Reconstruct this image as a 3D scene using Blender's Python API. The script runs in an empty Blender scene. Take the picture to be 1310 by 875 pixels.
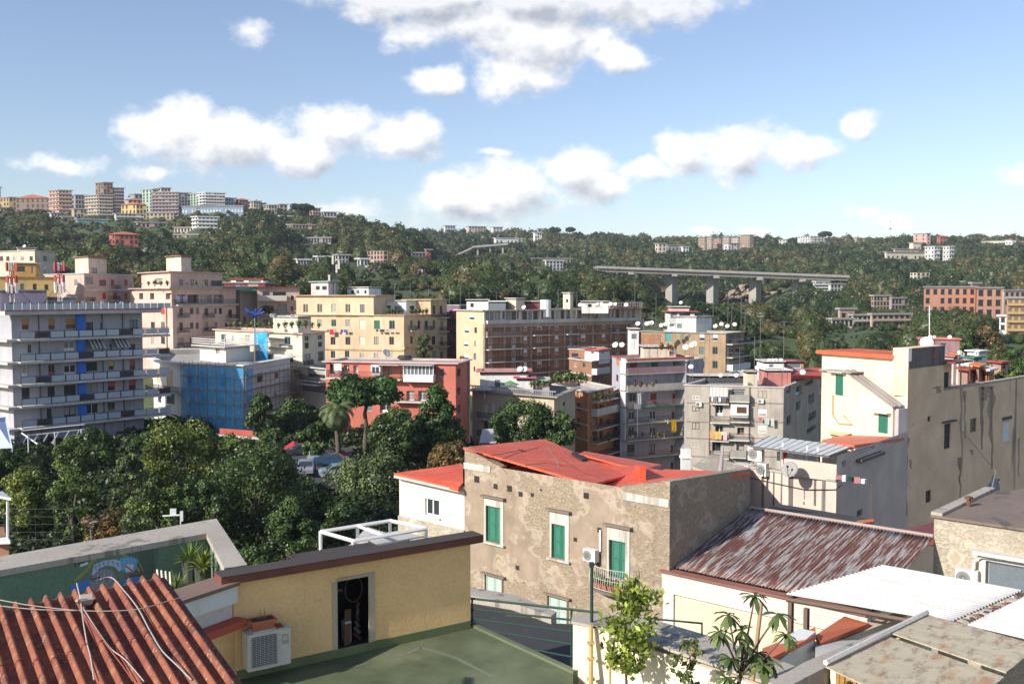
import bpy, math, random
import numpy as np
from mathutils import Vector, Matrix
R = math.radians
rng = random.Random(11)
nr = np.random.default_rng(11)
sc = bpy.context.scene
COL = sc.collection
# ------------------------------------------------------------------ camera
FPX, CX, CY, CAMZ = 1250.0, 655.0, 437.5, 35.0
TH = math.atan(62.5 / FPX)
CT, ST = math.cos(TH), math.sin(TH)
def ray(px, py):
    u = (px - CX) / FPX; v = (CY - py) / FPX
    return u, CT + v * ST, -ST + v * CT
def P(px, py, Y):
    a, b, c = ray(px, py); k = Y / b
    return Vector((a * k, Y, CAMZ + c * k))
def G(px, d, py=470):                       # plan point
    p = P(px, py, d); return Vector((p.x, p.y))
def Z(py, d): return P(CX, py, d).z
def proj(x, y, z):                          # world -> photo pixel
    z = z - CAMZ
    f = y * CT - z * ST; u = y * ST + z * CT
    return CX + FPX * x / f, CY - FPX * u / f
cam = bpy.data.cameras.new('camera'); co = bpy.data.objects.new('camera', cam); COL.objects.link(co)
co.location = (0, 0, CAMZ); co.rotation_euler = (math.pi / 2 - TH, 0, 0)
cam.sensor_width = 36; cam.lens = 36 * FPX / 1310; cam.clip_end = 8000; cam.clip_start = .1
sc.camera = co
# ------------------------------------------------------------------ materials
MATS = {}
def nm(name):
    m = bpy.data.materials.new(name); m.use_nodes = True
    nt = m.node_tree; b = nt.nodes['Principled BSDF']
    return m, nt, b
def N(nt, t, **kw):
    n = nt.nodes.new(t)
    for k, v in kw.items():
        if k in n.inputs: n.inputs[k].default_value = v
        else: setattr(n, k, v)
    return n
def L(nt, a, b): nt.links.new(a, b)
def noise(nt, co, scale, detail=4, mp=None, rough=.55):
    if mp is not None:
        m = N(nt, 'ShaderNodeMapping'); m.inputs['Scale'].default_value = mp; L(nt, co, m.inputs[0]); co = m.outputs[0]
    n = N(nt, 'ShaderNodeTexNoise'); n.inputs['Scale'].default_value = scale; n.inputs['Detail'].default_value = detail
    n.inputs['Roughness'].default_value = rough
    L(nt, co, n.inputs['Vector']); return n.outputs['Fac']
def ramp(nt, fac, stops):
    r = N(nt, 'ShaderNodeValToRGB'); e = r.color_ramp.elements
    while len(e) < len(stops): e.new(.5)
    for i, (p, c) in enumerate(stops):
        e[i].position = p
        e[i].color = (c, c, c, 1) if isinstance(c, (int, float)) else (*c, 1)
    L(nt, fac, r.inputs[0]); return r.outputs[0]
def mix(nt, fac, a, b, mode='MIX'):
    n = N(nt, 'ShaderNodeMix', data_type='RGBA', blend_type=mode)
    for s, v in ((0, fac), (6, a), (7, b)):
        if isinstance(v, (int, float)): n.inputs[s].default_value = v if s == 0 else (v, v, v, 1)
        elif isinstance(v, tuple): n.inputs[s].default_value = (*v, 1)
        else: L(nt, v, n.inputs[s])
    return n.outputs[2]
def bump(nt, b, h, s=.3, d=.02):
    n = N(nt, 'ShaderNodeBump'); n.inputs['Strength'].default_value = s; n.inputs['Distance'].default_value = d
    L(nt, h, n.inputs['Height']); L(nt, n.outputs[0], b.inputs['Normal'])
def M(name, col, rough=.85, var=.18, sc_=.5, streak=.25, bmp=.25, metal=0, alpha=1):
    """general weathered surface: blotches, rain streaks running down, fine grain"""
    if name in MATS: return MATS[name]
    if name.startswith('plaster'): streak *= 1.5; var *= 1.35
    m, nt, b = nm(name)
    tc = N(nt, 'ShaderNodeTexCoord').outputs['Object']
    n1 = noise(nt, tc, sc_, 6)
    c = mix(nt, ramp(nt, n1, [(.3, 0.), (.7, 1.)]), tuple(x * (1 - var) for x in col), tuple(min(1, x * (1 + var * .7)) for x in col))
    if streak:
        n2 = noise(nt, tc, 1.6, 4, (1, 1, .1))
        c = mix(nt, ramp(nt, n2, [(.5, 0.), (.75, streak)]), c, tuple(x * .45 for x in col))
    n3 = noise(nt, tc, 18, 3)
    c = mix(nt, .25, c, n3, 'OVERLAY')
    L(nt, c, b.inputs['Base Color']); b.inputs['Roughness'].default_value = rough; b.inputs['Metallic'].default_value = metal
    if bmp: bump(nt, b, n3, bmp, .01)
    if alpha < 1:
        tr = N(nt, 'ShaderNodeBsdfTransparent'); mx = N(nt, 'ShaderNodeMixShader'); mx.inputs[0].default_value = alpha
        L(nt, tr.outputs[0], mx.inputs[1]); L(nt, b.outputs[0], mx.inputs[2]); L(nt, mx.outputs[0], nt.nodes['Material Output'].inputs[0])
    MATS[name] = m; return m
def FLAT(name, col, rough=.6, metal=0, var=.08): return M(name, col, rough, var, 2.0, 0, 0, metal)
def leafmat(name, dark, light, brown=None):
    if name in MATS: return MATS[name]
    m, nt, b = nm(name)
    at = N(nt, 'ShaderNodeAttribute'); at.attribute_name = 'tint'
    st = [(0., dark), (.75, light), (1., tuple(min(1, x * 1.5) for x in light))]
    if brown: st = [(0., dark), (.55, light), (.8, brown), (1., tuple(x * 1.3 for x in brown))]
    c = ramp(nt, at.outputs['Fac'], st)
    df = N(nt, 'ShaderNodeBsdfDiffuse'); tl = N(nt, 'ShaderNodeBsdfTranslucent'); mx = N(nt, 'ShaderNodeMixShader'); mx.inputs[0].default_value = .22
    L(nt, c, df.inputs[0]); L(nt, c, tl.inputs[0]); L(nt, df.outputs[0], mx.inputs[1]); L(nt, tl.outputs[0], mx.inputs[2])
    gl = N(nt, 'ShaderNodeBsdfGlossy'); gl.inputs['Roughness'].default_value = .45; gl.inputs['Color'].default_value = (.5, .5, .5, 1)
    m2 = N(nt, 'ShaderNodeMixShader'); m2.inputs[0].default_value = .05
    L(nt, mx.outputs[0], m2.inputs[1]); L(nt, gl.outputs[0], m2.inputs[2])
    L(nt, m2.outputs[0], nt.nodes['Material Output'].inputs[0])
    MATS[name] = m; return m
# ------------------------------------------------------------------ object helpers
WL = {}
def tag(o, label=None, cat=None, group=None, kind=None):
    if label: o['label'] = label
    if cat: o['category'] = cat
    if group: o['group'] = group
    if kind: o['kind'] = kind
    return o
def empty(name, loc, label, cat, group=None):
    o = bpy.data.objects.new(name, None); COL.objects.link(o); o.location = loc; o.empty_display_size = .5
    WL[o] = Vector(loc); return tag(o, label, cat, group)
class MB:
    def __init__(s): s.v = []; s.f = []; s.m = []; s.uv = []
    def add(s, vs, fs, mi=0, uvs=None):
        n = len(s.v); s.v += [tuple(v) for v in vs]
        for i, f in enumerate(fs):
            s.f.append(tuple(k + n for k in f)); s.m.append(mi)
            s.uv.append([uvs[k] for k in f] if uvs else None)
    def quad(s, a, b, c, d, mi=0): s.add([a, b, c, d], [(0, 1, 2, 3)], mi)
    def hexa(s, p, mi=0):
        s.add(p, [(0, 3, 2, 1), (4, 5, 6, 7), (0, 1, 5, 4), (1, 2, 6, 5), (2, 3, 7, 6), (3, 0, 4, 7)], mi)
    def box(s, c, sz, rz=0, mi=0, tilt=None):
        x, y, z = (k / 2 for k in sz); ca, sa = math.cos(rz), math.sin(rz)
        ps = []
        for zz in (-z, z):
            for xx, yy in ((-x, -y), (x, -y), (x, y), (-x, y)):
                v = Vector((xx, yy, zz))
                if tilt: v = tilt @ v
                ps.append((c[0] + v.x * ca - v.y * sa, c[1] + v.x * sa + v.y * ca, c[2] + v.z))
        s.hexa(ps, mi)
    def fb(s, F, u0, u1, z0, z1, o0, o1, mi=0):      # box in facade coordinates
        s.hexa([F.w(u0, z0, o1), F.w(u1, z0, o1), F.w(u1, z0, o0), F.w(u0, z0, o0), F.w(u0, z1, o1), F.w(u1, z1, o1), F.w(u1, z1, o0), F.w(u0, z1, o0)], mi)
    def tube(s, pts, r, n=6, mi=0, r2=None):
        pts = [Vector(p) for p in pts]; k = len(pts); vs = []
        for i, p in enumerate(pts):
            t = (pts[min(i + 1, k - 1)] - pts[max(i - 1, 0)]).normalized()
            a = t.cross(Vector((0, 0, 1)) if abs(t.z) < .9 else Vector((1, 0, 0))).normalized(); b = t.cross(a)
            rr = r if r2 is None else r + (r2 - r) * i / (k - 1)
            for j in range(n):
                q = 2 * math.pi * j / n; vs.append(p + a * math.cos(q) * rr + b * math.sin(q) * rr)
        fs = [(i * n + j, i * n + (j + 1) % n, (i + 1) * n + (j + 1) % n, (i + 1) * n + j) for i in range(k - 1) for j in range(n)]
        fs += [tuple(range(n))[::-1], tuple((k - 1) * n + j for j in range(n))]
        s.add(vs, fs, mi)
    def poly(s, pts, z0, z1, mi=0, cap=True, mtop=None):  # vertical prism, ccw plan points
        n = len(pts); vs = [(p[0], p[1], z0) for p in pts] + [(p[0], p[1], z1) for p in pts]
        s.add(vs, [(i, (i + 1) % n, n + (i + 1) % n, n + i) for i in range(n)], mi)
        if cap: s.add(vs, [tuple(range(n, 2 * n)), tuple(range(n))[::-1]], mi if mtop is None else mtop)
    def slab(s, pts, th, mi=0):                          # thick plate from 3d corners (seen from above ccw)
        pts = [Vector(p) for p in pts]; n = len(pts)
        low = [p - Vector((0, 0, th)) for p in pts]
        s.add(pts + low, [tuple(range(n)), tuple(range(n, 2 * n))[::-1]] + [(i, n + i, n + (i + 1) % n, (i + 1) % n) for i in range(n)], mi)
    def build(s, name, mats, parent=None, loc=None, smooth=False, mesh_only=False):
        if not isinstance(mats, (list, tuple)): mats = [mats]
        if loc is None:
            if parent is not None: o0 = WL[parent]
            else:
                a = np.array(s.v); o0 = Vector((a[:, 0].mean(), a[:, 1].mean(), a[:, 2].min()))
        else: o0 = Vector(loc)
        me = bpy.data.meshes.new(name)
        a = np.array(s.v, dtype=float) - np.array(o0)
        me.from_pydata(a.tolist(), [], s.f)
        for m in mats:
            if m: me.materials.append(m)
        me.polygons.foreach_set('material_index', s.m)
        if any(u for u in s.uv):
            ul = me.uv_layers.new(name='UVMap'); k = 0; dat = []
            for u, f in zip(s.uv, s.f): dat += [c for q in (u or [(0, 0)] * len(f)) for c in q]
            ul.data.foreach_set('uv', dat)
        if smooth: me.polygons.foreach_set('use_smooth', [True] * len(s.f))
        me.update()
        if mesh_only: return me
        o = bpy.data.objects.new(name, me); COL.objects.link(o)
        if parent is not None:
            o.parent = parent; WL[o] = o0
            if loc is not None: o.location = o0 - WL[parent]
        else: o.location = o0; WL[o] = o0
        return o
class Fac:
    """vertical facade plane; left end a to right end b as seen from outside"""
    def __init__(s, a, b):
        s.a = Vector(a[:2]); s.b = Vector(b[:2]); s.len = (s.b - s.a).length; s.e = (s.b - s.a).normalized(); s.n = Vector((s.e.y, -s.e.x))
        s.rz = math.atan2(s.e.y, s.e.x)
    def w(s, u, z, o=0): q = s.a + s.e * u + s.n * o; return Vector((q.x, q.y, z))
    def uz(s, px, py, o=0):
        r = ray(px, py); A = s.a + s.n * o; k = (A.x * s.n.x + A.y * s.n.y) / (r[0] * s.n.x + r[1] * s.n.y)
        x, y = r[0] * k, r[1] * k
        return (x - A.x) * s.e.x + (y - A.y) * s.e.y, CAMZ + r[2] * k
def wallgrid(mb, F, z0, z1, rects, reveal=.18, mi=0, back=True):
    us = sorted({0., F.len} | {max(0, min(F.len, v)) for r in rects for v in (r[0], r[2])})
    zs = sorted({z0, z1} | {max(z0, min(z1, v)) for r in rects for v in (r[1], r[3])})
    inside = lambda u, z: any(r[0] < u < r[2] and r[1] < z < r[3] for r in rects)
    for i in range(len(us) - 1):
        for j in range(len(zs) - 1):
            if us[i + 1] - us[i] < 1e-5 or zs[j + 1] - zs[j] < 1e-5: continue
            if inside((us[i] + us[i + 1]) / 2, (zs[j] + zs[j + 1]) / 2): continue
            mb.quad(F.w(us[i], zs[j]), F.w(us[i + 1], zs[j]), F.w(us[i + 1], zs[j + 1]), F.w(us[i], zs[j + 1]), mi)
    for u0, a, u1, b in rects:
        q = [(u0, a), (u1, a), (u1, b), (u0, b)]
        for k in range(4):
            (x0, y0), (x1, y1) = q[k], q[(k + 1) % 4]
            mb.quad(F.w(x0, y0), F.w(x1, y1), F.w(x1, y1, -reveal), F.w(x0, y0, -reveal), mi)
        if back: mb.quad(F.w(u0, a, -reveal), F.w(u1, a, -reveal), F.w(u1, b, -reveal), F.w(u0, b, -reveal), mi)
GLASS = FLAT('window_glass', (.035, .045, .055), .12)
GLASSB = FLAT('pale_curtained_glass', (.16, .19, .21), .15)
CURT = FLAT('curtain_behind_glass', (.34, .32, .28), .4)
WHITE = M('white_paint', (.78, .77, .74), .6, .08, 1, .12, .1)
DARKM = FLAT('dark_metal', (.03, .03, .035), .5)
CONC = M('concrete', (.36, .34, .31), .9, .22, .5, .35, .4)
PALEC = M('pale_concrete', (.55, .52, .47), .9, .18, .5, .3, .3)
TCOL = {'w': (.78, .77, .74), 'g': (.02, .16, .10), 't': (.08, .30, .29), 'b': (.13, .07, .045), 'o': (.50, .20, .06), 'r': (.42, .09, .05), 'k': (.03, .03, .035),
        'y': (.62, .45, .2), 'l': (.5, .52, .55), 's': (.36, .46, .40), 'd': (.20, .15, .11), 'e': (.72, .68, .58), 'u': (.03, .08, .32)}
def tm(k): return FLAT('joinery_' + k, TCOL[k], .55)
WC = {}
def window_mesh(w, h, st, c):
    va = rng.choice((0, 0, 1, 2)) if st in 'pgd' else 0; key = (round(w, 1), round(h, 1), st, c, va)
    if key in WC: return WC[key]
    w, h = max(key[0], .3), max(key[1], .3); fr = MB(); pn = MB(); t = .07
    L0 = (0, 0, 0)
    def bx(mb, x0, x1, z0, z1, y0, y1, mi=0): mb.box(((x0 + x1) / 2, (y0 + y1) / 2, (z0 + z1) / 2), (x1 - x0, y1 - y0, z1 - z0), 0, mi)
    bx(fr, -w / 2, -w / 2 + t, 0, h, 0, .06); bx(fr, w / 2 - t, w / 2, 0, h, 0, .06)
    bx(fr, -w / 2 + t, w / 2 - t, 0, t, 0, .06); bx(fr, -w / 2 + t, w / 2 - t, h - t, h, 0, .06)
    if st in 'pd' and w > .7: bx(fr, -.04, .04, t, h - t, -.005, .055)
    if st == 'd': bx(fr, -w / 2 + t, -.04, t, h * .28, .005, .05); bx(fr, .04, w / 2 - t, t, h * .28, .005, .05)
    if st == 's':                       # closed louvred shutters
        n = max(3, int(h / .09)) if h < 3 else 20
        for x0, x1 in ((-w / 2 + .01, -.008), (.008, w / 2 - .01)):
            bx(pn, x0, x1, .01, h - .01, .02, .045)
            if (w < 3): 
                for q in (x0, x1 - .07): bx(pn, q, q + .07, .01, h - .01, -.02, .02)
                for q in (.01, h * .5 - .04, h - .09): bx(pn, x0 + .07, x1 - .07, q, q + .08, -.02, .02)
                for i in range(n):
                    z = .1 + (h - .2) * (i + .5) / n
                    pn.box(((x0 + x1) / 2, 0.005, z), (x1 - x0 - .14, .012, (h - .2) / n * .95), 0, 0, Matrix.Rotation(R(-35), 3, 'X'))
        k = 'shutter'
    elif st == 'r':                     # roller blind half down
        bx(pn, -w / 2 + t, w / 2 - t, t, h * .45, .03, .05, 1); bx(pn, -w / 2 + t, w / 2 - t, h * .45, h - t, .012, .03, 0)
        k = 'roller_blind'
    else:
        bx(pn, -w / 2 + t, w / 2 - t, t, h - t, .025, .04); k = 'pane'
    fm = tm('w') if st == 's' else tm(c)
    if st == 's' : fm = tm(c)
    a = fr.build('window', [fm], mesh_only=True, loc=L0)
    b = pn.build(k, [tm(c), GLASS] if st in 'sr' else [(GLASSB if c in 'wl' and st == 'g' else GLASS) if va == 0 else (GLASSB if va == 1 else CURT)], mesh_only=True, loc=L0)
    WC[key] = (a, b, k); return WC[key]
def window(root, F, u, z, w, h, st='p', c='w', o=-.1, sub=True, label=None):
    a, b, k = window_mesh(w, h, st, c)
    nme = {'s': 'shuttered_window', 'd': 'balcony_door'}.get(st, 'window')
    p = F.w(u, z, o); ob = bpy.data.objects.new(nme, a); COL.objects.link(ob); ob.parent = root
    ob.location = p - WL[root]; ob.rotation_euler = (0, 0, F.rz)
    ch = bpy.data.objects.new(k, b); COL.objects.link(ch); ch.parent = ob
    WL[ob] = p
    if label: ob['label'] = label
    return ob
def offset(pts, d):                       # inward offset of ccw polygon
    n = len(pts); out = []
    for i in range(n):
        a, b, c = pts[i - 1], pts[i], pts[(i + 1) % n]
        e1 = (b - a).normalized(); e2 = (c - b).normalized(); n1 = Vector((-e1.y, e1.x)); n2 = Vector((-e2.y, e2.x))
        k = (n1 + n2); k = k / max(.2, k.length_squared) * 2
        out.append(b + k * d)
    return out
def rows(xs, y0, y1, w, st='p', c='w'): return [(x - w / 2, y0, x + w / 2, y1, st, c) for x in xs]
class Bld:
    def __init__(s, name, label, chain, top, bot, wall, roof=None, back=12, wins=(), group=None, par=.8, cor=.25, cmat=None, cat='building', foot=None, recess=.18):
        """chain: plan corners (px, depth) left to right; top: photo row of the roof edge at chain[0]"""
        pts = [G(*c) if not isinstance(c, Vector) else c for c in chain]
        if len(pts) == 2:
            f = Fac(pts[0], pts[1]); ft = pts + [pts[1] - f.n * back, pts[0] - f.n * back]
        elif len(pts) == 3: ft = pts + [pts[0] + pts[2] - pts[1]]
        else: ft = pts
        nf = len(pts) - 1 if len(pts) < 4 else len(pts)
        if foot: ft = foot
        s.zt = top if isinstance(top, float) else Z(top, pts[0].y)
        s.zb = bot; s.ft = ft
        s.root = empty(name, (ft[0].x, ft[0].y, bot), label, cat, group)
        s.F = [Fac(ft[i], ft[(i + 1) % len(ft)]) for i in range(len(ft))]
        mb = MB(); s.rects = {}
        for i, f in enumerate(s.F):
            rc = []
            for wd in (wins[i] if i < len(wins) else []):
                x0, y0, x1, y1, st, c = wd
                ua, za = f.uz(x0, y1); ub, zb = f.uz(x1, y0)
                if zb > s.zt - .1: zb = s.zt - .1
                if ub - ua < .2 or zb - za < .2: continue
                rc.append((ua, za, ub, zb)); window(s.root, f, (ua + ub) / 2, za, ub - ua, zb - za, st, c, -recess * .5)
            wallgrid(mb, f, bot, s.zt, rc, recess)
        s.wall = mb.build('wall', wall, s.root)
        r = MB(); ins = offset(ft, .3)
        if par > 0:
            r.poly(ins, s.zt - par - .2, s.zt - par, 0); n = len(ft)
            for i in range(n):
                a, b = ins[i], ins[(i + 1) % n]
                r.quad((b.x, b.y, s.zt - par), (a.x, a.y, s.zt - par), (a.x, a.y, s.zt), (b.x, b.y, s.zt), 0)
        else: r.poly(ft, s.zt - .3, s.zt - .004, 0)
        r.build('roof', roof or CONC, s.root)
        if cor > 0:
            c = MB(); oo = offset(ft, -cor); n = len(ft); zz = s.zt
            vs = [(p.x, p.y, z) for z in (zz, zz + .16) for p in oo] + [(p.x, p.y, z) for z in (zz, zz + .16) for p in ins]
            for i in range(n):
                j = (i + 1) % n
                c.add(vs, [(i, j, n + j, n + i), (n + i, n + j, 3 * n + j, 3 * n + i), (2 * n + j, 2 * n + i, 3 * n + i, 3 * n + j), (j, i, 2 * n + i, 2 * n + j)])
            c.build('cornice', cmat or PALEC, s.root)
    def band(s, i, py, th=.2, pr=.12, mat=None, name='string_course'):
        f = s.F[i]; _, z = f.uz(*proj(*f.w(0, 0).xy, Z(py, f.a.y))[:1], py); m = MB(); m.fb(f, -.05, f.len + .05, z - th / 2, z + th / 2, -.05, pr)
        return m.build(name, mat or PALEC, s.root)
    def balc(s, i, px0, px1, py, proj_=1.2, rh=1., rail='bars', slab=None, rm=None, th=.2, wrap=0, z=None):
        f = s.F[i]; u0, z0 = f.uz(px0, py); u1, _ = f.uz(px1, py)
        if z is not None: z0 = z
        m = MB(); m.fb(f, u0, u1 + wrap, z0 - th, z0, -.02, proj_); b = m.build('balcony', slab or PALEC, s.root)
        r = MB(); rm = rm or DARKM; u1 += wrap
        if rail == 'bars':
            r.fb(f, u0, u1, z0 + rh - .05, z0 + rh, proj_ - .08, proj_ - .03)
            n = max(3, int((u1 - u0) / .16))
            if n > 70: n = 70
            for k in range(n + 1):
                u = u0 + .02 + (u1 - u0 - .04) * k / n; r.fb(f, u - .015, u + .015, z0, z0 + rh - .05, proj_ - .07, proj_ - .04)
            for uu in (u0, u1 - .04):
                for q in range(4): o = proj_ * (q + .5) / 4.3; r.fb(f, uu, uu + .04, z0, z0 + rh - .05, o - .015, o + .015)
                r.fb(f, uu, uu + .04, z0 + rh - .05, z0 + rh, 0, proj_ - .08)
        elif rail == 'solid':
            r.fb(f, u0, u1, z0, z0 + rh, proj_ - .12, proj_ + .02)
            r.fb(f, u0, u0 + .1, z0, z0 + rh, 0, proj_ - .12); r.fb(f, u1 - .1, u1, z0, z0 + rh, 0, proj_ - .12)
        elif rail == 'panel':                   # posts and pale panels with gaps
            n = max(2, int((u1 - u0) / 1.9))
            for k in range(n):
                a = u0 + (u1 - u0) * k / n; c = u0 + (u1 - u0) * (k + 1) / n
                r.fb(f, a + .1, c - .1, z0 + .14, z0 + rh - .1, proj_ - .07, proj_ - .04, 1 if (k * 7 + int(z0)) % 6 else 0)
                r.fb(f, a - .03, a + .03, z0, z0 + rh, proj_ - .1, proj_ - .02)
            r.fb(f, u0, u1, z0 + rh - .04, z0 + rh + .02, proj_ - .1, proj_ - .01)
        r.build('railing', [rm, FLAT('pale_panel', (.45, .50, .54), .3)], b)
        return b
def rail_pts(mb, pts, h, r=.02, n=3, mi=0, posts=True):
    pts = [Vector(p) for p in pts]
    for k in range(n):
        z = Vector((0, 0, h * (k + 1) / n)); mb.tube([p + z for p in pts], r, 5, mi)
    if posts:
        for p in pts: mb.tube([p, p + Vector((0, 0, h))], r * 1.2, 5, mi)
def prop(name, mb, mats, label, cat, group=None, smooth=False, kind=None):
    return tag(mb.build(name, mats, smooth=smooth), label, cat, group, kind)
def sheet(c00, c10, c11, c01, waves, amp, nv, across=None, prof=None, seg=6):
    """corrugated sheet: corners seen from above; waves run along c00->c01"""
    m = MB(); c = [Vector(q) for q in (c00, c10, c11, c01)]
    nrm = (c[1] - c[0]).cross(c[3] - c[0]).normalized()
    if nrm.z < 0: nrm = -nrm
    W = (c[1] - c[0]).length; H = (c[3] - c[0]).length; nu = waves * seg; vs = []; uv = []
    for j in range(nv + 1):
        t = j / nv
        for i in range(nu + 1):
            q = i / nu; a = c[0].lerp(c[1], q); b = c[3].lerp(c[2], q); p = a.lerp(b, t)
            ph = q * waves * 2 * math.pi
            k = prof(ph) if prof else .5 + .5 * math.sin(ph)
            vs.append(p + nrm * amp * k); uv.append((q * W, t * H))
    fs = [(j * (nu + 1) + i, j * (nu + 1) + i + 1, (j + 1) * (nu + 1) + i + 1, (j + 1) * (nu + 1) + i) for j in range(nv) for i in range(nu)]
    m.add(vs, fs, 0, uv); return m
def thick(o, t=.012):
    md = o.modifiers.new('thickness', 'SOLIDIFY'); md.thickness = t; md.offset = -1; return o
def quads_obj(name, q, tint, mat, parent=None, loc=(0, 0, 0), tris=None, ttint=None, mat2=None):
    """q: (n,4,3) array of leaf quads; tris: (m,3,3) core faces"""
    n = len(q); m = 0 if tris is None else len(tris)
    co = q.reshape(-1, 3)
    if m: co = np.concatenate([co, tris.reshape(-1, 3)])
    co = co - np.array(loc)
    me = bpy.data.meshes.new(name); me.vertices.add(len(co)); me.vertices.foreach_set('co', co.astype(np.float32).ravel())
    me.loops.add(len(co)); me.loops.foreach_set('vertex_index', np.arange(len(co), dtype=np.int32))
    me.polygons.add(n + m)
    st = np.concatenate([np.arange(n) * 4, n * 4 + np.arange(m) * 3]).astype(np.int32)
    me.polygons.foreach_set('loop_start', st)
    at = me.attributes.new('tint', 'FLOAT', 'FACE')
    tt = tint if not m else np.concatenate([tint, ttint])
    me.update(calc_edges=True); me.validate()
    at = me.attributes['tint']; at.data.foreach_set('value', np.clip(tt, 0, 1).astype(np.float32))
    me.materials.append(mat)
    o = bpy.data.objects.new(name, me); COL.objects.link(o)
    if parent is not None: o.parent = parent; o.location = Vector(loc) - WL[parent]
    else: o.location = loc
    WL[o] = Vector(loc); return o
def leaf_quads(c, nrm, s, asp=1.4):
    n = len(c); a = np.cross(nrm, nr.normal(size=(n, 3))); a /= np.linalg.norm(a, axis=1)[:, None] + 1e-9
    b = np.cross(nrm, a); b /= np.linalg.norm(b, axis=1)[:, None] + 1e-9
    s = np.broadcast_to(np.asarray(s), (n,))[:, None] * .5
    a = a * s * asp; b = b * s
    return np.stack([c - a - b * .25, c + b * -1.0, c + a + b * .25, c + b], axis=1)
# ------------------------------------------------------------------ light and sky
SUN_EL, SUN_AZ = R(28), math.atan2(-.80, -.60)
S = Vector((math.sin(SUN_AZ) * math.cos(SUN_EL), math.cos(SUN_AZ) * math.cos(SUN_EL), math.sin(SUN_EL)))
sl = bpy.data.lights.new('sun', 'SUN'); sl.energy = 4.8; sl.angle = R(.53); sl.color = (1, .93, .84)
so = bpy.data.objects.new('sun', sl); COL.objects.link(so); so.rotation_euler = S.to_track_quat('Z', 'Y').to_euler(); so.location = (0, -20, 120)
wd = bpy.data.worlds.new('World'); sc.world = wd; wd.use_nodes = True; nt = wd.node_tree
sky = N(nt, 'ShaderNodeTexSky'); sky.sky_type = 'NISHITA'; sky.sun_disc = False; sky.sun_elevation = SUN_EL; sky.sun_rotation = SUN_AZ % (2 * math.pi)
sky.altitude = 100; sky.air_density = 1.0; sky.dust_density = .7; sky.ozone_density = 1.4
bg = nt.nodes['Background']; bg.inputs['Strength'].default_value = 1.0
def VM(op, a, b=None):
    n = N(nt, 'ShaderNodeVectorMath', operation=op)
    for i, v in enumerate((a, b)):
        if v is None: continue
        if isinstance(v, tuple): n.inputs[i].default_value = v
        else: L(nt, v, n.inputs[i])
    return n.outputs['Value'] if op in ('LENGTH', 'DOT_PRODUCT') else n.outputs[0]
def MA(op, a, b=None, c=None, clamp=False):
    n = N(nt, 'ShaderNodeMath', operation=op); n.use_clamp = clamp
    for i, v in enumerate((a, b, c)):
        if v is None: continue
        if isinstance(v, (int, float)): n.inputs[i].default_value = v
        else: L(nt, v, n.inputs[i])
    return n.outputs[0]
tcg = N(nt, 'ShaderNodeTexCoord').outputs['Generated']
sep = N(nt, 'ShaderNodeSeparateXYZ'); L(nt, tcg, sep.inputs[0])
yy = MA('MAXIMUM', sep.outputs[1], .02)
cmb = N(nt, 'ShaderNodeCombineXYZ'); L(nt, MA('DIVIDE', sep.outputs[0], yy), cmb.inputs[0]); L(nt, MA('DIVIDE', sep.outputs[2], yy), cmb.inputs[1])
uvw = cmb.outputs[0]
# cumulus: (photo x, y, half width, half height) turned into sky directions
CL = [(225, 162, 72, 46), (300, 188, 98, 42), (372, 205, 60, 24), (430, 170, 50, 36), (500, 182, 62, 34), (530, 165, 34, 26), (560, -6, 190, 34), (720, -4, 220, 44),
      (690, 50, 130, 50), (655, 100, 50, 32), (790, 70, 45, 24), (555, 105, 40, 20), (590, 30, 100, 35), (575, 255, 45, 34), (650, 245, 82, 42), (740, 218, 62, 30), (770, 240, 50, 30),
      (870, 198, 50, 28), (945, 194, 80, 38), (1025, 198, 50, 27), (1100, 162, 32, 22), (1115, 276, 26, 11), (1297, 228, 32, 17), (1150, 283, 28, 9),
      (455, 264, 44, 15), (320, 30, 27, 19), (960, 296, 42, 10), (900, 302, 28, 8), (92, 210, 52, 13), (195, 214, 40, 14), (812, 222, 46, 20), (600, 262, 60, 26), (400, 196, 40, 26), (635, 198, 26, 7)]
def density(pv):
    wob = N(nt, 'ShaderNodeTexNoise'); wob.inputs['Scale'].default_value = 9; wob.inputs['Detail'].default_value = 2; L(nt, pv, wob.inputs['Vector'])
    d = VM('MULTIPLY', VM('SUBTRACT', wob.outputs['Color'], (.5, .5, .5)), (.07, .045, 0)); q = VM('ADD', pv, d)
    best = None
    for x, y, rx, ry in CL:
        r = ray(x, y); u0, v0 = r[0] / r[1], r[2] / r[1]
        e = MA('SUBTRACT', 1.0, VM('LENGTH', VM('MULTIPLY', VM('SUBTRACT', q, (u0, v0, 0)), (1250 / rx / 1.12, 1250 / ry / 1.12, 0))))
        if ry < 20: e = MA('MULTIPLY', e, .55)
        best = e if best is None else MA('SMOOTH_MAX', best, e, .18)
    n1 = N(nt, 'ShaderNodeTexNoise'); n1.inputs['Scale'].default_value = 21; n1.inputs['Detail'].default_value = 10; n1.inputs['Roughness'].default_value = .60
    L(nt, VM('MULTIPLY', pv, (1, 1.25, 1)), n1.inputs['Vector'])
    return MA('ADD', best, MA('MULTIPLY', MA('SUBTRACT', n1.outputs['Fac'], .5), 1.7)), n1.outputs['Fac']
d0, nf = density(uvw)
d1, _ = density(VM('ADD', uvw, (-.012, .018, 0)))
front = MA('GREATER_THAN', sep.outputs[1], .05)
alpha = N(nt, 'ShaderNodeMapRange'); alpha.interpolation_type = 'SMOOTHSTEP'; alpha.inputs[1].default_value = -.02; alpha.inputs[2].default_value = .55; L(nt, d0, alpha.inputs[0])
al = MA('MULTIPLY', MA('MULTIPLY', alpha.outputs[0], front), .96)
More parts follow.
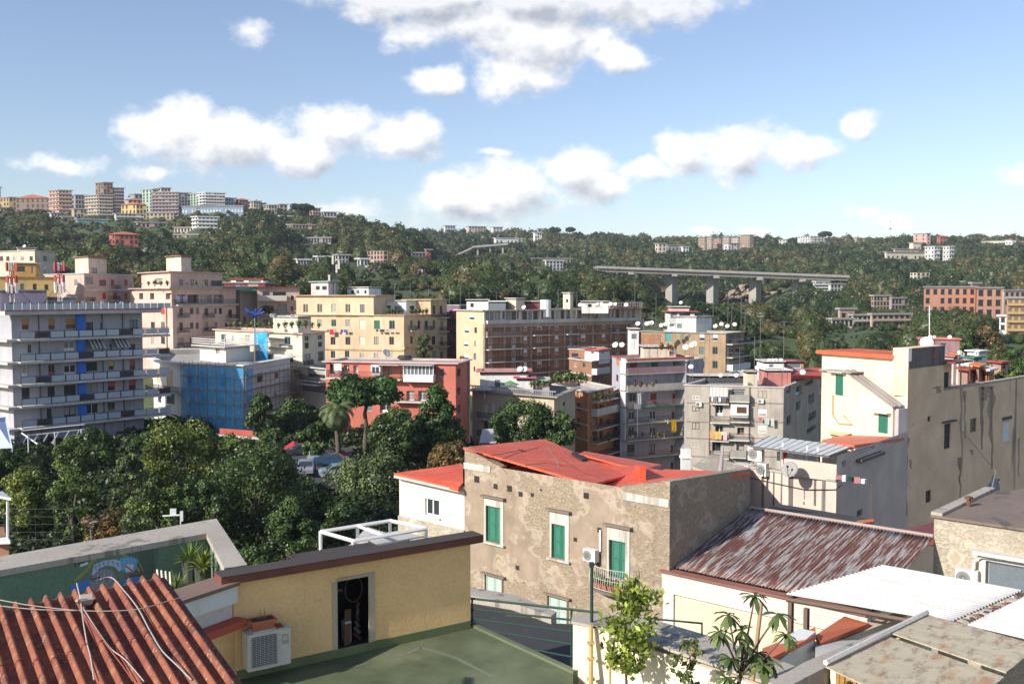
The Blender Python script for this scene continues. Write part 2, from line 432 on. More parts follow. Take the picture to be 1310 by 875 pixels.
sh = N(nt, 'ShaderNodeMapRange'); sh.interpolation_type = 'SMOOTHSTEP'; sh.inputs[1].default_value = .25; sh.inputs[2].default_value = 1.25; L(nt, d1, sh.inputs[0])
# thick tops of the cloud overhead leave its underside grey
ub = N(nt, 'ShaderNodeMapRange'); ub.inputs[1].default_value = ray(0, 75)[2]; ub.inputs[2].default_value = ray(0, 5)[2]
L(nt, MA('DIVIDE', sep.outputs[2], yy), ub.inputs[0])
shd = MA('ADD', MA('ADD', MA('MULTIPLY', MA('SUBTRACT', d1, d0), .95), MA('ADD', MA('MULTIPLY', sh.outputs[0], .28), .12), clamp=True), MA('MULTIPLY', ub.outputs[0], .3), clamp=True)
ccol = ramp(nt, shd, [(0., (.86, .86, .86)), (.4, (.66, .67, .70)), (1., (.38, .41, .47))])
hs = N(nt, 'ShaderNodeHueSaturation'); hs.inputs['Saturation'].default_value = .93; L(nt, sky.outputs[0], hs.inputs['Color'])
skc = VM('MULTIPLY', hs.outputs[0], (.117, .117, .127))
# thin veil of high cirrus haze whitens the lower left sky
fin = mix(nt, al, skc, ccol)
L(nt, fin, bg.inputs['Color'])
wd.cycles.sampling_method = 'MANUAL'; wd.cycles.sample_map_resolution = 512
sc.view_settings.view_transform = 'Standard'; sc.view_settings.look = 'None'; sc.view_settings.exposure = .42; sc.view_settings.gamma = 1
sc.cycles.use_denoising = True; sc.cycles.max_bounces = 5; sc.cycles.transparent_max_bounces = 8; sc.cycles.volume_bounces = 0
sc.cycles.diffuse_bounces = 3; sc.cycles.glossy_bounces = 2; sc.cycles.sample_clamp_indirect = 6
# ------------------------------------------------------------------ terrain
TC = {-400: [(240, 390), (320, 352), (450, 322), (600, 295), (720, 275), (780, 270), (1000, 290), (1700, 330)],
      0: [(250, 378), (320, 350), (450, 318), (600, 290), (720, 272), (780, 268), (1000, 290), (1700, 330)],
      150: [(250, 378), (330, 350), (450, 325), (600, 298), (700, 282), (780, 272), (1000, 290), (1700, 330)],
      300: [(250, 380), (350, 348), (480, 318), (620, 288), (720, 272), (780, 268), (1000, 290), (1700, 330)],
      400: [(250, 382), (350, 355), (450, 338), (560, 318), (680, 290), (760, 277), (950, 300), (1300, 310), (1700, 330)],
      480: [(250, 383), (350, 357), (450, 342), (560, 324), (680, 304), (760, 290), (950, 305), (1300, 305), (1700, 330)],
      530: [(250, 385), (400, 355), (500, 339), (600, 324), (700, 311), (760, 306), (900, 325), (1100, 312), (1300, 301), (1700, 320)],
      568: [(250, 385), (400, 360), (500, 349), (600, 344), (700, 339), (760, 338), (900, 330), (1100, 314), (1300, 303), (1700, 320)],
      650: [(250, 388), (400, 369), (520, 356), (700, 342), (900, 326), (1100, 312), (1300, 303), (1700, 320)],
      780: [(250, 396), (420, 378), (560, 365), (700, 350), (900, 331), (1100, 316), (1300, 308), (1700, 320)],
      880: [(250, 412), (420, 402), (560, 394), (640, 390), (700, 378), (760, 356), (900, 337), (1100, 321), (1300, 312), (1700, 320)],
      960: [(250, 428), (400, 410), (520, 398), (580, 393), (660, 385), (720, 362), (900, 337), (1100, 321), (1300, 312), (1700, 320)],
      1020: [(250, 436), (400, 420), (480, 402), (560, 388), (640, 366), (720, 352), (900, 337), (1100, 321), (1300, 312), (1700, 320)],
      1080: [(250, 436), (400, 414), (500, 392), (600, 370), (650, 362), (760, 349), (900, 337), (1100, 321), (1300, 312), (1700, 320)],
      1200: [(250, 440), (400, 422), (480, 408), (560, 388), (640, 363), (760, 348), (900, 334), (1100, 320), (1300, 311), (1700, 320)],
      1310: [(250, 442), (400, 428), (480, 412), (560, 390), (640, 364), (760, 348), (900, 332), (1100, 318), (1300, 309), (1700, 320)],
      1700: [(250, 442), (400, 428), (480, 412), (560, 390), (640, 364), (760, 348), (900, 332), (1100, 318), (1300, 309), (1700, 320)]}
TK = sorted(TC)
NEARZ = ([-400, 500, 600, 700, 800, 1700], [14.5, 14.5, 12, 7, 3, 2])
DG = np.array([0, 20, 40, 60, 80, 100, 120, 140, 160, 180, 200, 220, 240, 260, 285, 310, 340, 370, 400, 430, 460, 490, 520, 550, 580, 610, 640, 670, 700, 730, 760, 800, 850, 900, 960, 1020, 1080, 1150, 1220, 1300, 1400, 1550, 1700], float)
TT = np.zeros((len(TK), len(DG)))
for i, k in enumerate(TK):
    zn = np.interp(k, *NEARZ); ds = [0, 185] + [a for a, _ in TC[k]] + [4500]; zs = [zn, zn] + [Z(b, a) for a, b in TC[k]] + [20]
    TT[i] = np.interp(DG, ds, zs)
def ground(px, d):
    i = min(max(np.searchsorted(TK, px) - 1, 0), len(TK) - 2); t = min(max((px - TK[i]) / (TK[i + 1] - TK[i]), 0), 1); t = t * t * (3 - 2 * t)
    return float(np.interp(d, DG, TT[i]) * (1 - t) + np.interp(d, DG, TT[i + 1]) * t)
def gz(x, y): return ground(CX + FPX * x / max(y, 1), y)
def find_d(px, py, lo=240, hi=1300):
    best = None
    for d in np.arange(lo, hi, 5.):
        z = ground(px, d); q = CY - (CY - (CY - FPX * ((d * ST + (z - CAMZ) * CT) / (d * CT - (z - CAMZ) * ST))))
        if best is None or abs(q - py) < best[0]: best = (abs(q - py), d)
        if q <= py: return d
    return best[1]
pxs = np.linspace(-380, 1680, 207); vs = []
for d in DG:
    for p in pxs:
        dd = max(d, .5); x = (p - CX) / FPX * dd
        if d < 60: x = (p - CX) / FPX * 60
        z = ground(p, d) + (nr.normal() * min(1.5, (d - 240) / 150) if d > 260 else 0)
        vs.append((x, d - (60 if d == 0 else 0), z))
nx = len(pxs); g = MB()
g.add(vs, [(j * nx + i, j * nx + i + 1, (j + 1) * nx + i + 1, (j + 1) * nx + i) for j in range(len(DG) - 1) for i in range(nx - 1)])
gm, gnt, gb = nm('hillside_earth_and_scrub')
tcx = N(gnt, 'ShaderNodeTexCoord').outputs['Object']
L(gnt, ramp(gnt, noise(gnt, tcx, .12, 10, rough=.7), [(.3, (.03, .055, .015)), (.5, (.06, .09, .025)), (.64, (.09, .10, .04)), (.76, (.15, .12, .07))]), gb.inputs['Base Color']); gb.inputs['Roughness'].default_value = 1
o = g.build('ground', gm, loc=(0, 0, 0), smooth=True); o['kind'] = 'structure'
# ------------------------------------------------------------------ plants
TRUNK = M('bark', (.12, .09, .065), .95, .3, 3, 0, .6)
LM = {'dark': leafmat('leaf_dark', (.016, .036, .012), (.095, .155, .04)), 'mid': leafmat('leaf_mid', (.02, .04, .012), (.14, .21, .045)),
      'yellow': leafmat('leaf_yellow_green', (.03, .05, .012), (.20, .24, .045)), 'pale': leafmat('leaf_pale', (.03, .05, .02), (.17, .22, .08)),
      'brown': leafmat('leaf_autumn', (.04, .04, .015), (.15, .12, .04), (.30, .15, .05)), 'pine': leafmat('leaf_pine', (.012, .03, .010), (.07, .14, .03))}
def tree(px, py, d, wpx, kind='round', lm='dark', label='', zb=None, name='tree', n=46, leaf=None, group='garden trees below the houses', hpx=None, lp=105, cat='tree'):
    q = P(px, py, d); g0 = ground(px, d) if zb is None else zb
    H = max(q.z - g0, 1.5); a = wpx / FPX * d / 2; root = empty(name, (q.x, d, g0), label, cat, group)
    b = (hpx / FPX * d / 2) if hpx else min(H * .5, a * 2.2)
    b = min(b, H * .52)
    if kind == 'col': b = hpx / FPX * d / 2 if hpx else H * .48
    cz = H - b; c = []; c0 = np.array([q.x, d, g0])
    if kind == 'umbrella':
        b = hpx / FPX * d / 2; cz = H - b
    for _ in range(n):
        v = nr.normal(size=3); v /= np.linalg.norm(v); r = nr.uniform(.45, .92) ** .8
        if kind == 'umbrella' and v[2] < 0: v[2] *= .25
        k = np.array([a * v[0] * r, a * v[1] * r, b * v[2] * r])
        if kind == 'col': k[:2] *= max(.35, 1 - max(0, v[2] * r) * .75)
        c.append(k + [0, 0, cz])
    c = np.array(c); rc = a * (.30 if kind != 'umbrella' else .24); s = leaf or max(.13, .0021 * d)
    m = int(lp * 1.95 * (1 if kind != 'umbrella' else 1.2)); tot = n * m
    v = nr.normal(size=(tot, 3)); v /= np.linalg.norm(v, axis=1)[:, None]
    rad = rc * nr.uniform(.55, 1.1, size=(tot, 1)) * np.repeat(nr.uniform(.7, 1.25, n), m)[:, None]
    p = np.repeat(c, m, 0) + v * rad * [1, 1, .8 if kind != 'umbrella' else .55]
    nn = v + nr.normal(size=(tot, 3)) * .55 + [0, 0, .3]; nn /= np.linalg.norm(nn, axis=1)[:, None]
    t = np.repeat(nr.uniform(.1, .75, n), m) + nr.normal(size=tot) * .16
    Q = leaf_quads(p + c0, nn, s * nr.uniform(.6, 1.3, tot))
    quads_obj('crown', Q, t, LM[lm], root, tuple(c0))
    tb = MB(); top = cz - b * .2; wob = [Vector((q.x + rng.uniform(-.06, .06) * a, d + rng.uniform(-.06, .06) * a, g0 + top * k / 4)) for k in range(5)]
    tb.tube(wob, max(.12, a * .075), 8, 0, max(.07, a * .04))
    for k in range(7 if kind != 'col' else 3):
        e = c[rng.randrange(n)] * [.75, .75, .95] + c0; st = wob[rng.choice((2, 3, 4))] if kind != 'umbrella' else wob[4]
        md = st.lerp(Vector(e), .5) + Vector((0, 0, -.06 * a)); tb.tube([st, md, Vector(e)], max(.06, a * .03), 6, 0, .03)
    tb.build('trunk', TRUNK, root, smooth=True)
    return root
def palm(px, py, d, wpx, label, zb=None, nf=46):
    q = P(px, py, d); g0 = ground(px, d) if zb is None else zb; a = wpx / FPX * d / 2; H = q.z - g0 - a * .55
    root = empty('palm_tree', (q.x, d, g0), label, 'tree', 'garden trees below the houses')
    tb = MB(); tb.tube([(q.x + .12 * math.sin(k), d, g0 + H * k / 5) for k in range(6)], .34, 9, 0, .26)
    for k in range(26): tb.tube([(q.x + .3 * math.cos(k * 2.4), d + .3 * math.sin(k * 2.4), g0 + H - 1.3 + k * .05), (q.x + .5 * math.cos(k * 2.4), d + .5 * math.sin(k * 2.4), g0 + H - 1.15 + k * .05)], .06, 4)
    tb.build('trunk', TRUNK, root)
    qs = []; ti = []
    for k in range(nf):
        az = k * 2.399; up = 1.35 - 1.9 * k / nf; Lr = a * nr.uniform(.95, 1.15); pos = np.array([q.x, d, g0 + H]); dr = up
        prev = pos; seg = 9
        for j in range(seg):
            dv = np.array([math.cos(az) * math.cos(dr), math.sin(az) * math.cos(dr), math.sin(dr)]); nx_ = prev + dv * Lr / seg; dr -= .26
            side = np.array([-math.sin(az), math.cos(az), 0]); wl = a * .20 * math.sin(math.pi * (j + .8) / (seg + 1)) + .04
            for sgn in (1, -1):
                for h in (0, .33, .66):
                    b0 = prev + dv * Lr / seg * h; tip = b0 + side * sgn * wl + dv * wl * .5 - np.array([0, 0, wl * .35]); w_ = dv * Lr / seg * .17
                    qs.append([b0 - w_, b0 + w_, tip + w_ * .3, tip - w_ * .3]); ti.append(nr.uniform(.3, .9) - .3 * (k / nf))
            prev = nx_
    quads_obj('fronds', np.array(qs), np.array(ti), LM['pale'], root, (q.x, d, g0)); return root
# ------------------------------------------------------------------ hillside houses
def hm(name, c): return M('render_' + name, c, .9, .12, .12, .18, 0)
HC = {'tan': (.42, .33, .24), 'ochre': (.47, .31, .15), 'brown': (.24, .17, .13), 'grey': (.30, .29, .28), 'white': (.66, .66, .64), 'pink': (.50, .33, .27), 'red': (.42, .12, .09),
      'beige': (.46, .40, .32), 'blue': (.20, .30, .38), 'teal': (.16, .28, .29), 'yellow': (.55, .42, .17), 'cream': (.62, .54, .42), 'green': (.36, .48, .38), 'mauve': (.33, .27, .28), 'brick': (.55, .28, .18), 'pale': (.50, .50, .50)}
REDT = M('terracotta_tiles', (.38, .13, .07), .9, .2, .4, 0, .3)
HZ = []
def house(x0, xm, x1, yt, yb, col, nr_, c1, c2, label, roof='flat', d=None, dep=None, col2=None, wc='k', name='house', ang=-.25, cat='house', group='houses on the wooded hill', ws=1.0, bal=0, shift=0):
    """two visible fronts meet at photo column xm; x0..x1 is the width in the photo; stands where the slope is seen at row yb"""
    if d is None: d = find_d((x0 + x1) / 2, yb)
    d += shift
    zb = min(ground(x0, d), ground(x1, d)) - 6; zt = Z(yt, d); HZ.append((x0, x1, d, yt, yb))
    wl = (xm - x0) / FPX * d; wr = (x1 - xm) / FPX * d
    if wl < .5: pts = [G(x0, d), G(x1, d + ang * wr * .45)]
    elif wr < .5: pts = [G(x0, d + ang * wl * .45), G(x1, d)]
    else: pts = [G(x0, d + wl * .6), G(xm, d), G(x1, d + wr * .28)]
    if len(pts) == 2: bv = Vector((((x0 + x1) / 2 - CX) / FPX, 1)).normalized() * (dep or 10); ft = pts + [pts[1] + bv, pts[0] + bv]
    else: ft = pts + [pts[0] + pts[2] - pts[1]]
    root = empty(name, (ft[0].x, ft[0].y, zb), label, cat, group)
    w = MB(); w.poly(ft, zb, zt, 0); W_ = w.build('wall', [hm(col, HC[col])], root)
    r = MB()
    if roof == 'flat':
        o_ = offset(ft, -.5 if d < 900 else -.8); r.poly(o_, zt, zt + .7, 0); r.build('roof', hm('grey', HC['grey']) if col != 'white' else hm('pale', HC['pale']), root)
    elif roof == 'red':
        o_ = offset(ft, -.7); cc = sum((Vector((p.x, p.y)) for p in ft), Vector((0, 0))) / 4; h = (yb - yt) / FPX * d * .22
        e = [(p.x, p.y, zt) for p in o_] + [(cc.x, cc.y, zt + h)]; r.add(e, [(0, 1, 4), (1, 2, 4), (2, 3, 4), (3, 0, 4), (3, 2, 1, 0)]); r.build('roof', REDT, root)
    elif roof == 'none': r = None
    H = (yb - yt) / FPX * d; fi = 0
    wm = FLAT('far_window_' + wc, TCOL.get(wc, (.05, .05, .06)), .3)
    for k in range(len(pts) - 1):
        F_ = Fac(pts[k], pts[k + 1]); nc = (c1 if k == 0 else c2) if len(pts) == 3 else (c1 or c2)
        if not nc: continue
        me = None
        for i in range(nr_):
            z = zt - H * (i + .72) / nr_
            if bal:
                m = MB(); m.fb(F_, .1, F_.len - .1, z - .35, z - .1, 0, .9 * bal); m.fb(F_, .1, F_.len - .1, z - .1, z + .5, .8 * bal, .9 * bal); m.build('balcony', hm(col, HC[col]), root)
            for j in range(nc):
                if (i * 5 + j * 3 + int(x0)) % 11 == 0: continue
                u = F_.len * (j + .5) / nc; ww = min(1.5 * ws, F_.len / nc * .55); hh = min(1.9 * ws, H / nr_ * .55)
                if me is None:
                    m = MB(); m.box((0, 0, hh / 2), (ww, .12, hh)); m.box((0, -.04, hh + .1), (ww + .3, .3, .12)); m.box((0, -.04, -.08), (ww + .3, .3, .1)); me = m.build('window', [wm], mesh_only=True, loc=(0, 0, 0))
                p = F_.w(u, z, .03); ob = bpy.data.objects.new('window', me); COL.objects.link(ob); ob.parent = root; ob.location = p - WL[root]; ob.rotation_euler = (0, 0, F_.rz)
    return root
A = 'city blocks on the hilltop'
house(-14, -6, 7, 240, 264, 'pale', 5, 0, 3, 'pale grey tower cut off by the left edge of the hilltop skyline', name='tower_block', cat='building', group=A, d=770)
house(6, 17, 27, 253, 275, 'ochre', 4, 3, 2, 'orange ochre block beside the pale tower at the far left skyline', group=A, d=765, name='apartment_block', cat='building')
house(25, 25, 69, 254, 280, 'brown', 4, 7, 0, 'long low rusty brown block left of the pinkish tower on the hilltop', group=A, d=750, name='apartment_block', cat='building', roof='red')
house(68, 80, 97, 244, 284, 'pink', 8, 3, 4, 'pinkish tower with dark lower floors, third tall one from left on hilltop', group=A, d=735, name='tower_block', cat='building', bal=1)
house(95, 101, 116, 250, 284, 'grey', 6, 1, 4, 'grey green block squeezed between pinkish tower and beige banded tower', group=A, d=770, name='apartment_block', cat='building')
house(114, 131, 149, 250, 284, 'beige', 8, 5, 5, 'beige banded tower in front of the tallest brown tower', group=A, d=735, name='tower_block', cat='building', bal=1)
house(127, 137, 149, 234, 262, 'brown', 7, 3, 3, 'tallest brown tower of the hilltop skyline', group=A, d=775, name='tower_block', cat='building')
house(148, 150, 163, 241, 275, 'mauve', 8, 0, 4, 'dark mauve tower attached to the right of the tallest tower', group=A, d=778, name='tower_block', cat='building', bal=1)
house(159, 178, 191, 262, 280, 'yellow', 3, 4, 3, 'yellow villa with stepped terraces and red roof among grey hilltop blocks', roof='red', group=A, d=715, name='villa')
house(164, 168, 185, 256, 266, 'tan', 2, 0, 3, 'small tan upper house rising behind the yellow villa', roof='red', group=A, d=740)
house(171, 176, 187, 249, 266, 'grey', 3, 0, 2, 'small grey block left of the green striped tower', group=A, d=780, name='apartment_block', cat='building')
house(186, 199, 205, 243, 275, 'green', 8, 3, 1, 'pale green striped tower beside the wide grey brown block', group=A, d=765, name='tower_block', cat='building')
house(198, 198, 232, 247, 286, 'mauve', 9, 8, 0, 'widest grey brown tower block of the hilltop with banded floors', group=A, d=735, name='tower_block', cat='building', bal=1)
house(202, 210, 222, 241, 252, 'beige', 3, 2, 3, 'beige rounded top storeys above the widest grey brown block', group=A, d=765, name='apartment_block', cat='building')
house(222, 224, 247, 247, 268, 'grey', 5, 0, 6, 'grey brown block behind and right of the widest tower', group=A, d=780, name='apartment_block', cat='building')
house(247, 258, 262, 248, 265, 'green', 5, 3, 1, 'white block with pale green end at left of the stepped white terraces', group=A, d=760, name='apartment_block', cat='building')
house(258, 266, 291, 247, 266, 'white', 5, 2, 7, 'stepped white apartment terraces on the hilltop', group=A, d=755, name='apartment_block', cat='building', bal=1.6)
house(288, 292, 305, 254, 267, 'pale', 3, 0, 4, 'grey block at the right end of the stepped white terraces', group=A, d=765, name='apartment_block', cat='building')
house(304, 309, 320, 256, 268, 'brown', 3, 1, 3, 'small brown house right of the white hilltop terraces', group=A, d=768, roof='red')
house(320, 327, 336, 258, 269, 'beige', 3, 2, 3, 'beige house at the right end of the hilltop city', group=A, d=768)
house(236, 236, 314, 265, 275, 'blue', 1, 20, 0, 'long low blue grey flat building below the white hilltop terraces', group=A, d=715, name='long_building', cat='building', wc='l')
house(150, 152, 188, 274, 296, 'pale', 5, 0, 7, 'grey block with balconies under the yellow villa', group=A, d=690, name='apartment_block', cat='building', bal=1)
house(190, 190, 226, 273, 294, 'tan', 5, 7, 0, 'tan block under the widest grey brown tower', group=A, d=690, name='apartment_block', cat='building')
house(178, 179, 216, 285, 298, 'pink', 2, 0, 7, 'long pink house on the slope above the dark trees', group=A, d=640)
house(101, 103, 143, 281, 302, 'teal', 3, 0, 9, 'blue green glass fronted hall on the left slope', group=A, d=660, name='long_building', cat='building', wc='t')
house(68, 70, 81, 273, 298, 'pale', 6, 0, 3, 'narrow pale grey block left of the glass fronted hall', group=A, d=680, name='apartment_block', cat='building')
house(81, 84, 99, 278, 296, 'beige', 3, 0, 4, 'beige block with flat white roof between grey block and glass hall', group=A, d=695)
house(96, 99, 115, 268, 284, 'tan', 3, 0, 4, 'small tan house under the grey green block', group=A, d=712)
house(0, 2, 14, 266, 280, 'tan', 2, 0, 3, 'small brown house half hidden by trees at far left slope', d=720)
house(143, 150, 180, 300, 319, 'red', 3, 2, 5, 'red house with red roof among trees on the left slope', roof='red', shift=-10)
house(249, 256, 281, 278, 297, 'white', 4, 2, 5, 'white blue villa alone on the left hillside', ws=1, bal=1, name='villa')
house(226, 226, 250, 292, 298, 'cream', 1, 6, 0, 'low cream garden terrace building left of the white villa')
house(225, 226, 256, 301, 306, 'tan', 1, 0, 6, 'low tan terrace building under the white villa')
house(340, 346, 357, 263, 277, 'beige', 3, 2, 3, 'beige block on the ridge left of the ridge umbrella pine', d=762)
house(357, 360, 370, 262, 276, 'tan', 3, 1, 2, 'tan block directly left of the ridge umbrella pine', d=768)
house(398, 402, 412, 267, 279, 'pink', 3, 1, 3, 'pinkish house on the ridge right of the umbrella pine', d=762)
house(413, 416, 432, 272, 283, 'pale', 2, 1, 4, 'pale house stepping down the ridge, rightmost of the ridge houses', d=755)
house(358, 361, 376, 277, 284, 'white', 2, 1, 3, 'small white house just below the ridge pine', d=735)
house(471, 491, 497, 321, 338, 'pink', 3, 5, 1, 'ruined pinkish tower house with empty windows standing on the cliff', roof='none', name='ruined_house', shift=-6)
house(458, 462, 471, 332, 341, 'white', 1, 1, 2, 'white shed against the ruined tower house', shift=-8)
house(430, 434, 447, 327, 338, 'pale', 2, 1, 3, 'grey cube house left of the ruined tower house')
house(405, 408, 425, 329, 336, 'white', 1, 1, 5, 'white greenhouse sheds among trees in mid slope', name='greenhouse')
house(380, 382, 397, 333, 339, 'white', 1, 0, 4, 'low white sheds left of the greenhouse sheds', name='shed')
house(392, 392, 425, 305, 312, 'grey', 1, 9, 0, 'grey arcade wall on the terraced vineyard', name='arcade', shift=-5)
house(370, 376, 404, 288, 294, 'tan', 1, 2, 7, 'tan garden pavilion with pillars on the upper slope', name='pavilion', shift=-5)
house(544, 546, 552, 320, 331, 'red', 2, 0, 2, 'narrow red house in the valley fold between two hills')
house(526, 528, 545, 324, 331, 'mauve', 1, 0, 4, 'low dark house left of the narrow red house')
house(556, 558, 567, 328, 333, 'pink', 1, 0, 3, 'tiny salmon pink house at foot of the road ramp')
house(568, 570, 583, 289, 297, 'pale', 2, 0, 4, 'small grey block on the far skyline, first right of the fold', d=1290, dep=25)
house(597, 600, 622, 290, 297, 'beige', 2, 0, 6, 'long beige block on the far skyline, middle of three', d=1290, dep=25)
house(628, 631, 643, 291, 298, 'pale', 2, 0, 3, 'grey block on the far skyline, third right of the fold', d=1290, dep=25)
house(682, 684, 693, 298, 309, 'white', 3, 0, 3, 'white tower house below the far umbrella pines', d=1150)
house(687, 688, 693, 293, 301, 'grey', 2, 0, 1, 'dark grey turret behind the white tower house', d=1250)
house(655, 658, 680, 306, 310, 'white', 1, 0, 5, 'low white sheds left of the white tower house', d=1150, name='shed')
house(632, 634, 662, 305, 312, 'white', 1, 0, 6, 'long pale hall above the road ramp', d=1120, name='long_building', cat='building')
house(697, 698, 720, 334, 350, 'white', 4, 0, 5, 'white blue cube house in the trees above the tan apartment block', ws=1.1, shift=-6)
house(683, 684, 691, 343, 348, 'ochre', 1, 0, 2, 'tiny ochre hut left of the white cube house', name='hut', shift=-6)
house(678, 680, 733, 331, 337, 'tan', 1, 0, 12, 'long brown retaining building behind the white cube house', name='long_building', cat='building', shift=4)
house(837, 841, 851, 312, 326, 'cream', 3, 1, 2, 'cream tower house among trees left of centre right slope', shift=-10)
house(851, 853, 872, 314, 322, 'grey', 1, 1, 4, 'grey house touching the cream tower house', shift=-4)
house(870, 872, 880, 316, 323, 'white', 2, 0, 2, 'tiny white house right of the grey house in the trees')
for i, (a, b, t, c, l) in enumerate([(892, 904, 304, 'tan', 'tan block at the left end of the sunlit hilltop row'), (903, 911, 303, 'beige', 'narrow beige block second in the sunlit hilltop row'), (911, 924, 306, 'pink', 'pinkish block third in the sunlit hilltop row'),
     (923, 934, 303, 'beige', 'beige block at the middle of the sunlit hilltop row'), (934, 946, 304, 'cream', 'cream block right of the middle of the sunlit hilltop row'), (945, 962, 301, 'tan', 'tan block at the right end of the sunlit hilltop row')]):
    house(a, a + (b - a) * .7, b, t, 324 - i % 3 * 2, c, 6, 4, 2, l, name='apartment_block', cat='building', group='sunlit row on the right hilltop', d=1150 - 12 * (i % 2), bal=.8)
house(924, 930, 944, 312, 321, 'pale', 3, 1, 4, 'grey block in front of the sunlit hilltop row', name='apartment_block', cat='building', group='sunlit row on the right hilltop', d=1095)
house(1018, 1034, 1052, 303, 313, 'white', 3, 5, 4, 'white block with balconies on the right skyline', d=1240, bal=1.2, name='apartment_block', cat='building')
house(994, 1003, 1005, 307, 313, 'pale', 2, 2, 0, 'small pale house left of the white skyline block', d=1250)
house(1052, 1054, 1062, 307, 312, 'pale', 1, 0, 2, 'small house under the lone pine of the right skyline', d=1240)
house(1090, 1093, 1106, 305, 309, 'beige', 1, 0, 3, 'low beige house on the right skyline between two groves', d=1270)
house(1165, 1182, 1187, 299, 313, 'pink', 3, 2, 1, 'square salmon villa on the right skyline', d=1200, name='villa')
house(1195, 1199, 1210, 303, 312, 'red', 2, 1, 3, 'red roofed house right of the salmon villa', roof='red', d=1200)
house(1160, 1165, 1175, 311, 322, 'cream', 1, 0, 2, 'cream terrace house below the salmon villa', d=1120)
house(1180, 1192, 1199, 316, 336, 'white', 4, 3, 2, 'left one of the twin white villas on the right slope', name='villa', bal=1, group='twin white villas', shift=-20)
house(1203, 1211, 1217, 316, 337, 'white', 4, 2, 2, 'right one of the twin white villas on the right slope', name='villa', bal=1, group='twin white villas', shift=-20)
house(1129, 1131, 1182, 323, 333, 'cream', 1, 0, 9, 'long cream stone terrace with arches left of the twin villas', name='terrace_building', cat='building', shift=-12)
house(1140, 1142, 1172, 319, 326, 'tan', 1, 0, 6, 'upper stone terrace building behind the cream arches', name='terrace_building', cat='building', shift=6)
house(1162, 1170, 1187, 349, 358, 'cream', 2, 2, 3, 'small roofless cream house just above the hill road', roof='none', name='ruined_house', shift=-6)
house(1246, 1290, 1312, 308, 314, 'cream', 1, 8, 4, 'long cream wall of buildings at the right end of the skyline', d=1240, name='long_building', cat='building')
house(1282, 1290, 1296, 307, 314, 'white', 1, 2, 1, 'small white house with tiled roof at the right end of the skyline', roof='red', d=1180)
house(1039, 1042, 1058, 361, 373, 'white', 3, 1, 4, 'white stepped house below the right end of the viaduct', bal=1, shift=-10)
house(1058, 1061, 1078, 364, 374, 'pale', 2, 0, 4, 'pale flat house right of the white stepped house', shift=-10)
house(1113, 1116, 1136, 379, 398, 'tan', 3, 1, 5, 'tan flat house with terrace above the stepped tan complex', shift=-10)
house(1135, 1139, 1156, 382, 398, 'mauve', 2, 0, 4, 'dark pink house attached right of the tan flat house', shift=-10)
C_ = 'stepped tan complex on the right slope'
house(1059, 1063, 1090, 409, 430, 'cream', 2, 1, 5, 'cream stepped houses at the left end of the tan complex', group=C_, d=352, name='terraced_house')
house(1071, 1073, 1092, 396, 412, 'tan', 1, 0, 2, 'raised tan cube with arched window over the stepped complex', group=C_, d=366, name='terraced_house')
house(1088, 1090, 1114, 404, 430, 'beige', 3, 0, 4, 'beige terraced house in the middle of the stepped complex', group=C_, d=358, bal=1.2, name='terraced_house')
house(1112, 1114, 1163, 403, 430, 'tan', 3, 0, 7, 'long tan terraced house with grassy roof at right end of complex', group=C_, d=356, bal=1.2, name='terraced_house')
B_ = 'old brick palazzo on the right slope'
house(1180, 1181, 1246, 368, 402, 'brick', 3, 0, 7, 'long left wing of the brick palazzo with three rows of windows', group=B_, d=470, name='palazzo', cat='building', ws=1.15, ang=.2)
house(1239, 1241, 1251, 363, 402, 'brown', 3, 0, 1, 'dark stair tower between the two brick wings', group=B_, d=474, name='stair_tower', cat='building')
house(1247, 1248, 1280, 369, 407, 'brick', 3, 0, 3, 'tall right wing of the brick palazzo', group=B_, d=462, name='palazzo', cat='building', ws=1.5, ang=.2)
house(1280, 1282, 1316, 372, 392, 'tan', 2, 0, 5, 'tan building behind the ochre house at the right edge', d=500, name='apartment_block', cat='building')
house(1286, 1287, 1318, 382, 436, 'ochre', 5, 0, 4, 'ochre house with white corners at the right edge', d=330, name='townhouse', wc='d', bal=1)
house(1277, 1286, 1288, 405, 434, 'white', 3, 1, 0, 'white side house against the ochre house at the right edge', d=334, name='townhouse')
# two little umbrella pines etc on ridges
for px, py, w, hp, l in [(385, 262, 32, 7, 'wide umbrella pine on the ridge above the left slope'), (709, 292, 18, 5, 'umbrella pine on the far skyline above the white tower house'),
                         (729, 292, 11, 5, 'smaller umbrella pine right of the one on the far skyline'), (1056, 306 - 9, 15, 6, 'lone umbrella pine beside the white skyline block')]:
    d = 740 if px < 500 else 1230
    tree(px, py, d, w, 'umbrella', 'pine', l, name='umbrella_pine', n=26, lp=60, leaf=d * .0022, hpx=hp, group='umbrella pines on the skyline', zb=ground(px, d) - 1)
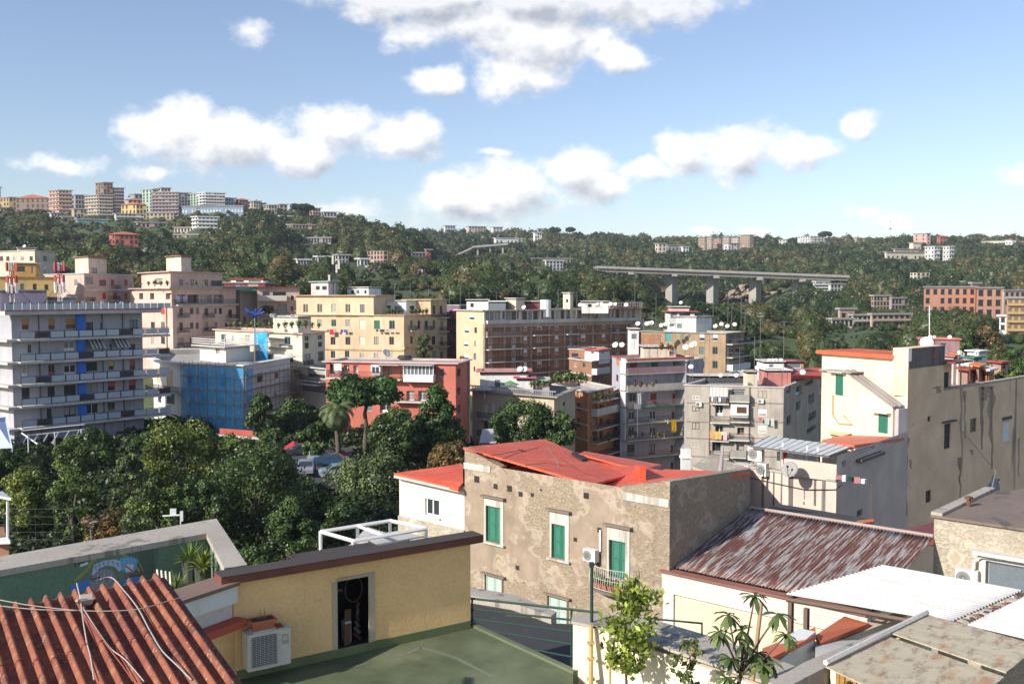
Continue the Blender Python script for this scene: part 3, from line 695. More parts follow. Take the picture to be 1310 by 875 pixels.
# ------------------------------------------------------------------ viaduct
VD = 600.
vr = empty('viaduct', P(912, 392, VD), 'grey concrete motorway viaduct on tall piers crossing the wooded valley', 'viaduct')
ROADC = M('viaduct_concrete', (.34, .32, .29), .9, .15, .2, .2, 0)
DARKROAD = M('asphalt', (.055, .055, .06), .9, .2, 1, 0, .2)
def vpt(px, py, off=0): return P(px, py, VD + off)
dl, dr_ = vpt(783, 342.5), vpt(1062, 354.5)
for k, (o1, nmz) in enumerate(((0, 'deck'), (14, 'deck'))):
    m = MB(); a = dl + Vector((-10, o1, 0)); b = dr_ + Vector((10, o1, 0))
    for (w0, w1, z0, z1) in ((-5.5, 5.5, -.5, 0), (-5.6, -5.3, 0, .9), (5.3, 5.6, 0, .9), (-3.8, -2.6, -2.3, -.5), (2.6, 3.8, -2.3, -.5)):
        m.hexa([a + Vector((0, w0, z0)), b + Vector((0, w0, z0)), b + Vector((0, w1, z0)), a + Vector((0, w1, z0)), a + Vector((0, w0, z1)), b + Vector((0, w0, z1)), b + Vector((0, w1, z1)), a + Vector((0, w1, z1))])
    dk = m.build('deck', ROADC, vr); r = MB()
    r.hexa([a + Vector((0, -5.3, .01)), b + Vector((0, -5.3, .01)), b + Vector((0, 5.3, .01)), a + Vector((0, 5.3, .01)), a + Vector((0, -5.3, .08)), b + Vector((0, -5.3, .08)), b + Vector((0, 5.3, .08)), a + Vector((0, 5.3, .08))])
    r.build('roadway', DARKROAD, dk)
for px, yb in ((806, 366), (861.5, 385), (914.5, 394), (969.5, 404), (1024, 392)):
    t = (px - 783) / 279; z1 = dl.z + (dr_.z - dl.z) * t - 2.2; zb = ground(px, VD) - 3; p = P(px, 380, VD); m = MB()
    m.box((p.x, VD + 7, (zb + z1 - 1.6) / 2), (5.4, 5.4, z1 - 1.6 - zb), R(40)); m.box((p.x, VD + 7, z1 - .8), (3.2, 24, 1.6), 0)
    m.build('pier', ROADC, vr)
m = MB()
for k in range(40):
    q = dl.lerp(dr_, k / 39.); m.box((q.x, q.y - 5.4, q.z + 1.3), (.12, .12, .8))
m.tube([dl + Vector((0, -5.4, 1.7)), dr_ + Vector((0, -5.4, 1.7))], .06, 4); m.build('guard_rail', DARKM, vr)
m = MB(); pr = None   # hill road continuing right of the viaduct
q = [(1072, 355), (1100, 356.5), (1130, 357.5), (1170, 358.5), (1210, 359.5), (1260, 361), (1330, 362)]
for (a, ya), (b, yb) in zip(q, q[1:]):
    A0, B0 = P(a, ya, 640 if a > 1072 else 600), P(b, yb, 640)
    m.hexa([A0 + Vector((0, -1, -7)), B0 + Vector((0, -1, -7)), B0 + Vector((0, 8, -7)), A0 + Vector((0, 8, -7)), A0 + Vector((0, -1, .4)), B0 + Vector((0, -1, .4)), B0 + Vector((0, 8, .4)), A0 + Vector((0, 8, .4))])
prop('hill_road', m, ROADC, None, None, kind='structure')
# ramp of a road under construction on the far slope
m = MB(); d9 = 900
for (a, ya, b, yb) in ((574, 330, 604, 316), (604, 315, 650, 311)):
    A0, B0 = P(a, ya, d9), P(b, yb, d9); m.hexa([A0 + Vector((0, 0, -1.6)), B0 + Vector((0, 0, -1.6)), B0 + Vector((0, 8, -1.6)), A0 + Vector((0, 8, -1.6)), A0, B0, B0 + Vector((0, 8, 0)), A0 + Vector((0, 8, 0))])
    for t in (.15, .5, .85):
        c = A0.lerp(B0, t); m.box((c.x, c.y + 4, c.z - 7), (1.6, 3, 12))
HZ.append((574, 650, d9, 311, 330))
prop('road_ramp', m, ROADC, 'pale concrete road ramp on piers climbing the far slope', 'ramp')
# television mast on the skyline
m = MB(); q = P(1139, 300, 1250)
for k in range(9):
    m.tube([q + Vector((0, 0, -20 + k * 4.2)), q + Vector((0, 0, -20 + k * 4.2 + 4.2))], .5 - k * .03, 5, k % 2)
for a in range(6): m.tube([q + Vector((0, 0, 7)), q + Vector((2.6 * math.cos(a), 2.6 * math.sin(a), 7.6))], .3, 4, 0)
prop('radio_mast', m, [FLAT('mast_red', (.5, .12, .1)), WHITE], 'red and white radio mast standing on the right skyline', 'mast')
# cliffs
rockm, rnt, rb = nm('pale_tuff_rock')
tcx = N(rnt, 'ShaderNodeTexCoord').outputs['Object']
n1 = noise(rnt, tcx, .35, 9, (1, 1, .45), .68)
L(rnt, ramp(rnt, n1, [(.3, (.07, .055, .04)), (.45, (.24, .19, .14)), (.6, (.42, .34, .25)), (.75, (.52, .45, .35))]), rb.inputs['Base Color']); rb.inputs['Roughness'].default_value = 1
bump(rnt, rb, n1, 1, 1.5)
def cliff(x0, x1, y0, y1, d, amp, seed, lean=.25):
    m = MB(); nxx, nz = 34, 14; rr = np.random.default_rng(seed); vs = []
    f = rr.normal(size=(nz + 1, nxx + 1)); 
    for _ in range(2): f = (f + np.roll(f, 1, 1) + np.roll(f, -1, 0)) / 1.8
    for j in range(nz + 1):
        for i in range(nxx + 1):
            t = i / nxx; s = j / nz; edge = math.sin(math.pi * t) ** .35
            top = y1 + (y0 - y1) * (edge * (.8 + .2 * math.sin(t * 9 + seed)))
            y = y1 + 6 + (top - y1 - 6) * s
            p = P(x0 + (x1 - x0) * t, y, d); p.y += (s * lean * (y1 - y0) / FPX * d) + f[j, i] * amp - 3; vs.append(p)
    m.add(vs, [(j * (nxx + 1) + i, j * (nxx + 1) + i + 1, (j + 1) * (nxx + 1) + i + 1, (j + 1) * (nxx + 1) + i) for j in range(nz) for i in range(nxx)])
    o = m.build('cliff', rockm); o['kind'] = 'structure'; HZ.append((x0 + 2, x1 - 2, d, y0, y1)); return o
cliff(506, 566, 344, 380, 385, 2.2, 3); cliff(455, 508, 341, 362, 400, 2.0, 4); cliff(925, 1012, 362, 388, 640, 2.5, 5, .5); cliff(952, 1022, 412, 442, 330, 1.6, 8)
cliff(1262, 1312, 432, 446, 300, 1.2, 9, .4)
HZ.append((778, 1066, 596, 342, 358))
HZ.append((838, 986, 598, 346, 397))
for px in (861.5, 914.5, 969.5): HZ.append((px - 9, px + 9, 598, 346, 400))
# ------------------------------------------------------------------ hillside wood (one uncountable mass)
def hill_wood():
    ico = bpy.data.meshes.new('t'); import bmesh
    bm = bmesh.new(); bmesh.ops.create_icosphere(bm, subdivisions=2, radius=1); bm.verts.ensure_lookup_table()
    V = np.array([v.co[:] for v in bm.verts]); T = np.array([[v.index for v in f.verts] for f in bm.faces]); bm.free(); bpy.data.meshes.remove(ico)
    Qs, Qt, Ts, Tt = [], [], [], []
    cnt = 0; d = 195.
    while d < 1345:
        step = max(5.2, d * .0105) * (1.0 if d < 900 else .8); r0 = 2.7 + d * .0016
        n = int(1500 / FPX * d / (r0 * 1.22))
        for px in nr.uniform(-90, 1400, n):
            dd = d + nr.uniform(-.5, .5) * step; g0 = ground(px, dd); r = r0 * nr.uniform(.6, 1.35)
            x = (px - CX) / FPX * dd; q = proj(x, dd, g0 + r * 2.0); rp = r / dd * FPX
            if dd < 245 and px < 880: continue
            bad = False; gy = proj(x, dd, g0)[1]
            for (a, b, hd, yt, yb) in HZ:
                if a - rp * .8 < px < b + rp * .8 and hd - 430 < dd < hd + 14:
                    yl = yt + (yb - yt) * .78
                    if dd > hd - 5: bad = True; break
                    if gy < yl + 1: r = min(r, 1.6); continue
                    if q[1] < yl: r *= max(.15, (gy - yl) / (gy - q[1])); q = proj(x, dd, g0 + r * 2.0)
            if bad or r < .5: continue
            if 770 < px < 1072 and 594 < dd < 630: continue
            # farmed terraces on the left slope stay low and open
            if 390 < px < 470 and 470 < dd < 585 and nr.random() < .8: r *= .4
            scrub = math.sin(px * .021 + dd * .013) + math.sin(px * .047 - dd * .02) > 1.05
            if scrub: r *= .55
            cnt += 1
            h = nr.uniform(.7, 1.2) * (1 if nr.random() > .04 or r < 2.5 else 1.5)
            base = np.clip(.42 + .2 * math.sin(px * .03 + dd * .011) + .1 * math.sin(px * .11 - dd * .05) + nr.normal() * .22, .02, .97)
            nv = V * (1 + nr.normal(size=(len(V), 1)) * .07) * [r * .8, r * .8, r * .8 * h]; c = np.array([x, dd, g0 + r * h * .75])
            Ts.append((nv + c)[T]); Tt.append(np.full(len(T), base * .8))
            k = int(np.clip(60000 / dd, 36, 240)); v = nr.normal(size=(k, 3)); v[:, 2] = np.abs(v[:, 2]) * .9 - .25; v /= np.linalg.norm(v, axis=1)[:, None]
            bl = np.round(v * 1.6); hsh = np.sin(bl @ np.array([12.9, 78.2, 37.7]) + cnt) * .12
            pp = c + v * [r, r, r * h] * (nr.uniform(.82, 1.08, (k, 1)) + hsh[:, None]); nn = v + nr.normal(size=(k, 3)) * .5; nn /= np.linalg.norm(nn, axis=1)[:, None]
            Qs.append(leaf_quads(pp, nn, r * (.135 if dd < 330 else .17 if dd < 500 else .24 if dd < 800 else .3) * nr.uniform(.6, 1.2, k))); Qt.append(base + hsh + nr.normal(size=k) * .13)
        d += step
    print('crowns', cnt, 'quads', sum(len(a) for a in Qs))
    lm = leafmat('leaf_hill', (.014, .030, .010), (.064, .096, .028), (.13, .10, .04))
    o = quads_obj('hillside_wood', np.concatenate(Qs), np.concatenate(Qt), lm, None, (0, 0, 0), np.concatenate(Ts), np.concatenate(Tt))
    tag(o, 'dense mixed green wood covering the hillsides', 'wood', None, 'stuff')
hill_wood()
# ------------------------------------------------------------------ small repeated things
DISHM = FLAT('dish_white', (.72, .71, .68), .5)
def dish(px, py, d, r, label, group='satellite dishes on the roofs', az=200, mast=1.2, pale=1):
    c = P(px, py, d); rt = empty('satellite_dish', (c.x, c.y, c.z - mast), label, 'satellite dish', group)
    a = R(az); n = Vector((math.sin(a) * .85, math.cos(a) * .85, .5)).normalized(); u = n.cross(Vector((0, 0, 1))).normalized(); v = u.cross(n)
    r *= .74 if d > 70 and r < .9 else 1; m = MB(); k = 14; vs = [c - n * r * .22]
    for q in (.55, 1.0):
        for j in range(k): t = 2 * math.pi * j / k; vs.append(c + (u * math.cos(t) + v * math.sin(t)) * r * q - n * r * .22 * (1 - q * q))
    fs = [(0, 1 + j, 1 + (j + 1) % k) for j in range(k)] + [(1 + j, 1 + k + j, 1 + k + (j + 1) % k, 1 + (j + 1) % k) for j in range(k)]
    m.add(vs, fs); b = m.build('reflector', DISHM if pale else M('dish_grey', (.33, .31, .29)), rt, smooth=True); thick(b, .02)
    m = MB(); m.tube([c - v * r * .9, c + n * r * .8], .02, 4); m.box(tuple(c + n * r * .8), (.1, .1, .12)); m.build('feed_arm', DARKM, rt)
    m = MB(); m.tube([(c.x, c.y + .08, c.z - mast), (c.x, c.y + .08, c.z - r * .1)], .03, 5); m.build('mast', DARKM, rt)
def aerial(px, py, d, h, label, group='television aerials on the roofs', kind=0):
    c = P(px, py, d); m = MB(); m.tube([c, c + Vector((0, 0, h))], .035, 5)
    for k in range(2 if h > 2 else 1):
        z = h - .12 - k * .75; m.tube([c + Vector((-.7, 0, z)), c + Vector((.7, .1, z))], .018, 4)
        for j in range(8): x = -.65 + j * .185; m.tube([c + Vector((x, -.3 + .02 * j, z)), c + Vector((x, .3 - .02 * j, z))], .012, 4)
    if kind: m.box(tuple(c + Vector((.2, 0, h * .6))), (.5, .06, .5))
    prop('tv_aerial', m, FLAT('galvanised', (.25, .25, .26), .5, .4), label, 'aerial', group)
ORD = ['first', 'second', 'third', 'fourth', 'fifth', 'sixth', 'seventh', 'eighth', 'ninth', 'tenth', 'eleventh', 'twelfth']
def dishes(where, lst, d, r=.45, az=200, mast=1.0):
    for i, (x, y) in enumerate(lst): dish(x, y, d, r * rng.uniform(.9, 1.15), f'white satellite dish, {ORD[i]} from the left {where}', az=az + rng.uniform(-12, 12), mast=mast)
def aerials(where, lst, d):
    for i, (x, y, h) in enumerate(lst): aerial(x, y, d, h, f'thin television aerial, {ORD[i]} from the left {where}')
def ac(F, px, py, w, h, label, name='air_conditioner', o=.06, dep=.32, group=None):
    u, z = F.uz(px, py); c = F.w(u, z, o + dep / 2); rt = empty(name, c - Vector((0, 0, h / 2)), label, 'air conditioner', group)
    m = MB(); m.fb(F, u - w / 2, u + w / 2, z - h / 2, z + h / 2, o, o + dep); m.build('casing', FLAT('ac_casing', (.66, .65, .61), .5), rt)
    m = MB(); cu = u - w * .14; rr = h * .40; k = 18
    ring = lambda q, oo: [F.w(cu + math.cos(2 * math.pi * j / k) * q, z + math.sin(2 * math.pi * j / k) * q, oo) for j in range(k)]
    a, b, c2 = ring(rr, o + dep + .004), ring(rr * .93, o + dep + .03), ring(rr, o + dep + .03)
    m.add(a, [tuple(range(k))], 1)
    m.add(c2 + b, [(j, (j + 1) % k, k + (j + 1) % k, k + j) for j in range(k)], 0)
    for q in range(1, 7):
        rq = rr * q / 7; c3 = ring(rq, o + dep + .022); c4 = ring(rq * .9 if q > 1 else 0.01, o + dep + .022); m.add(c3 + c4, [(j, (j + 1) % k, k + (j + 1) % k, k + j) for j in range(k)], 0)
    m.build('fan_grille', [FLAT('grille_grey', (.4, .4, .38)), FLAT('grille_dark', (.06, .06, .06))], rt)
    m = MB()
    for s_ in (-.35, .35): m.fb(F, u + w * s_ - .02, u + w * s_ + .02, z - h / 2 - .04, z - h / 2, 0, o + dep); m.fb(F, u + w * s_ - .02, u + w * s_ + .02, z - h / 2 - .3, z - h / 2 - .04, 0, .03)
    m.build('bracket', DARKM, rt); return rt
def cloths(F, px0, px1, py, items, label, o=1.0, group='washing lines on the balconies'):
    """items: (px0, px1, py1, colour)"""
    m = MB(); mats = []; keys = {}
    for a, b, y1, c in items:
        if c not in keys: keys[c] = len(mats); mats.append(M('cloth_' + '_'.join(str(int(k * 100)) for k in c), c, .9, .12, 2, 0, .1))
        u0, z1 = F.uz(a, py, o); u1, z0 = F.uz(b, y1, o); n = 6
        vs = []
        for j in range(4):
            for i in range(n + 1): vs.append(F.w(u0 + (u1 - u0) * i / n, z1 + (z0 - z1) * j / 3 - rng.uniform(0, .04), o + .05 * math.sin(i * 2.1 + j) * (j / 3)))
        m.add(vs, [(j * (n + 1) + i, j * (n + 1) + i + 1, (j + 1) * (n + 1) + i + 1, (j + 1) * (n + 1) + i) for j in range(3) for i in range(n)], keys[c])
    u0, z = F.uz(px0, py, o); u1, _ = F.uz(px1, py, o); m.tube([F.w(u0, z + .01, o), F.w(u1, z + .01, o)], .015, 4, 0)
    prop('laundry', m, mats, label, 'laundry', group)
def greens(px0, px1, py, d, label, n=6, r=.5, lm='mid', name='potted_plants', kind=None, group='plants on the balconies and roofs'):
    """a row of leafy pot plants standing on one ledge: every plant its own thing"""
    for i in range(n):
        px = px0 + (px1 - px0) * (i + .5) / n; c = P(px, py, d + rng.uniform(-.2, .2)); rr = r * rng.uniform(.6, 1.2)
        rt = empty('potted_plant', (c.x, c.y, c.z), label if n == 1 else f'{label}, {ORD[i]} from the left', 'plant', group)
        k = 90; v = nr.normal(size=(k, 3)); v /= np.linalg.norm(v, axis=1)[:, None]; p = v * nr.uniform(.3, 1, (k, 1)) * [rr, rr, rr * 1.1] + [c.x, c.y, c.z + rr + .2]
        quads_obj('foliage', leaf_quads(p, v, rr * .42), nr.uniform(.1, .9, k), LM[lm], rt, tuple(c))
        m = MB(); m.tube([c, c + Vector((0, 0, .3))], rr * .3, 8, 0, rr * .4); m.build('pot', M('clay_pot', (.35, .13, .07)), rt)
PINKP = M('plaster_pink', (.62, .44, .37), .9, .12, .2, .3); PINKD = M('plaster_dusty_pink', (.54, .42, .36), .9, .12, .2, .3); YELP = M('plaster_yellow', (.60, .40, .15), .9, .12, .2, .3)
PALY = M('plaster_palazzo', (.66, .50, .32), .9, .12, .2, .25); PALO = M('plaster_palazzo_ochre', (.54, .41, .25), .9, .15, .2, .35); BEIG = M('plaster_beige', (.64, .56, .43), .9, .12, .2, .25)
REDP = M('plaster_red', (.52, .16, .11), .9, .12, .25, .25); TANP = M('plaster_tan', (.60, .46, .30), .9, .08, .3, .15); BRICK = M('brick_brown', (.30, .15, .085), .9, .2, .8, .2, .5)
GREYP = M('plaster_grey', (.40, .40, .425), .9, .14, .2, .35); LILP = M('plaster_lilac', (.44, .42, .48), .9, .14, .2, .4); WHTP = M('plaster_white', (.72, .71, .67), .9, .08, .3, .2)
GTAN = M('plaster_grey_tan', (.42, .37, .31), .9, .2, .3, .4); BRWN = M('plaster_brown', (.34, .24, .14), .9, .15, .3, .3); ORNG = M('plaster_orange', (.52, .22, .09), .9, .15, .3, .3)
CREM = M('plaster_cream', (.72, .58, .40), .9, .10, .25, .25); REDR = M('red_roof_felt', (.52, .075, .045), .8, .2, .4, .15, .2); TILE = M('floor_tiles', (.33, .22, .17), .9, .2, .5, 0)
CITY = 'apartment houses in the middle distance'
# B1 grey balcony block
b = Bld('apartment_block', 'long grey apartment block with glass balconies and a blue stripe at left', [(-45, 133), (16, 125), (183, 139)], 401, 13., GREYP, par=.05, cor=.0, group=CITY,
  wins=[[], [(28, 408, 37, 422, 'r', 'o'), (62, 408, 70, 422, 'r', 'o'), (84, 408, 97, 421, 'r', 'o'), (110, 412, 119, 425, 'd', 'k'), (128, 413, 131, 422, 'g', 'k'), (166, 409, 176, 424, 'd', 'k'),
   (35, 440, 41, 452, 'p', 'l'), (82, 436, 95, 449, 'd', 'w'), (140, 440, 145, 451, 'p', 'w'), (165, 440, 173, 449, 'd', 'k'),
   (28, 467, 35, 482, 'd', 'e'), (62, 466, 70, 480, 'd', 'r'), (82, 467, 97, 480, 'd', 'w'), (109, 462, 125, 476, 'g', 'y'), (139, 461, 146, 474, 'r', 'y'), (166, 460, 173, 473, 'r', 'r'),
   (28, 496, 38, 511, 'd', 'k'), (61, 494, 70, 508, 'd', 'k'), (82, 492, 97, 507, 'd', 'k'), (109, 488, 125, 502, 'p', 'd'), (138, 487, 147, 500, 'r', 'r'), (165, 485, 174, 499, 'r', 'r'),
   (82, 519, 97, 535, 'd', 'k'), (109, 515, 126, 530, 'p', 'w'), (138, 514, 147, 526, 'd', 'd'), (165, 511, 173, 523, 'p', 'l'), (60, 522, 66, 536, 'p', 'k')]])
F1 = b.F[1]; zr = b.zt
for z in (29.1, 26.2, 23.3, 20.5, 17.7):
    b.balc(1, 8, 183, 0, 1.5, 1.0, 'panel', wrap=2.4, z=z, th=.32)
    m = MB(); f = b.F[0]; m.fb(f, f.len - 5, f.len + 1.4, z - .3, z, -.02, 1.3); m.build('side_balcony', PALEC, b.root)
m = MB(); m.fb(F1, -1.5, F1.len + 2, zr - .02, zr + .45, -.5, 1.7, 0); m.build('roof_slab', PALEC, b.root)
m = MB()
for k in range(22):
    u = -1.4 + k * 1.05; m.fb(F1, u + .08, u + .98, zr + .62, zr + 1.35, 1.55, 1.6, 1 if k % 5 == 0 else 0)
    m.fb(F1, u, u + .06, zr + .45, zr + 1.45, 1.5, 1.6)
m.fb(F1, -1.5, F1.len + 2, zr + .44, zr + .62, 1.5, 1.74, 2); m.build('roof_railing', [FLAT('rail_panel_white', (.62, .64, .64)), FLAT('rail_panel_green', (.38, .5, .45)), FLAT('red_fringe', (.45, .12, .12))], b.root)
u0, _ = F1.uz(98, 450); u1, _ = F1.uz(108, 450); m = MB(); m.fb(F1, u0, u1, 17.7, zr, 0, .35); m.build('blue_stripe', FLAT('blue_stripe', (.02, .17, .68)), b.root)
for k, px in enumerate((50, 100, 131, 157)):
    u, _ = F1.uz(px, 450); m = MB(); m.tube([F1.w(u, 14, .1), F1.w(u, zr, .1)], .06, 5); m.build('drainpipe', DARKM, b.root)
m = MB(); a, z1 = F1.uz(110, 434, .1); c, z0 = F1.uz(120, 446, 1.3); 
for k in range(2):
    a0 = a + k * 3.6; n = 8
    for j in range(n): w0 = a0 + j * .27; m.hexa([F1.w(w0, z1, .1), F1.w(w0 + .27, z1, .1), F1.w(w0 + .27, z0, 1.4), F1.w(w0, z0, 1.4), F1.w(w0, z1 + .03, .1), F1.w(w0 + .27, z1 + .03, .1), F1.w(w0 + .27, z0 + .03, 1.4), F1.w(w0, z0 + .03, 1.4)], j % 2)
m.build('striped_awning', [FLAT('awn_dark', (.08, .08, .09)), FLAT('awn_pale', (.5, .5, .48))], b.root)
# penthouse shed on its roof and lattice masts
q = Bld('rooftop_shed', 'lilac painted shed on the roof of the grey balcony block', [(2, 134), (62, 142)], 372, zr, M('lilac_wall', (.50, .40, .50)), back=5, par=0, cat='shed', wins=[[(12, 386, 16, 394, 'g', 'w'), (30, 385, 34, 392, 'g', 'w')]])
q = Bld('rooftop_shed', 'blue grey boxes of equipment behind the right lattice mast on the grey block', [(84, 143), (97, 145)], 381, zr, GREYP, back=3, par=0, cat='shed')
RM = FLAT('mast_paint_red', (.45, .05, .05)); 
for i, (px, d, l) in enumerate(((16, 135, 'red and white phone mast with antennas, left one on the grey block roof'), (77, 141, 'red and white phone mast with antennas, right one on the grey block roof'))):
    c = P(px, 397, d); c.z = zr + .4; rt = empty('phone_mast', c, l, 'mast', 'phone masts on the grey block')
    m = MB(); h = P(px, 336, d).z - c.z
    for a in range(3):
        o_ = Vector((.3 * math.cos(a * 2.1), .3 * math.sin(a * 2.1), 0))
        for k in range(6): m.tube([c + o_ + Vector((0, 0, h * k / 6)), c + o_ + Vector((0, 0, h * (k + 1) / 6))], .06, 5, 1 if k % 2 else 2 if k < 2 else 0)
    for k in range(14): z = h * k / 14; m.tube([c + Vector((.3, 0, z)), c + Vector((-.15, .26, z + h / 14))], .035, 4, 2); m.tube([c + Vector((-.15, .26, z)), c + Vector((-.15, -.26, z + h / 14))], .035, 4, 2)
    m.build('lattice', [RM, WHITE, DARKM], rt)
    for k, (zz, cc) in enumerate(((h - .6, 0), (h - 2.4, 0), (h - 3.4, 1), (h * .45, 1))):
        for a in range(3):
            m = MB(); m.box((c.x + .65 * math.cos(a * 2.1 + k), c.y + .65 * math.sin(a * 2.1 + k), c.z + zz), (.3, .22, 1.2), a * 2.1 + k); m.build('antenna_panel', RM if cc == 0 else WHITE, rt)
    m = MB()
    for sx in (-3.4, 3.4): m.tube([c + Vector((0, 0, h * .55)), c + Vector((sx, .5, 0))], .03, 4)
    m.build('guy_rod', DARKM, rt)
dishes('on the roof rail of the grey balcony block', [(107, 388), (132, 388), (156, 389)], 141, .55, 120, .6)
# retaining wall, white tent, frames in front
m = MB(); WF = Fac(G(-60, 121), G(178, 133)); m.fb(WF, 0, WF.len, 9, 14.6, -2.2, .6); prop('retaining_wall', m, M('tuff_wall', (.20, .17, .14), .95, .25, .4, .4, .6), 'long dark stone retaining wall under the grey balcony block', 'wall')
m = MB(); p0, p1, p2, p3 = P(-20, 538, 112), P(-4, 536, 114), P(16, 572, 110), P(-20, 574, 110); m.slab([p3, p2, p1 + Vector((0, 2, 0)), p0 + Vector((0, 2, 0))], .1)
for p in (p2, p3): m.tube([p, (p.x, p.y, 13)], .08, 5)
prop('canopy_tent', m, FLAT('tent_blue_white', (.5, .58, .75)), 'pale blue canopy at the left edge below the grey balcony block', 'canopy')
m = MB()
for k in range(6): m.tube([P(36 + k * 13, 556 - k * 1.0, 119), P(30 + k * 13, 566 - k, 113)], .07, 5)
m.tube([P(28, 551, 120), P(108, 543, 124)], .07, 5); m.tube([P(34, 557, 116), P(110, 549, 121)], .07, 5); m.tube([P(28, 554, 119), P(48, 568, 112)], .09, 5)
for x, y in ((36, 557), (70, 553), (104, 549)): c = P(x, y, 118); m.tube([c, (c.x, c.y, 12)], .07, 5)
prop('pergola_frame', m, WHITE, 'bare white pergola frame below the lowest balcony of the grey block', 'pergola')
# B2 group behind
b = Bld('house', 'yellow house with an orange rooftop room behind the phone masts', [(-30, 196), (0, 186), (77, 190)], 356, 14., YELP, group=CITY, cmat=M('brown_cornice', (.33, .17, .09)), wins=[[], [(26, 363, 31, 371, 'p', 'd'), (42, 363, 47, 371, 'p', 'd'), (57, 364, 62, 372, 'p', 'd')]])
q = Bld('rooftop_room', 'orange rooftop room with wide glazing on top of the yellow house', [(17, 188.5), (49, 190)], 337, b.zt - .8, M('plaster_orange_room', (.58, .32, .08)), back=6, par=0, cor=.3, cat='rooftop room', wins=[[(20, 341, 32, 348, 'g', 't'), (40, 341, 43, 350, 'g', 'l')]])
dishes('above the yellow house', [(50, 342), (57, 343)], 191, .4)
b = Bld('apartment_block', 'flat cream block with two white roof levels above the yellow house', [(-20, 250), (48, 240), (74, 250)], 323, 14., M('plaster_cream2', (.58, .50, .38)), group=CITY, wins=[[(0, 328, 4, 334, 'p', 'k'), (8, 328, 12, 334, 'p', 'k'), (17, 328, 21, 334, 'p', 'w'), (27, 328, 31, 334, 'p', 'w'), (38, 328, 42, 334, 'p', 'k')], [(55, 328, 60, 334, 'p', 'k')]], cmat=PALEC)
q = Bld('rooftop_room', 'small cream lift house with a dish on the flat cream block', [(27, 246), (50, 248)], 317, b.zt - .8, BEIG, back=5, par=0, cat='rooftop room', wins=[[(36, 320, 40, 323, 'g', 'k')]])
dishes('on the cream lift house', [(31, 315)], 247, .6)
b = Bld('apartment_block', 'salmon corner block with square roof tower behind the phone masts', [(60, 212), (110, 198), (172, 216)], 352, 14., PINKD, group=CITY,
  wins=[[(95, 357, 99, 366, 'g', 'w'), (95, 376, 99, 384, 'g', 'w')], [(127, 358, 136, 366, 'p', 'r'), (142, 358, 146, 365, 's', 'r'), (159, 358, 163, 366, 's', 'r'), (131, 375, 136, 383, 's', 'r'), (145, 375, 150, 383, 's', 'r'), (159, 375, 163, 383, 's', 'r'), (117, 382, 122, 392, 'd', 'w'), (109, 354, 119, 364, 'g', 'l')]])
b.band(1, 371, .5, .3); b.balc(1, 139, 149, 384, 1, .9); b.balc(1, 110, 117, 386, 1, .9); b.balc(1, 142, 149, 370, 1, .9)
q = Bld('rooftop_room', 'square cream roof tower with a dark door on the salmon corner block', [(99, 206), (116, 200), (139, 208)], 330, b.zt - .8, M('plaster_tower', (.66, .54, .42)), par=0, cor=.3, cat='rooftop room', cmat=BRICK, wins=[[], [(117, 343, 124, 351, 'd', 'k')]])
b = Bld('apartment_block', 'large pink apartment block with stepped terraces and a square roof tower', [(170, 204), (222, 186), (303, 206)], 391, 14., PINKP, group=CITY, par=.1, cor=.5, cmat=PINKD,
  wins=[[(193, 412, 198, 420, 'p', 'd'), (206, 394, 211, 402, 's', 'r'), (206, 412, 211, 421, 's', 'd'), (193, 432, 197, 441, 'p', 'e'), (206, 431, 211, 440, 'p', 'd'), (206, 451, 211, 459, 'p', 'd')],
        [(229.5, 394, 234, 404, 'd', 'k'), (243, 394, 247.5, 402, 'p', 'k'), (250.5, 394, 254.5, 402, 'p', 'k'), (261.5, 394, 266.5, 404, 'd', 'k'), (274, 394, 277.5, 402, 'p', 'l'), (280, 394, 284, 402, 'p', 'k'), (292, 396, 297, 406, 'd', 'k'),
         (229.5, 412.5, 234, 423, 'd', 'k'), (243, 412.5, 247.5, 421, 's', 'd'), (250.5, 412.5, 254.5, 421, 's', 'd'), (261.5, 412, 266.5, 423, 'd', 'k'), (274, 412, 278, 420, 'p', 'd'), (288, 413, 297, 418, 'p', 'k'),
         (227.5, 432, 235, 442, 'd', 'd'), (243, 431, 247.5, 440, 'p', 'd')]])
for (x0, x1, y) in ((227, 238, 407), (259, 270, 407), (289, 300, 408), (227, 238, 426), (259, 270, 425), (227, 239, 445)): b.balc(1, x0, x1, y, 1, .95)
m = MB(); u, _ = b.F[0].uz(214, 420); m.tube([b.F[0].w(u, 14, .1), b.F[0].w(u, b.zt, .1)], .14, 6); m.build('drainpipe', M('brown_pipe', (.22, .12, .1)), b.root)
b2 = Bld('apartment_storey', 'middle pink storey with loggia and blue washing on the pink block', [(168, 206), (221, 187.5), (303, 206)], 370, b.zt - .0, PINKP, cat='storey', par=.5, cor=.8, cmat=PINKD, recess=1.2, group='set back storeys of the pink block',
  wins=[[(178, 375, 183, 383, 'p', 'k'), (192, 375, 197, 383, 'p', 'k'), (212, 375, 219, 383, 'p', 'r')], [(224, 377, 238, 388, 'g', 'k'), (240, 377, 254, 388, 'g', 'k'), (256, 377, 271, 388, 'p', 'e'), (273, 377, 286, 388, 'p', 'd')]])
b2.balc(1, 223, 301, 390, .9, 1.0)
cloths(b2.F[1], 223, 240, 379, [(224, 226.5, 386, (.3, .4, .7)), (227, 230, 386, (.6, .62, .7)), (230.5, 233, 385, (.25, .3, .6)), (234, 238, 386, (.5, .5, .6))], 'blue and white washing in the loggia of the pink block', .3)
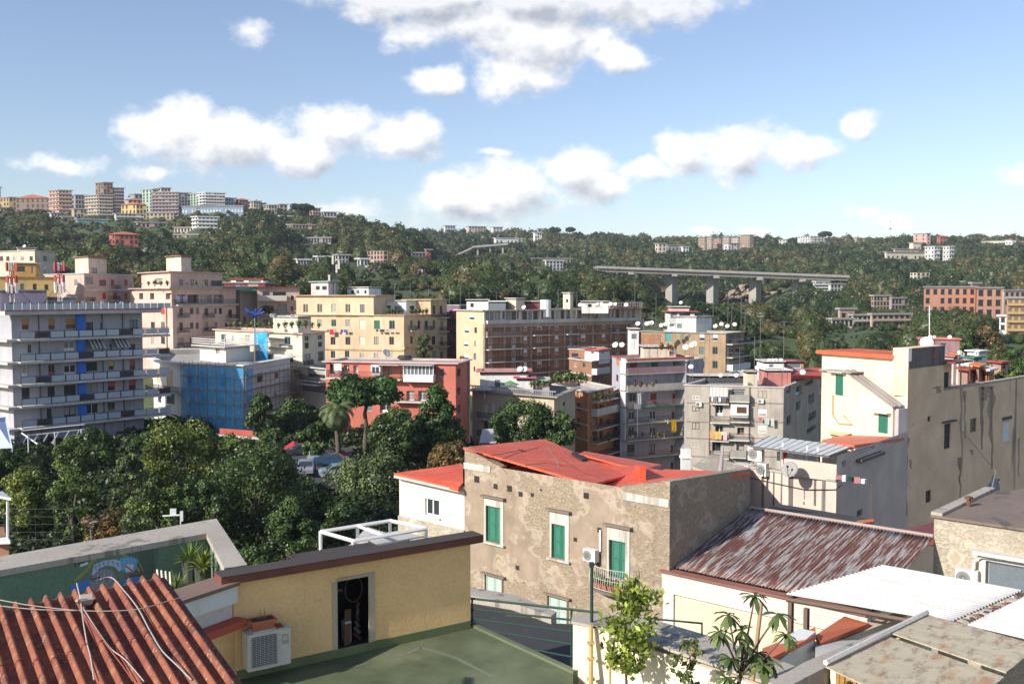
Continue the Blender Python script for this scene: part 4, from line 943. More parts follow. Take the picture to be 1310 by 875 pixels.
b3 = Bld('apartment_storey', 'top pink storey with dark windows and wide cornice on the pink block', [(183, 206), (220, 190), (286, 206)], 350, b2.zt - .5, PINKP, cat='storey', par=.6, cor=.7, cmat=PINKP, group='set back storeys of the pink block',
  wins=[[(199, 356, 208, 364, 'd', 'k')], [(229, 358, 234, 365, 'p', 'k'), (243, 358, 248, 365, 'p', 'k'), (261, 358, 266, 366, 'p', 'k'), (270, 359, 284, 366, 'g', 'd')]])
q = Bld('rooftop_room', 'square cream roof tower on top of the pink apartment block', [(215, 202), (234, 196), (247, 200)], 329, b3.zt - .6, M('plaster_tower', (.66, .54, .42)), par=0, cor=.3, cat='rooftop room', cmat=BRICK)
greens(186, 218, 366, 189, 'leafy pot plant on the top terrace of the pink block', 4, .5)
greens(233, 268, 366.5, 190, 'small pot plant along the right terrace of the pink block', 3, .4)
# B5
b = Bld('apartment_block', 'pink block with green awning behind the pink apartment block', [(286, 224), (308, 214), (334, 218)], 368, 14., PINKD, group=CITY, wins=[[(289, 376, 294, 384, 'p', 'k')], [(312, 392, 316, 400, 's', 'l'), (311, 405, 315, 414, 's', 'd')]])
m = MB(); m.slab([P(285, 372, 213), P(308, 370.5, 211), P(334, 371, 216), P(310, 365.5, 218)], .4); m.build('green_awning', FLAT('awning_green', (.04, .25, .16)), b.root)
q = Bld('rooftop_room', 'dark red roof terrace full of junk above the green awning', [(288, 222), (340, 222)], 362, b.zt - .6, M('maroon', (.22, .05, .05)), back=6, cat='roof terrace', par=.2, wins=[[(300, 363, 306, 367, 'g', 'w'), (316, 363, 330, 366, 'g', 'e')]])
q = Bld('rooftop_room', 'white garden room with a pinkish roof highest on the dark red terrace', [(297, 224), (338, 224)], 357, q.zt - .3, WHTP, back=5, cat='rooftop room', par=0, cmat=REDR, wins=[[(302, 358, 312, 361, 'g', 'k'), (318, 358, 334, 361, 'g', 'd')]])
b = Bld('apartment_block', 'maroon topped block with two deep balconies left of the yellow palazzo', [(330, 214), (384, 216)], 368, 14., PINKD, group=CITY, cmat=M('maroon', (.22, .05, .05)), cor=.8, recess=1.0,
  wins=[[(336, 373, 345, 380, 'g', 'l'), (349, 373, 366, 380, 'g', 'e'), (338, 391, 345, 401, 'd', 'k'), (355, 389, 367, 400, 'd', 'l'), (337, 409, 344, 416, 'd', 'k'), (352, 410, 366, 416, 'g', 'd'), (372, 378, 376, 384, 'p', 'r'), (372, 392, 375, 398, 's', 'r')]])
b.balc(0, 330, 367, 384, 1.6, 1, 'solid', PALEC, PALEC); b.balc(0, 330, 367, 402, 1.6, 1)
greens(334, 350, 401, 212, 'dark trailing plant on the balcony of the maroon topped block', 3, .8, 'dark')
dishes('on the low wall left of the palazzo', [(348, 404), (352, 404), (374, 405)], 168, .5, 140)
# B4 beige
b = Bld('apartment_block', 'beige three storey block with plants along its roof edge', [(276, 186), (387, 167), (416, 176)], 422, 14., BEIG, group=CITY, cmat=M('pink_cornice', (.62, .42, .33)), cor=.5, par=1.,
  wins=[[(283, 428, 289, 437, 'p', 'k'), (296, 429, 299, 437, 'p', 'e'), (314, 429, 320, 437, 'p', 'k'), (332, 429, 338, 440, 'p', 't'), (364, 431, 371.5, 441, 'p', 't'), (362, 453, 366, 463, 's', 'k'), (366, 453, 371, 463, 'g', 't'), (371, 453, 375, 463, 's', 'k'), (345, 452, 351, 462, 'p', 't')],
        [(390, 429, 395, 437, 'p', 'e'), (407, 428, 412, 435, 'p', 'e'), (389, 452, 397, 467, 'd', 'k'), (407, 449, 414, 462, 'd', 'k'), (390, 438, 395, 446, 's', 'k'), (407, 437, 412, 444, 's', 'k')]])
b.balc(1, 388, 398, 468, .6, .9); b.band(0, 447, .2, .1); b.balc(0, 362, 374, 442, .8, .2, 'solid')
greens(290, 350, 420, 172, 'low roof edge plant on the beige block', 8, .55, 'mid'); greens(352, 412, 420, 166, 'roof garden plant above the beige block corner', 7, .6, 'mid')
q = Bld('rooftop_room', 'rough beige wall with niches on the roof of the beige block', [(350, 176), (382, 172)], 405, b.zt - 1, BEIG, back=3, par=0, cat='rooftop room')
b = Bld('house', 'low beige building with striped awnings between beige block and red building', [(372, 168), (418, 160)], 468, 14., BEIG, back=14, cat='house', recess=1., wins=[[(392, 471, 416, 482, 'g', 'k'), (384, 487, 416, 499, 'g', 'k'), (374, 474, 386, 482, 'g', 'd')]])
b.balc(0, 390, 417, 485, 1.2, .9); 
m = MB(); a, z = b.F[0].uz(388, 489); c, z0 = b.F[0].uz(417, 493); m.hexa([b.F[0].w(a, z0, 2), b.F[0].w(c, z0, 2), b.F[0].w(c, z, .1), b.F[0].w(a, z, .1), b.F[0].w(a, z0 + .06, 2), b.F[0].w(c, z0 + .06, 2), b.F[0].w(c, z + .06, .1), b.F[0].w(a, z + .06, .1)]); m.build('awning', FLAT('awn_cream', (.6, .56, .48)), b.root)
# B3 white scaffolded
b = Bld('villa', 'white rounded house half wrapped in blue scaffold netting', [(196, 160), (207, 154), (238, 149), (309, 145), (371, 163), (300, 190), (210, 185)], 459, 13., WHTP, group=CITY, par=.9, cor=.9, cmat=WHTP,
  wins=[[(201, 473, 205, 489, 's', 'y'), (202, 502, 206, 514, 'p', 'g')], [(213.5, 474, 221, 494, 's', 'y'), (213.5, 503, 223, 516, 'p', 'g')],
        [(256, 478, 266, 493, 'p', 't'), (279, 478, 289, 494, 'p', 't'), (258, 507, 266, 518, 'p', 't'), (278, 508, 287, 518, 'p', 't'), (256, 532, 264, 540, 'g', 'k'), (278, 535, 287, 542, 'g', 'k'), (240, 478, 246, 492, 'p', 't')],
        [(312, 478, 318, 487, 'p', 'k'), (329, 477, 336, 490, 'g', 'k'), (352, 475, 356, 484, 's', 'r'), (315, 505, 322, 514, 'g', 'k'), (350, 502, 355, 510, 'g', 'w'), (335, 506, 341, 514, 'g', 'k')]])
b.balc(0, 196, 207, 498, 1.3, .9); b.balc(1, 206, 238, 498, 1.3, .9); b.balc(0, 196, 207, 0, 1.0, .9, z=Z(525, 152)) if 0 else None
q = Bld('rooftop_room', 'white penthouse with railed flat roof on the scaffolded house', [(256, 170), (289, 164), (320, 170)], 442, b.zt - .9, WHTP, par=0, cor=1.2, cmat=PALEC, cat='rooftop room', wins=[[(276, 446, 281, 452, 'g', 'k')]])
m = MB(); o_ = [Vector((p.x, p.y, q.zt + .2)) for p in offset(q.ft, -1.1)]; rail_pts(m, o_ + [o_[0]], 1.1, .05, 3); m.build('roof_railing', WHITE, q.root)
SC = empty('scaffolding', G(309, 143).to_3d() + Vector((0, 0, 13)), 'blue netted scaffolding around the corner of the white house', 'scaffolding')
f2, f3 = b.F[2], b.F[3]
net = M('blue_net', (.01, .42, .80), .8, .3, 1.2, 0, 0, alpha=.6)
m = MB(); zt_ = b.zt - .3; z1 = Z(545, 145)
u0, _ = f2.uz(231, 500, 1.3)
for (F_, a, c, zz) in ((f2, u0, f2.len + 1.2, z1 - 3), (f3, -1.2, 1.8, z1 - 3)):
    n = 14; rws = 8; vs = []
    for j in range(rws + 1):
        for i in range(n + 1): vs.append(F_.w(a + (c - a) * i / n, zz + (zt_ - zz) * j / rws, 1.06 + .06 * math.sin(i * 2.3 + j * 1.7)))
    m.add(vs, [(j * (n + 1) + i, j * (n + 1) + i + 1, (j + 1) * (n + 1) + i + 1, (j + 1) * (n + 1) + i) for j in range(rws) for i in range(n)])
m.build('netting', net, SC)
m = MB()
for i in range(8): u = u0 + (f2.len + 1.2 - u0) * i / 7; m.tube([f2.w(u, 12, 1.2), f2.w(u, zt_ + .8, 1.2)], .045, 5); m.tube([f2.w(u, 12, .5), f2.w(u, zt_ + .8, .5)], .045, 5)
for i in range(7): u = -1.2 + (f3.len + 2.6) * i / 6; m.tube([f3.w(u, 12, 1.2), f3.w(u, zt_ - 1, 1.2)], .045, 5); m.tube([f3.w(u, 12, .5), f3.w(u, zt_ - 1, .5)], .045, 5)
m.build('poles', M('scaffold_steel', (.30, .22, .18)), SC)
for k in range(5):
    z = zt_ - 1.4 - k * 2.0; m = MB(); m.fb(f3, -1.2, f3.len + 1.6, z - .1, z, .4, 1.3); m.fb(f3, -1.2, f3.len + 1.6, z + .9, z + .98, 1.22, 1.28); m.build('platform', M('scaffold_planks', (.33, .24, .17)), SC)
    m = MB(); m.fb(f2, u0, f2.len + 1.2, z - .1, z, .4, 1.2); m.build('platform', M('scaffold_planks', (.33, .24, .17)), SC)
m = MB(); a0 = G(280, 139); a1 = G(334, 136); FN = Fac(a0, a1); m.fb(FN, 0, FN.len, Z(556, 138), Z(549, 138), 0, .05); m.build_ = None
prop('safety_fence', m, M('fence_orange_red', (.5, .10, .07), .8, .2, 1, 0, 0, alpha=.8), 'orange red safety netting along the ground by the scaffolded house', 'fence')
m = MB(); m.fb(FN, -1.2, FN.len + 1.5, 12, Z(557, 138), -1.5, -.0); prop('garden_wall', m, PALEC, 'pale low wall under the orange safety netting', 'wall')
SC2 = empty('scaffolding', P(345, 455, 172), 'small blue netted scaffold on the beige block wall', 'scaffolding')
FB = Fac(G(333, 172.5), G(350, 169.5)); m = MB(); m.fb(FB, 0, FB.len, Z(466, 171), Z(425, 171), 1.2, 1.23); m.build('netting', net, SC2)
m = MB()
for i in range(4): m.tube([FB.w(FB.len * i / 3, Z(480, 171), 1.1), FB.w(FB.len * i / 3, Z(424, 171), 1.1)], .05, 5)
for y in (425, 437, 450, 464): m.fb(FB, -.5, FB.len + .5, Z(y, 171) - .06, Z(y, 171) + .06, .2, 1.1)
m.build('frame', M('scaffold_steel', (.30, .22, .18)), SC2)
# crane mast with blue head
m = MB(); c = P(326, 470, 160); c2 = P(326, 407, 160); m.tube([c, c2], .09, 6)
for a in range(6): m.tube([c2 + Vector((0, 0, .3)), c2 + Vector((1.6 * math.cos(a), 1.2 * math.sin(a), 1 + .5 * (a % 2)))], .16, 4, 1)
prop('hoist_mast', m, [FLAT('galvanised', (.25, .25, .26), .5, .4), FLAT('hoist_blue', (.03, .08, .35))], 'thin steel mast with blue head rising beside the scaffolded house', 'mast')
# B6 yellow palazzo
W6 = [rows([426, 445, 481.5, 501], 431, 441, 6, 'p', 'd') + rows([463.5], 431, 441, 6.5, 's', 'e') + rows([391, 409, 427, 445], 409, 417.5, 6, 'p', 't') + [(460, 409.5, 467, 421, 's', 'e'), (478.5, 410, 486, 421, 's', 'g'), (498, 410, 505, 421, 'p', 't')] + rows([426, 444], 449, 458, 5.5, 'p', 't') + rows([463, 481, 500], 451, 458, 5.5, 'p', 'w'),
      [(524.5, 410, 528, 421, 'd', 't'), (534.5, 410, 537.5, 421, 's', 'k'), (543.5, 410, 547.5, 422, 'd', 't'), (553.5, 410, 557, 421, 's', 'd'), (563, 411, 567, 422, 'd', 'd'), (534, 431, 537, 440, 'p', 'd'), (552.5, 430, 557, 441, 's', 'k'), (525, 430, 528, 440, 'p', 'd'), (544, 430, 547, 440, 'p', 'd'), (563, 431, 567, 441, 'd', 'k'), (553, 449, 558, 458, 'p', 'k'), (563, 450, 567, 459, 'p', 'k')]]
b = Bld('palazzo', 'long yellow palazzo with coloured shutters and a set back roof terrace', [(380, 203), (517, 196), (572, 208)], 403, 14., PALY, group=CITY, par=.5, cor=.35, cmat=PALO, wins=W6)
b.band(0, 445.5, .35, .2, PALO); b.band(1, 445.5, .35, .2, PALO)
for (x0, x1, y) in ((522.5, 531, 423), (542.5, 550, 423), (561, 571, 424), (561, 571, 406), (561, 571, 443)): b.balc(1, x0, x1, y, .9, .95)
f6 = b.F[0]; u9, _ = f6.uz(478, 390); pa = f6.w(0, 0); pb = f6.w(u9, 0)
q = Bld('palazzo_storey', 'yellow top storey with five windows at the left end of the palazzo', [Vector((pa.x, pa.y)), Vector((pb.x, pb.y))], Z(378.5, 203) * 1.0, b.zt - .45, PALY, back=11, par=.6, cor=.6, cmat=PALO, cat='storey', wins=[rows([391, 409, 427, 445], 389, 400, 6, 'p', 'e') + rows([463.5], 389.5, 400, 6, 'p', 'k')])
f7 = b.F[1]; u8, _ = f7.uz(551, 390); pa = f7.w(u8, 0); pb = f7.w(f7.len, 0)
q2 = Bld('palazzo_storey', 'ochre top storey at the right end of the palazzo', [Vector((pa.x, pa.y)), Vector((pb.x, pb.y))], Z(384, 205), b.zt - .45, PALO, back=9, par=.6, cor=.5, cmat=PALO, cat='storey', wins=[[(553.5, 391, 557, 402, 's', 'b'), (562.5, 391, 566, 402, 's', 'b')]])
q = Bld('rooftop_room', 'white glazed penthouse with awning set back on the palazzo terrace', [(478, 205), (520, 203), (551, 209)], 385, b.zt - .5, WHTP, cat='rooftop room', par=.2, cor=.4, cmat=PALEC, wins=[[(492, 391, 500, 401, 'g', 'k'), (504, 391, 514, 401, 'g', 'w'), (480, 389, 488, 400, 'g', 'w')], [(524, 391, 530, 401, 'g', 'k'), (533, 391, 545, 401, 'g', 'k')]])
greens(495, 516, 402.5, 197.5, 'bushy pot plant on the palazzo terrace, front row', 5, .65, 'dark'); greens(524, 548, 402.5, 200, 'bushy pot plant on the right palazzo terrace', 5, .6, 'dark')
q = Bld('rooftop_room', 'pale pink roof house with a mint green roof on the palazzo', [(399, 214), (421, 208), (433, 212)], 361, 33., M('plaster_pale_pink', (.6, .5, .48)), cat='rooftop room', par=0, cor=.5, cmat=FLAT('mint', (.38, .55, .48)), wins=[[(404, 366, 409, 371, 'g', 'd'), (412, 366, 418, 371, 'g', 'd')]])
q = Bld('rooftop_room', 'low white roof building behind the palazzo cornice', [(445, 214), (472, 210), (488, 214)], 368, 33., WHTP, cat='rooftop room', par=0, cor=.3, wins=[[(449, 371, 453, 376, 'g', 'k'), (456, 371, 460, 376, 'p', 'k'), (466, 371, 469, 376, 'g', 'k')]])
m = MB(); c = P(431, 376, 210)
for dx, h in ((-.8, 8.2), (0, 6.4), (.5, 7.2), (-1.6, 4.2)): m.tube([c + Vector((dx, 0, 0)), c + Vector((dx, 0, h))], .09, 5); m.box((c.x + dx, c.y - .15, c.z + h - 1), (.4, .25, 1.8), 0, 1)
prop('phone_mast', m, [DARKM, PALEC], 'cluster of thin antenna poles on the palazzo roof', 'mast')
aerials('on the palazzo and tan block roofs', [(505, 382, 3), (525, 383, 3.5), (548, 384, 3), (575, 397, 5), (589, 396, 5), (600, 394, 4)], 203)
dishes('on the flat roof of the red building', [(494, 451)], 142, .9, 140)
cloths(f6, 418, 446, 421.5, [(418.5, 421, 425, (.03, .12, .4)), (421.5, 427, 428, (.6, .02, .03)), (428, 431, 424, (.45, .3, .2)), (436, 439, 425, (.03, .05, .3)), (440, 445, 425, (.02, .12, .5))], 'red and blue washing hanging under the palazzo windows', .9)
cloths(f6, 481, 507, 421.5, [(481, 484, 424, (.05, .05, .05)), (486, 492, 424.5, (.03, .03, .06)), (494, 498, 424, (.4, .3, .3)), (500, 505, 424, (.5, .48, .45))], 'dark washing hanging at the right of the palazzo front', .9)
tree(542, 423, 190, 20, 'round', 'pale', 'grey green tree growing before the right face of the palazzo', zb=14, n=30, lp=70, group='trees between the apartment houses')
# purple block squeezed in
b = Bld('apartment_block', 'narrow dark purple block with maroon balconies right of the palazzo', [(571, 215), (588, 212)], 391, 14., M('plaster_purple', (.22, .13, .20)), group=CITY, back=12, wins=[[(575, 397, 579, 404, 'p', 'k'), (575, 410, 579, 418, 'p', 'l'), (575, 426, 579, 434, 'p', 'l'), (575, 442, 579, 450, 'p', 'k')]])
for y in (407, 422, 438, 453): b.balc(0, 572, 587, y, 1.3, 1, 'solid', M('maroon', (.22, .05, .05)), M('maroon', (.22, .05, .05)))
# B7 red building
b = Bld('apartment_block', 'red apartment building with flat grey roof behind the umbrella pine', [(417, 138.5), (583, 134.5), (600, 142)], 463, 13., REDP, group=CITY, par=.1, cor=.45, cmat=M('pinkish_cornice', (.62, .42, .38)), recess=.7,
  wins=[[(422, 466, 437, 478, 'g', 'k'), (440, 467, 447, 479, 'd', 'w'), (452, 467, 458, 477, 'd', 'w'), (496, 470, 503, 479, 'p', 'd'), (560, 472, 568, 482, 'g', 'l'), (422, 486, 437, 500, 'g', 'k'), (424, 508, 438, 520, 'g', 'k'), (486, 516, 500, 528, 'd', 'w'), (466, 518, 476, 526, 'g', 'l'), (444, 552, 450, 564, 'd', 't'), (452, 552, 460, 564, 'd', 't'), (520, 500, 530, 516, 'd', 'w'), (535, 500, 545, 516, 'd', 'w')],
        [(585, 471, 589, 482, 'p', 'u'), (584.5, 495, 589, 506, 'p', 'w'), (584.5, 517, 589, 529, 'p', 'w'), (584.5, 541, 589, 551, 'p', 'd')]])
for y in (482, 503, 524): b.balc(0, 421, 438, y, 1.1, 1)
b.balc(0, 438, 515, 483, 1.2, 1, 'bars'); b.balc(0, 505, 556, 512, 1.2, 1)
m = MB(); F_ = b.F[0]; a, z0 = F_.uz(517, 488, .9); c, z1 = F_.uz(555, 467, .9); m.fb(F_, a, c, z0, z0 + 1, 0, 1.3, 0); m.fb(F_, a, c, z1 - .15, z1, 0, 1.4, 0); m.fb(F_, a + .05, c - .05, z0 + 1, z1 - .15, 1.05, 1.1, 1)
for k in range(9): u = a + (c - a) * k / 8; m.fb(F_, u - .05, u + .05, z0 + 1, z1 - .15, 1.1, 1.2, 0)
m.build('glazed_veranda', [WHITE, GLASSB], b.root)
m = MB(); a, z0 = F_.uz(475, 480, .9); c, z1 = F_.uz(487, 467, .9); m.fb(F_, a, c, z0, z1, 0, 1.1, 0); m.fb(F_, a + .2, (a + c) / 2 - .06, z0 + .35, z1 - .25, 1.1, 1.13, 1); m.fb(F_, (a + c) / 2 + .06, c - .2, z0 + .35, z1 - .25, 1.1, 1.13, 1); m.build('enclosed_balcony', [WHITE, GLASS], b.root)
m = MB()
for a_, c_ in ((486, 515), (517, 557)): a, z = F_.uz(a_, 467, 0); c, _ = F_.uz(c_, 467, 0); m.fb(F_, a, c, z + .1, z + .16, 0, 1.9)
m.build('awning', PALEC, b.root)
cloths(F_, 424, 438, 465, [(427, 437, 477, (.62, .6, .55))], 'white sheet hanging in the top left loggia of the red building', .75)
m = MB(); u, _ = b.F[1].uz(598, 500); m.tube([b.F[1].w(b.F[1].len - .5, 13, .15), b.F[1].w(b.F[1].len - .5, b.zt, .15)], .16, 6); m.build('drainpipe', PALEC, b.root)
m = MB(); c = P(518, 458, 144); m.tube([c, c + Vector((0, 0, .4))], 1.2, 10, 0, .9); m.build('roof_vent', DARKM, b.root)
# B8 big brick block
f_ = []
b = Bld('apartment_block', 'widest brown brick apartment block with concrete frame and tan end', [(584, 197), (618, 190), (820, 216)], 397, 8., TANP, group=CITY, par=.7, cor=.5, cmat=PALEC, recess=.15,
  wins=[[(600, 402, 607, 409, 'r', 'w'), (594, 419, 600, 426, 'r', 'w'), (607, 419, 610, 426, 'g', 'k'), (593, 437, 599, 443, 'r', 'w'), (607, 436, 609, 443, 'g', 'k'), (594, 453, 600, 461, 'r', 'w'), (606, 452, 609, 460, 'g', 'k'), (606, 469, 608, 475, 'g', 'k')]])
F_ = b.F[1]; zs = [Z(y, 190) for y in (413.5, 430.5, 447, 463.5, 480, 497)]
m = MB(); m.fb(F_, .02, F_.len - .02, 8, zs[0], 0, .25); bw = m.build('brick_infill', BRICK, b.root)
m = MB()
for z in zs: m.fb(F_, 0, F_.len, z - .28, z, 0, .5)
cols = [619, 644, 665, 678, 701, 721, 738, 757, 780, 800, 819]
for px in cols: u, _ = F_.uz(px, 440); m.fb(F_, u - .18, u + .18, 8, zs[0] - .28, .25, .44)
m.fb(F_, 0, F_.len, zs[0] - .9, zs[0] + .02, .5, .62); m.build('concrete_frame', M('frame_tan', (.38, .32, .25), .9, .15, .5, .4, .3), b.root)
for i in range(1, 5):
    zt1, zb1 = zs[i - 1] - .3, zs[i]
    for k, (px, w, st, c, bal) in enumerate([(626, 6, 'd', 'w', 1), (635, 5, 'g', 'k', 0), (656, 6, 'd', 'w', 1), (671, 5, 'r', 'w', 0), (689, 8, 'r', 'w', 2), (711, 6, 'r', 'w', 0), (729, 5, 'd', 'l', 2), (745, 9 if i == 1 else 8, 'r', 'w', 0), (760, 2.2, 'g', 'k', 0), (771, 6, 'r', 'w', 0), (789, 7, 'd', 'l', 1), (809, 6, 'd', 'w', 1)]):
        if px > 745 and i > 3: continue
        u, _ = F_.uz(px, 430); wm = w / FPX * 195; h = 1.35 if st in 'rg' else 2.0
        if (i * 3 + k) % 7 == 3 and st == 'r': st, c = 'p', 'w'
        window(b.root, F_, u, zb1 + (.85 if st in 'rpg' else .05), wm, h, st, c, .27)
    for a_, c_ in ((619.5, 664), (679, 700), (722, 737), (781, 819)):
        if a_ == 619.5 and i == 1: b.balc(1, a_, c_, 0, .9, .9, 'solid', PALEC, M('parapet_brown', (.27, .2, .16)), z=zb1 + .01)
        else: b.balc(1, a_, c_, 0, 1.5, .95, 'bars', PALEC, DARKM, z=zb1 + .01)
# glazed top storey details
for k, px in enumerate(range(622, 816, 7)):
    u, _ = F_.uz(px, 405); window(b.root, F_, u, zs[0] + .15, 1.15, 2.1, 'g' if k % 3 else 'd', 'l' if k % 5 in (1, 3) else 'k', .03)
m = MB()
for px in (619, 640, 664, 690, 703, 722, 736, 755, 765, 780, 798, 812): u, _ = F_.uz(px, 405); m.fb(F_, u - .2, u + .2, zs[0], b.zt - .1, .02, .35)
m.build('terrace_pillars', PALEC, b.root)
b.balc(1, 620, 819, 0, .9, .5, 'solid', PALEC, PALEC, z=zs[0] + .03)
TB = b
def roofroom(label, x0, x1, y, d, mat, hb=3.0, back=5, wins=(), cmat=None, xm=None, par=0, cor=.25, base=None, cat='rooftop room', name='rooftop_room'):
    ch = [(x0, d), (x1, d)] if xm is None else [(x0, d + 3), (xm, d), (x1, d + 3)]
    return Bld(name, label, ch, y, Z(y, d) - hb if base is None else base, mat, back=back, wins=[list(wins)], cmat=cmat, par=par, cor=cor, cat=cat)
rb_ = b.zt - .72
roofroom('flat white roof room at the left end of the brown brick block', 597, 625, 384, 199, WHTP, base=rb_, wins=[(602, 388, 606, 393, 'g', 'k')])
roofroom('grey glass greenhouse dome on the brown brick block', 626, 647, 386, 198, GLASSB, base=rb_, cmat=WHITE)
roofroom('beige roof room with red shed on the brown brick block', 647, 671, 382, 199, M('plaster_cream2', (.58, .50, .38)), base=rb_, xm=660)
roofroom('dark red brick roof shed left of the water tank', 671, 692, 386, 203, M('maroon', (.22, .05, .05)), base=rb_)
roofroom('tall narrow cream chimney tower on the brown brick block', 720, 733, 375, 203, BEIG, base=rb_, xm=729, wins=[(724, 383, 727, 387, 'g', 'k')], name='chimney_tower', cat='tower')
roofroom('white sloping roof room with dishes on the brown brick block', 745, 778, 386, 202, WHTP, base=rb_, wins=[(752, 389, 757, 393, 'g', 'k'), (762, 389, 768, 393, 'g', 'l')])
m = MB(); c = P(698, 393, 200); m.tube([c - Vector((0, 0, 2)), c + Vector((0, 0, 1.5))], 1.1, 12); prop('water_tank', m, WHITE, 'white cylindrical water tank on the brown brick block roof', 'tank')
m = MB(); a, _ = F_.uz(779, 400); m.fb(F_, a, F_.len + 1.2, b.zt + .15, b.zt + .3, -1, 1.6); m.build('red_awning', FLAT('awning_red', (.42, .05, .05)), b.root)
m = MB(); rail_pts(m, [F_.w(a + (F_.len - a) * k / 14, b.zt, .2) for k in range(15)], 1.4, .035, 2); m.build('roof_railing', WHITE, b.root)
dishes('along the roof of the brown brick block', [(670, 393), (742, 390), (764, 389), (769, 389), (781, 389), (787, 389), (801, 390)], 199, .55)
aerials('along the roof of the brown brick block', [(635, 392, 3), (689, 392, 4), (714, 392, 3.5), (738, 392, 3), (785, 392, 3), (812, 392, 6)], 200)
# B9 brick + white penthouse
b = Bld('apartment_block', 'small brick block with a white penthouse between the brown blocks', [(729, 180), (757, 172), (785, 180)], 459, 4., BRICK, group=CITY, par=.6, cor=.3, wins=[[(734, 464, 738, 469, 'p', 'w'), (745, 464, 749, 470, 'p', 't')], [(761, 470, 765, 477, 'd', 't'), (766, 470, 771, 477, 'd', 'y'), (766, 486, 769, 492, 'p', 'w')]])
b.balc(1, 757, 774, 478, 1, .9, 'solid', WHTP, WHTP); b.band(0, 476, .3, .15)
q = Bld('rooftop_room', 'bright white penthouse with two small windows on the brick block', [(748, 178), (766, 174), (780, 178)], 447, b.zt - .6, WHTP, par=0, cor=.4, cmat=REDR, cat='rooftop room', wins=[[(756, 449, 760, 452, 'g', 'k')], [(769, 449, 773, 452, 'g', 'k')]])
b = Bld('house', 'brick roof house with flower terrace right of the white penthouse', [(728, 184), (748, 182)], 447, 12., BRICK, back=8, par=.6, cor=.2, cat='house', wins=[[(731, 452, 740, 457, 'g', 'd')]])
# B11 orange with balconies
b = Bld('apartment_block', 'orange brown block with stacked grey balconies left of the lilac block', [(708, 165), (752, 152), (785, 160)], 492, 2., ORNG, group=CITY, par=.8, cor=.35, recess=.9,
  wins=[[(738, 499, 742, 508, 'p', 'e'), (738, 516, 742, 526, 'g', 'd'), (738, 535, 742, 545, 'g', 'e')], [r for y in (498, 517, 534, 551) for r in ((758, y, 764, y + 11, 'd', 't' if y == 498 else 'w'), (767, y, 772, y + 11, 'g', 'k'), (775, y + 1, 781, y + 11, 'd', 'd'))]])
m = MB(); m.fb(b.F[1], .3, b.F[1].len - .02, 2, b.zt - .3, 0, .05); 
for y in (513.5, 531, 549, 567, 585): b.balc(1, 756, 785, y, 1.1, 1, 'bars' if y != 531 else 'solid', PALEC, DARKM if y != 531 else PALEC)
for y in (513, 531, 549): b.band(0, y, .25, .12)
greens(710, 752, 490, 150, 'green hedge plant on the roof terrace of the orange block', 8, .8, 'mid'); greens(757, 783, 513, 151, 'plant on the upper balcony of the orange block', 3, .45, 'dark'); greens(757, 783, 566, 151, 'plant on the lower balcony of the orange block', 3, .45, 'dark')
# B10
b = Bld('apartment_block', 'low beige block with balustraded roof terrace behind dark trees', [(604, 146), (709, 137), (736, 150)], 500, 4., M('plaster_beige2', (.50, .42, .30)), group=CITY, par=.9, cor=.7, cmat=M('grey_balustrade', (.30, .28, .25)), recess=.3,
  wins=[[(619, 516, 624, 530, 's', 'e'), (628, 516, 633, 530, 's', 'e'), (640, 517, 645, 531, 's', 'e'), (619, 540, 624, 553, 'd', 'k'), (628, 541, 633, 553, 'd', 'k')], [(720, 513, 723, 520, 'p', 'd')]])
b.balc(0, 615, 650, 534, 1, .9); b.balc(0, 615, 650, 557, 1, .9)
F_ = b.F[0]; m = MB(); n = 46
for k in range(n): u = F_.len * (k + .5) / n; m.tube([F_.w(u, b.zt + .16, .2), F_.w(u, b.zt + .75, .2)], .08, 5)
m.fb(F_, -.5, F_.len + .5, b.zt + .75, b.zt + .9, .08, .34); m.build('balustrade', M('grey_balustrade', (.30, .28, .25)), b.root)
rb_ = b.zt - .9
roofroom('white roof house with a long pink roof on the balustraded terrace', 614, 676, 476, 147, WHTP, base=rb_, cmat=M('pink_roof', (.5, .2, .17)), cor=.6, wins=[(633, 486, 640, 496, 'd', 'b')])
roofroom('white cube with pink awning right of the pink roofed house', 661, 682, 484, 145, WHTP, base=rb_, cmat=M('pink_awning', (.5, .12, .14)), cor=.5)
roofroom('blue grey glass box on the balustraded terrace', 684, 703, 487, 146, GREYP, base=rb_, wins=[(688, 490, 700, 498, 'g', 'l')])
for x, c, l in ((652, (.12, .3, .12), 'open green parasol on the balustraded terrace'), (620, (.45, .42, .36), 'cream parasol at the left end of the balustraded terrace')):
    p = P(x, 491 if x == 652 else 497, 143); rt = empty('parasol', (p.x, p.y, rb_), l, 'parasol'); m = MB(); k = 8
    m.add([p + Vector((0, 0, .5))] + [p + Vector((1.5 * math.cos(j * .785), 1.5 * math.sin(j * .785), -.1)) for j in range(k)], [(0, 1 + j, 1 + (j + 1) % k) for j in range(k)]); m.build('canopy', FLAT('parasol%d' % x, c), rt)
    m = MB(); m.tube([(p.x, p.y, rb_), p + Vector((0, 0, .45))], .04, 5); m.build('pole', WHITE, rt)
dishes('on the balustraded terrace house', [(665, 472), (671, 472)], 146, .55)
greens(676, 706, 496, 139, 'bush at the right end of the balustraded terrace', 4, .6, 'mid')
m = MB(); p = [P(613, 566, 128), P(640, 566, 127), P(634, 548, 133), P(617, 549, 134)]; m.slab(p, .08)
for q in p: m.tube([q, (q.x, q.y, 8)], .05, 4)
prop('tarpaulin_shelter', m, FLAT('tarp_grey', (.42, .42, .42)), 'grey tarpaulin shelter at the foot of the beige block', 'shelter')
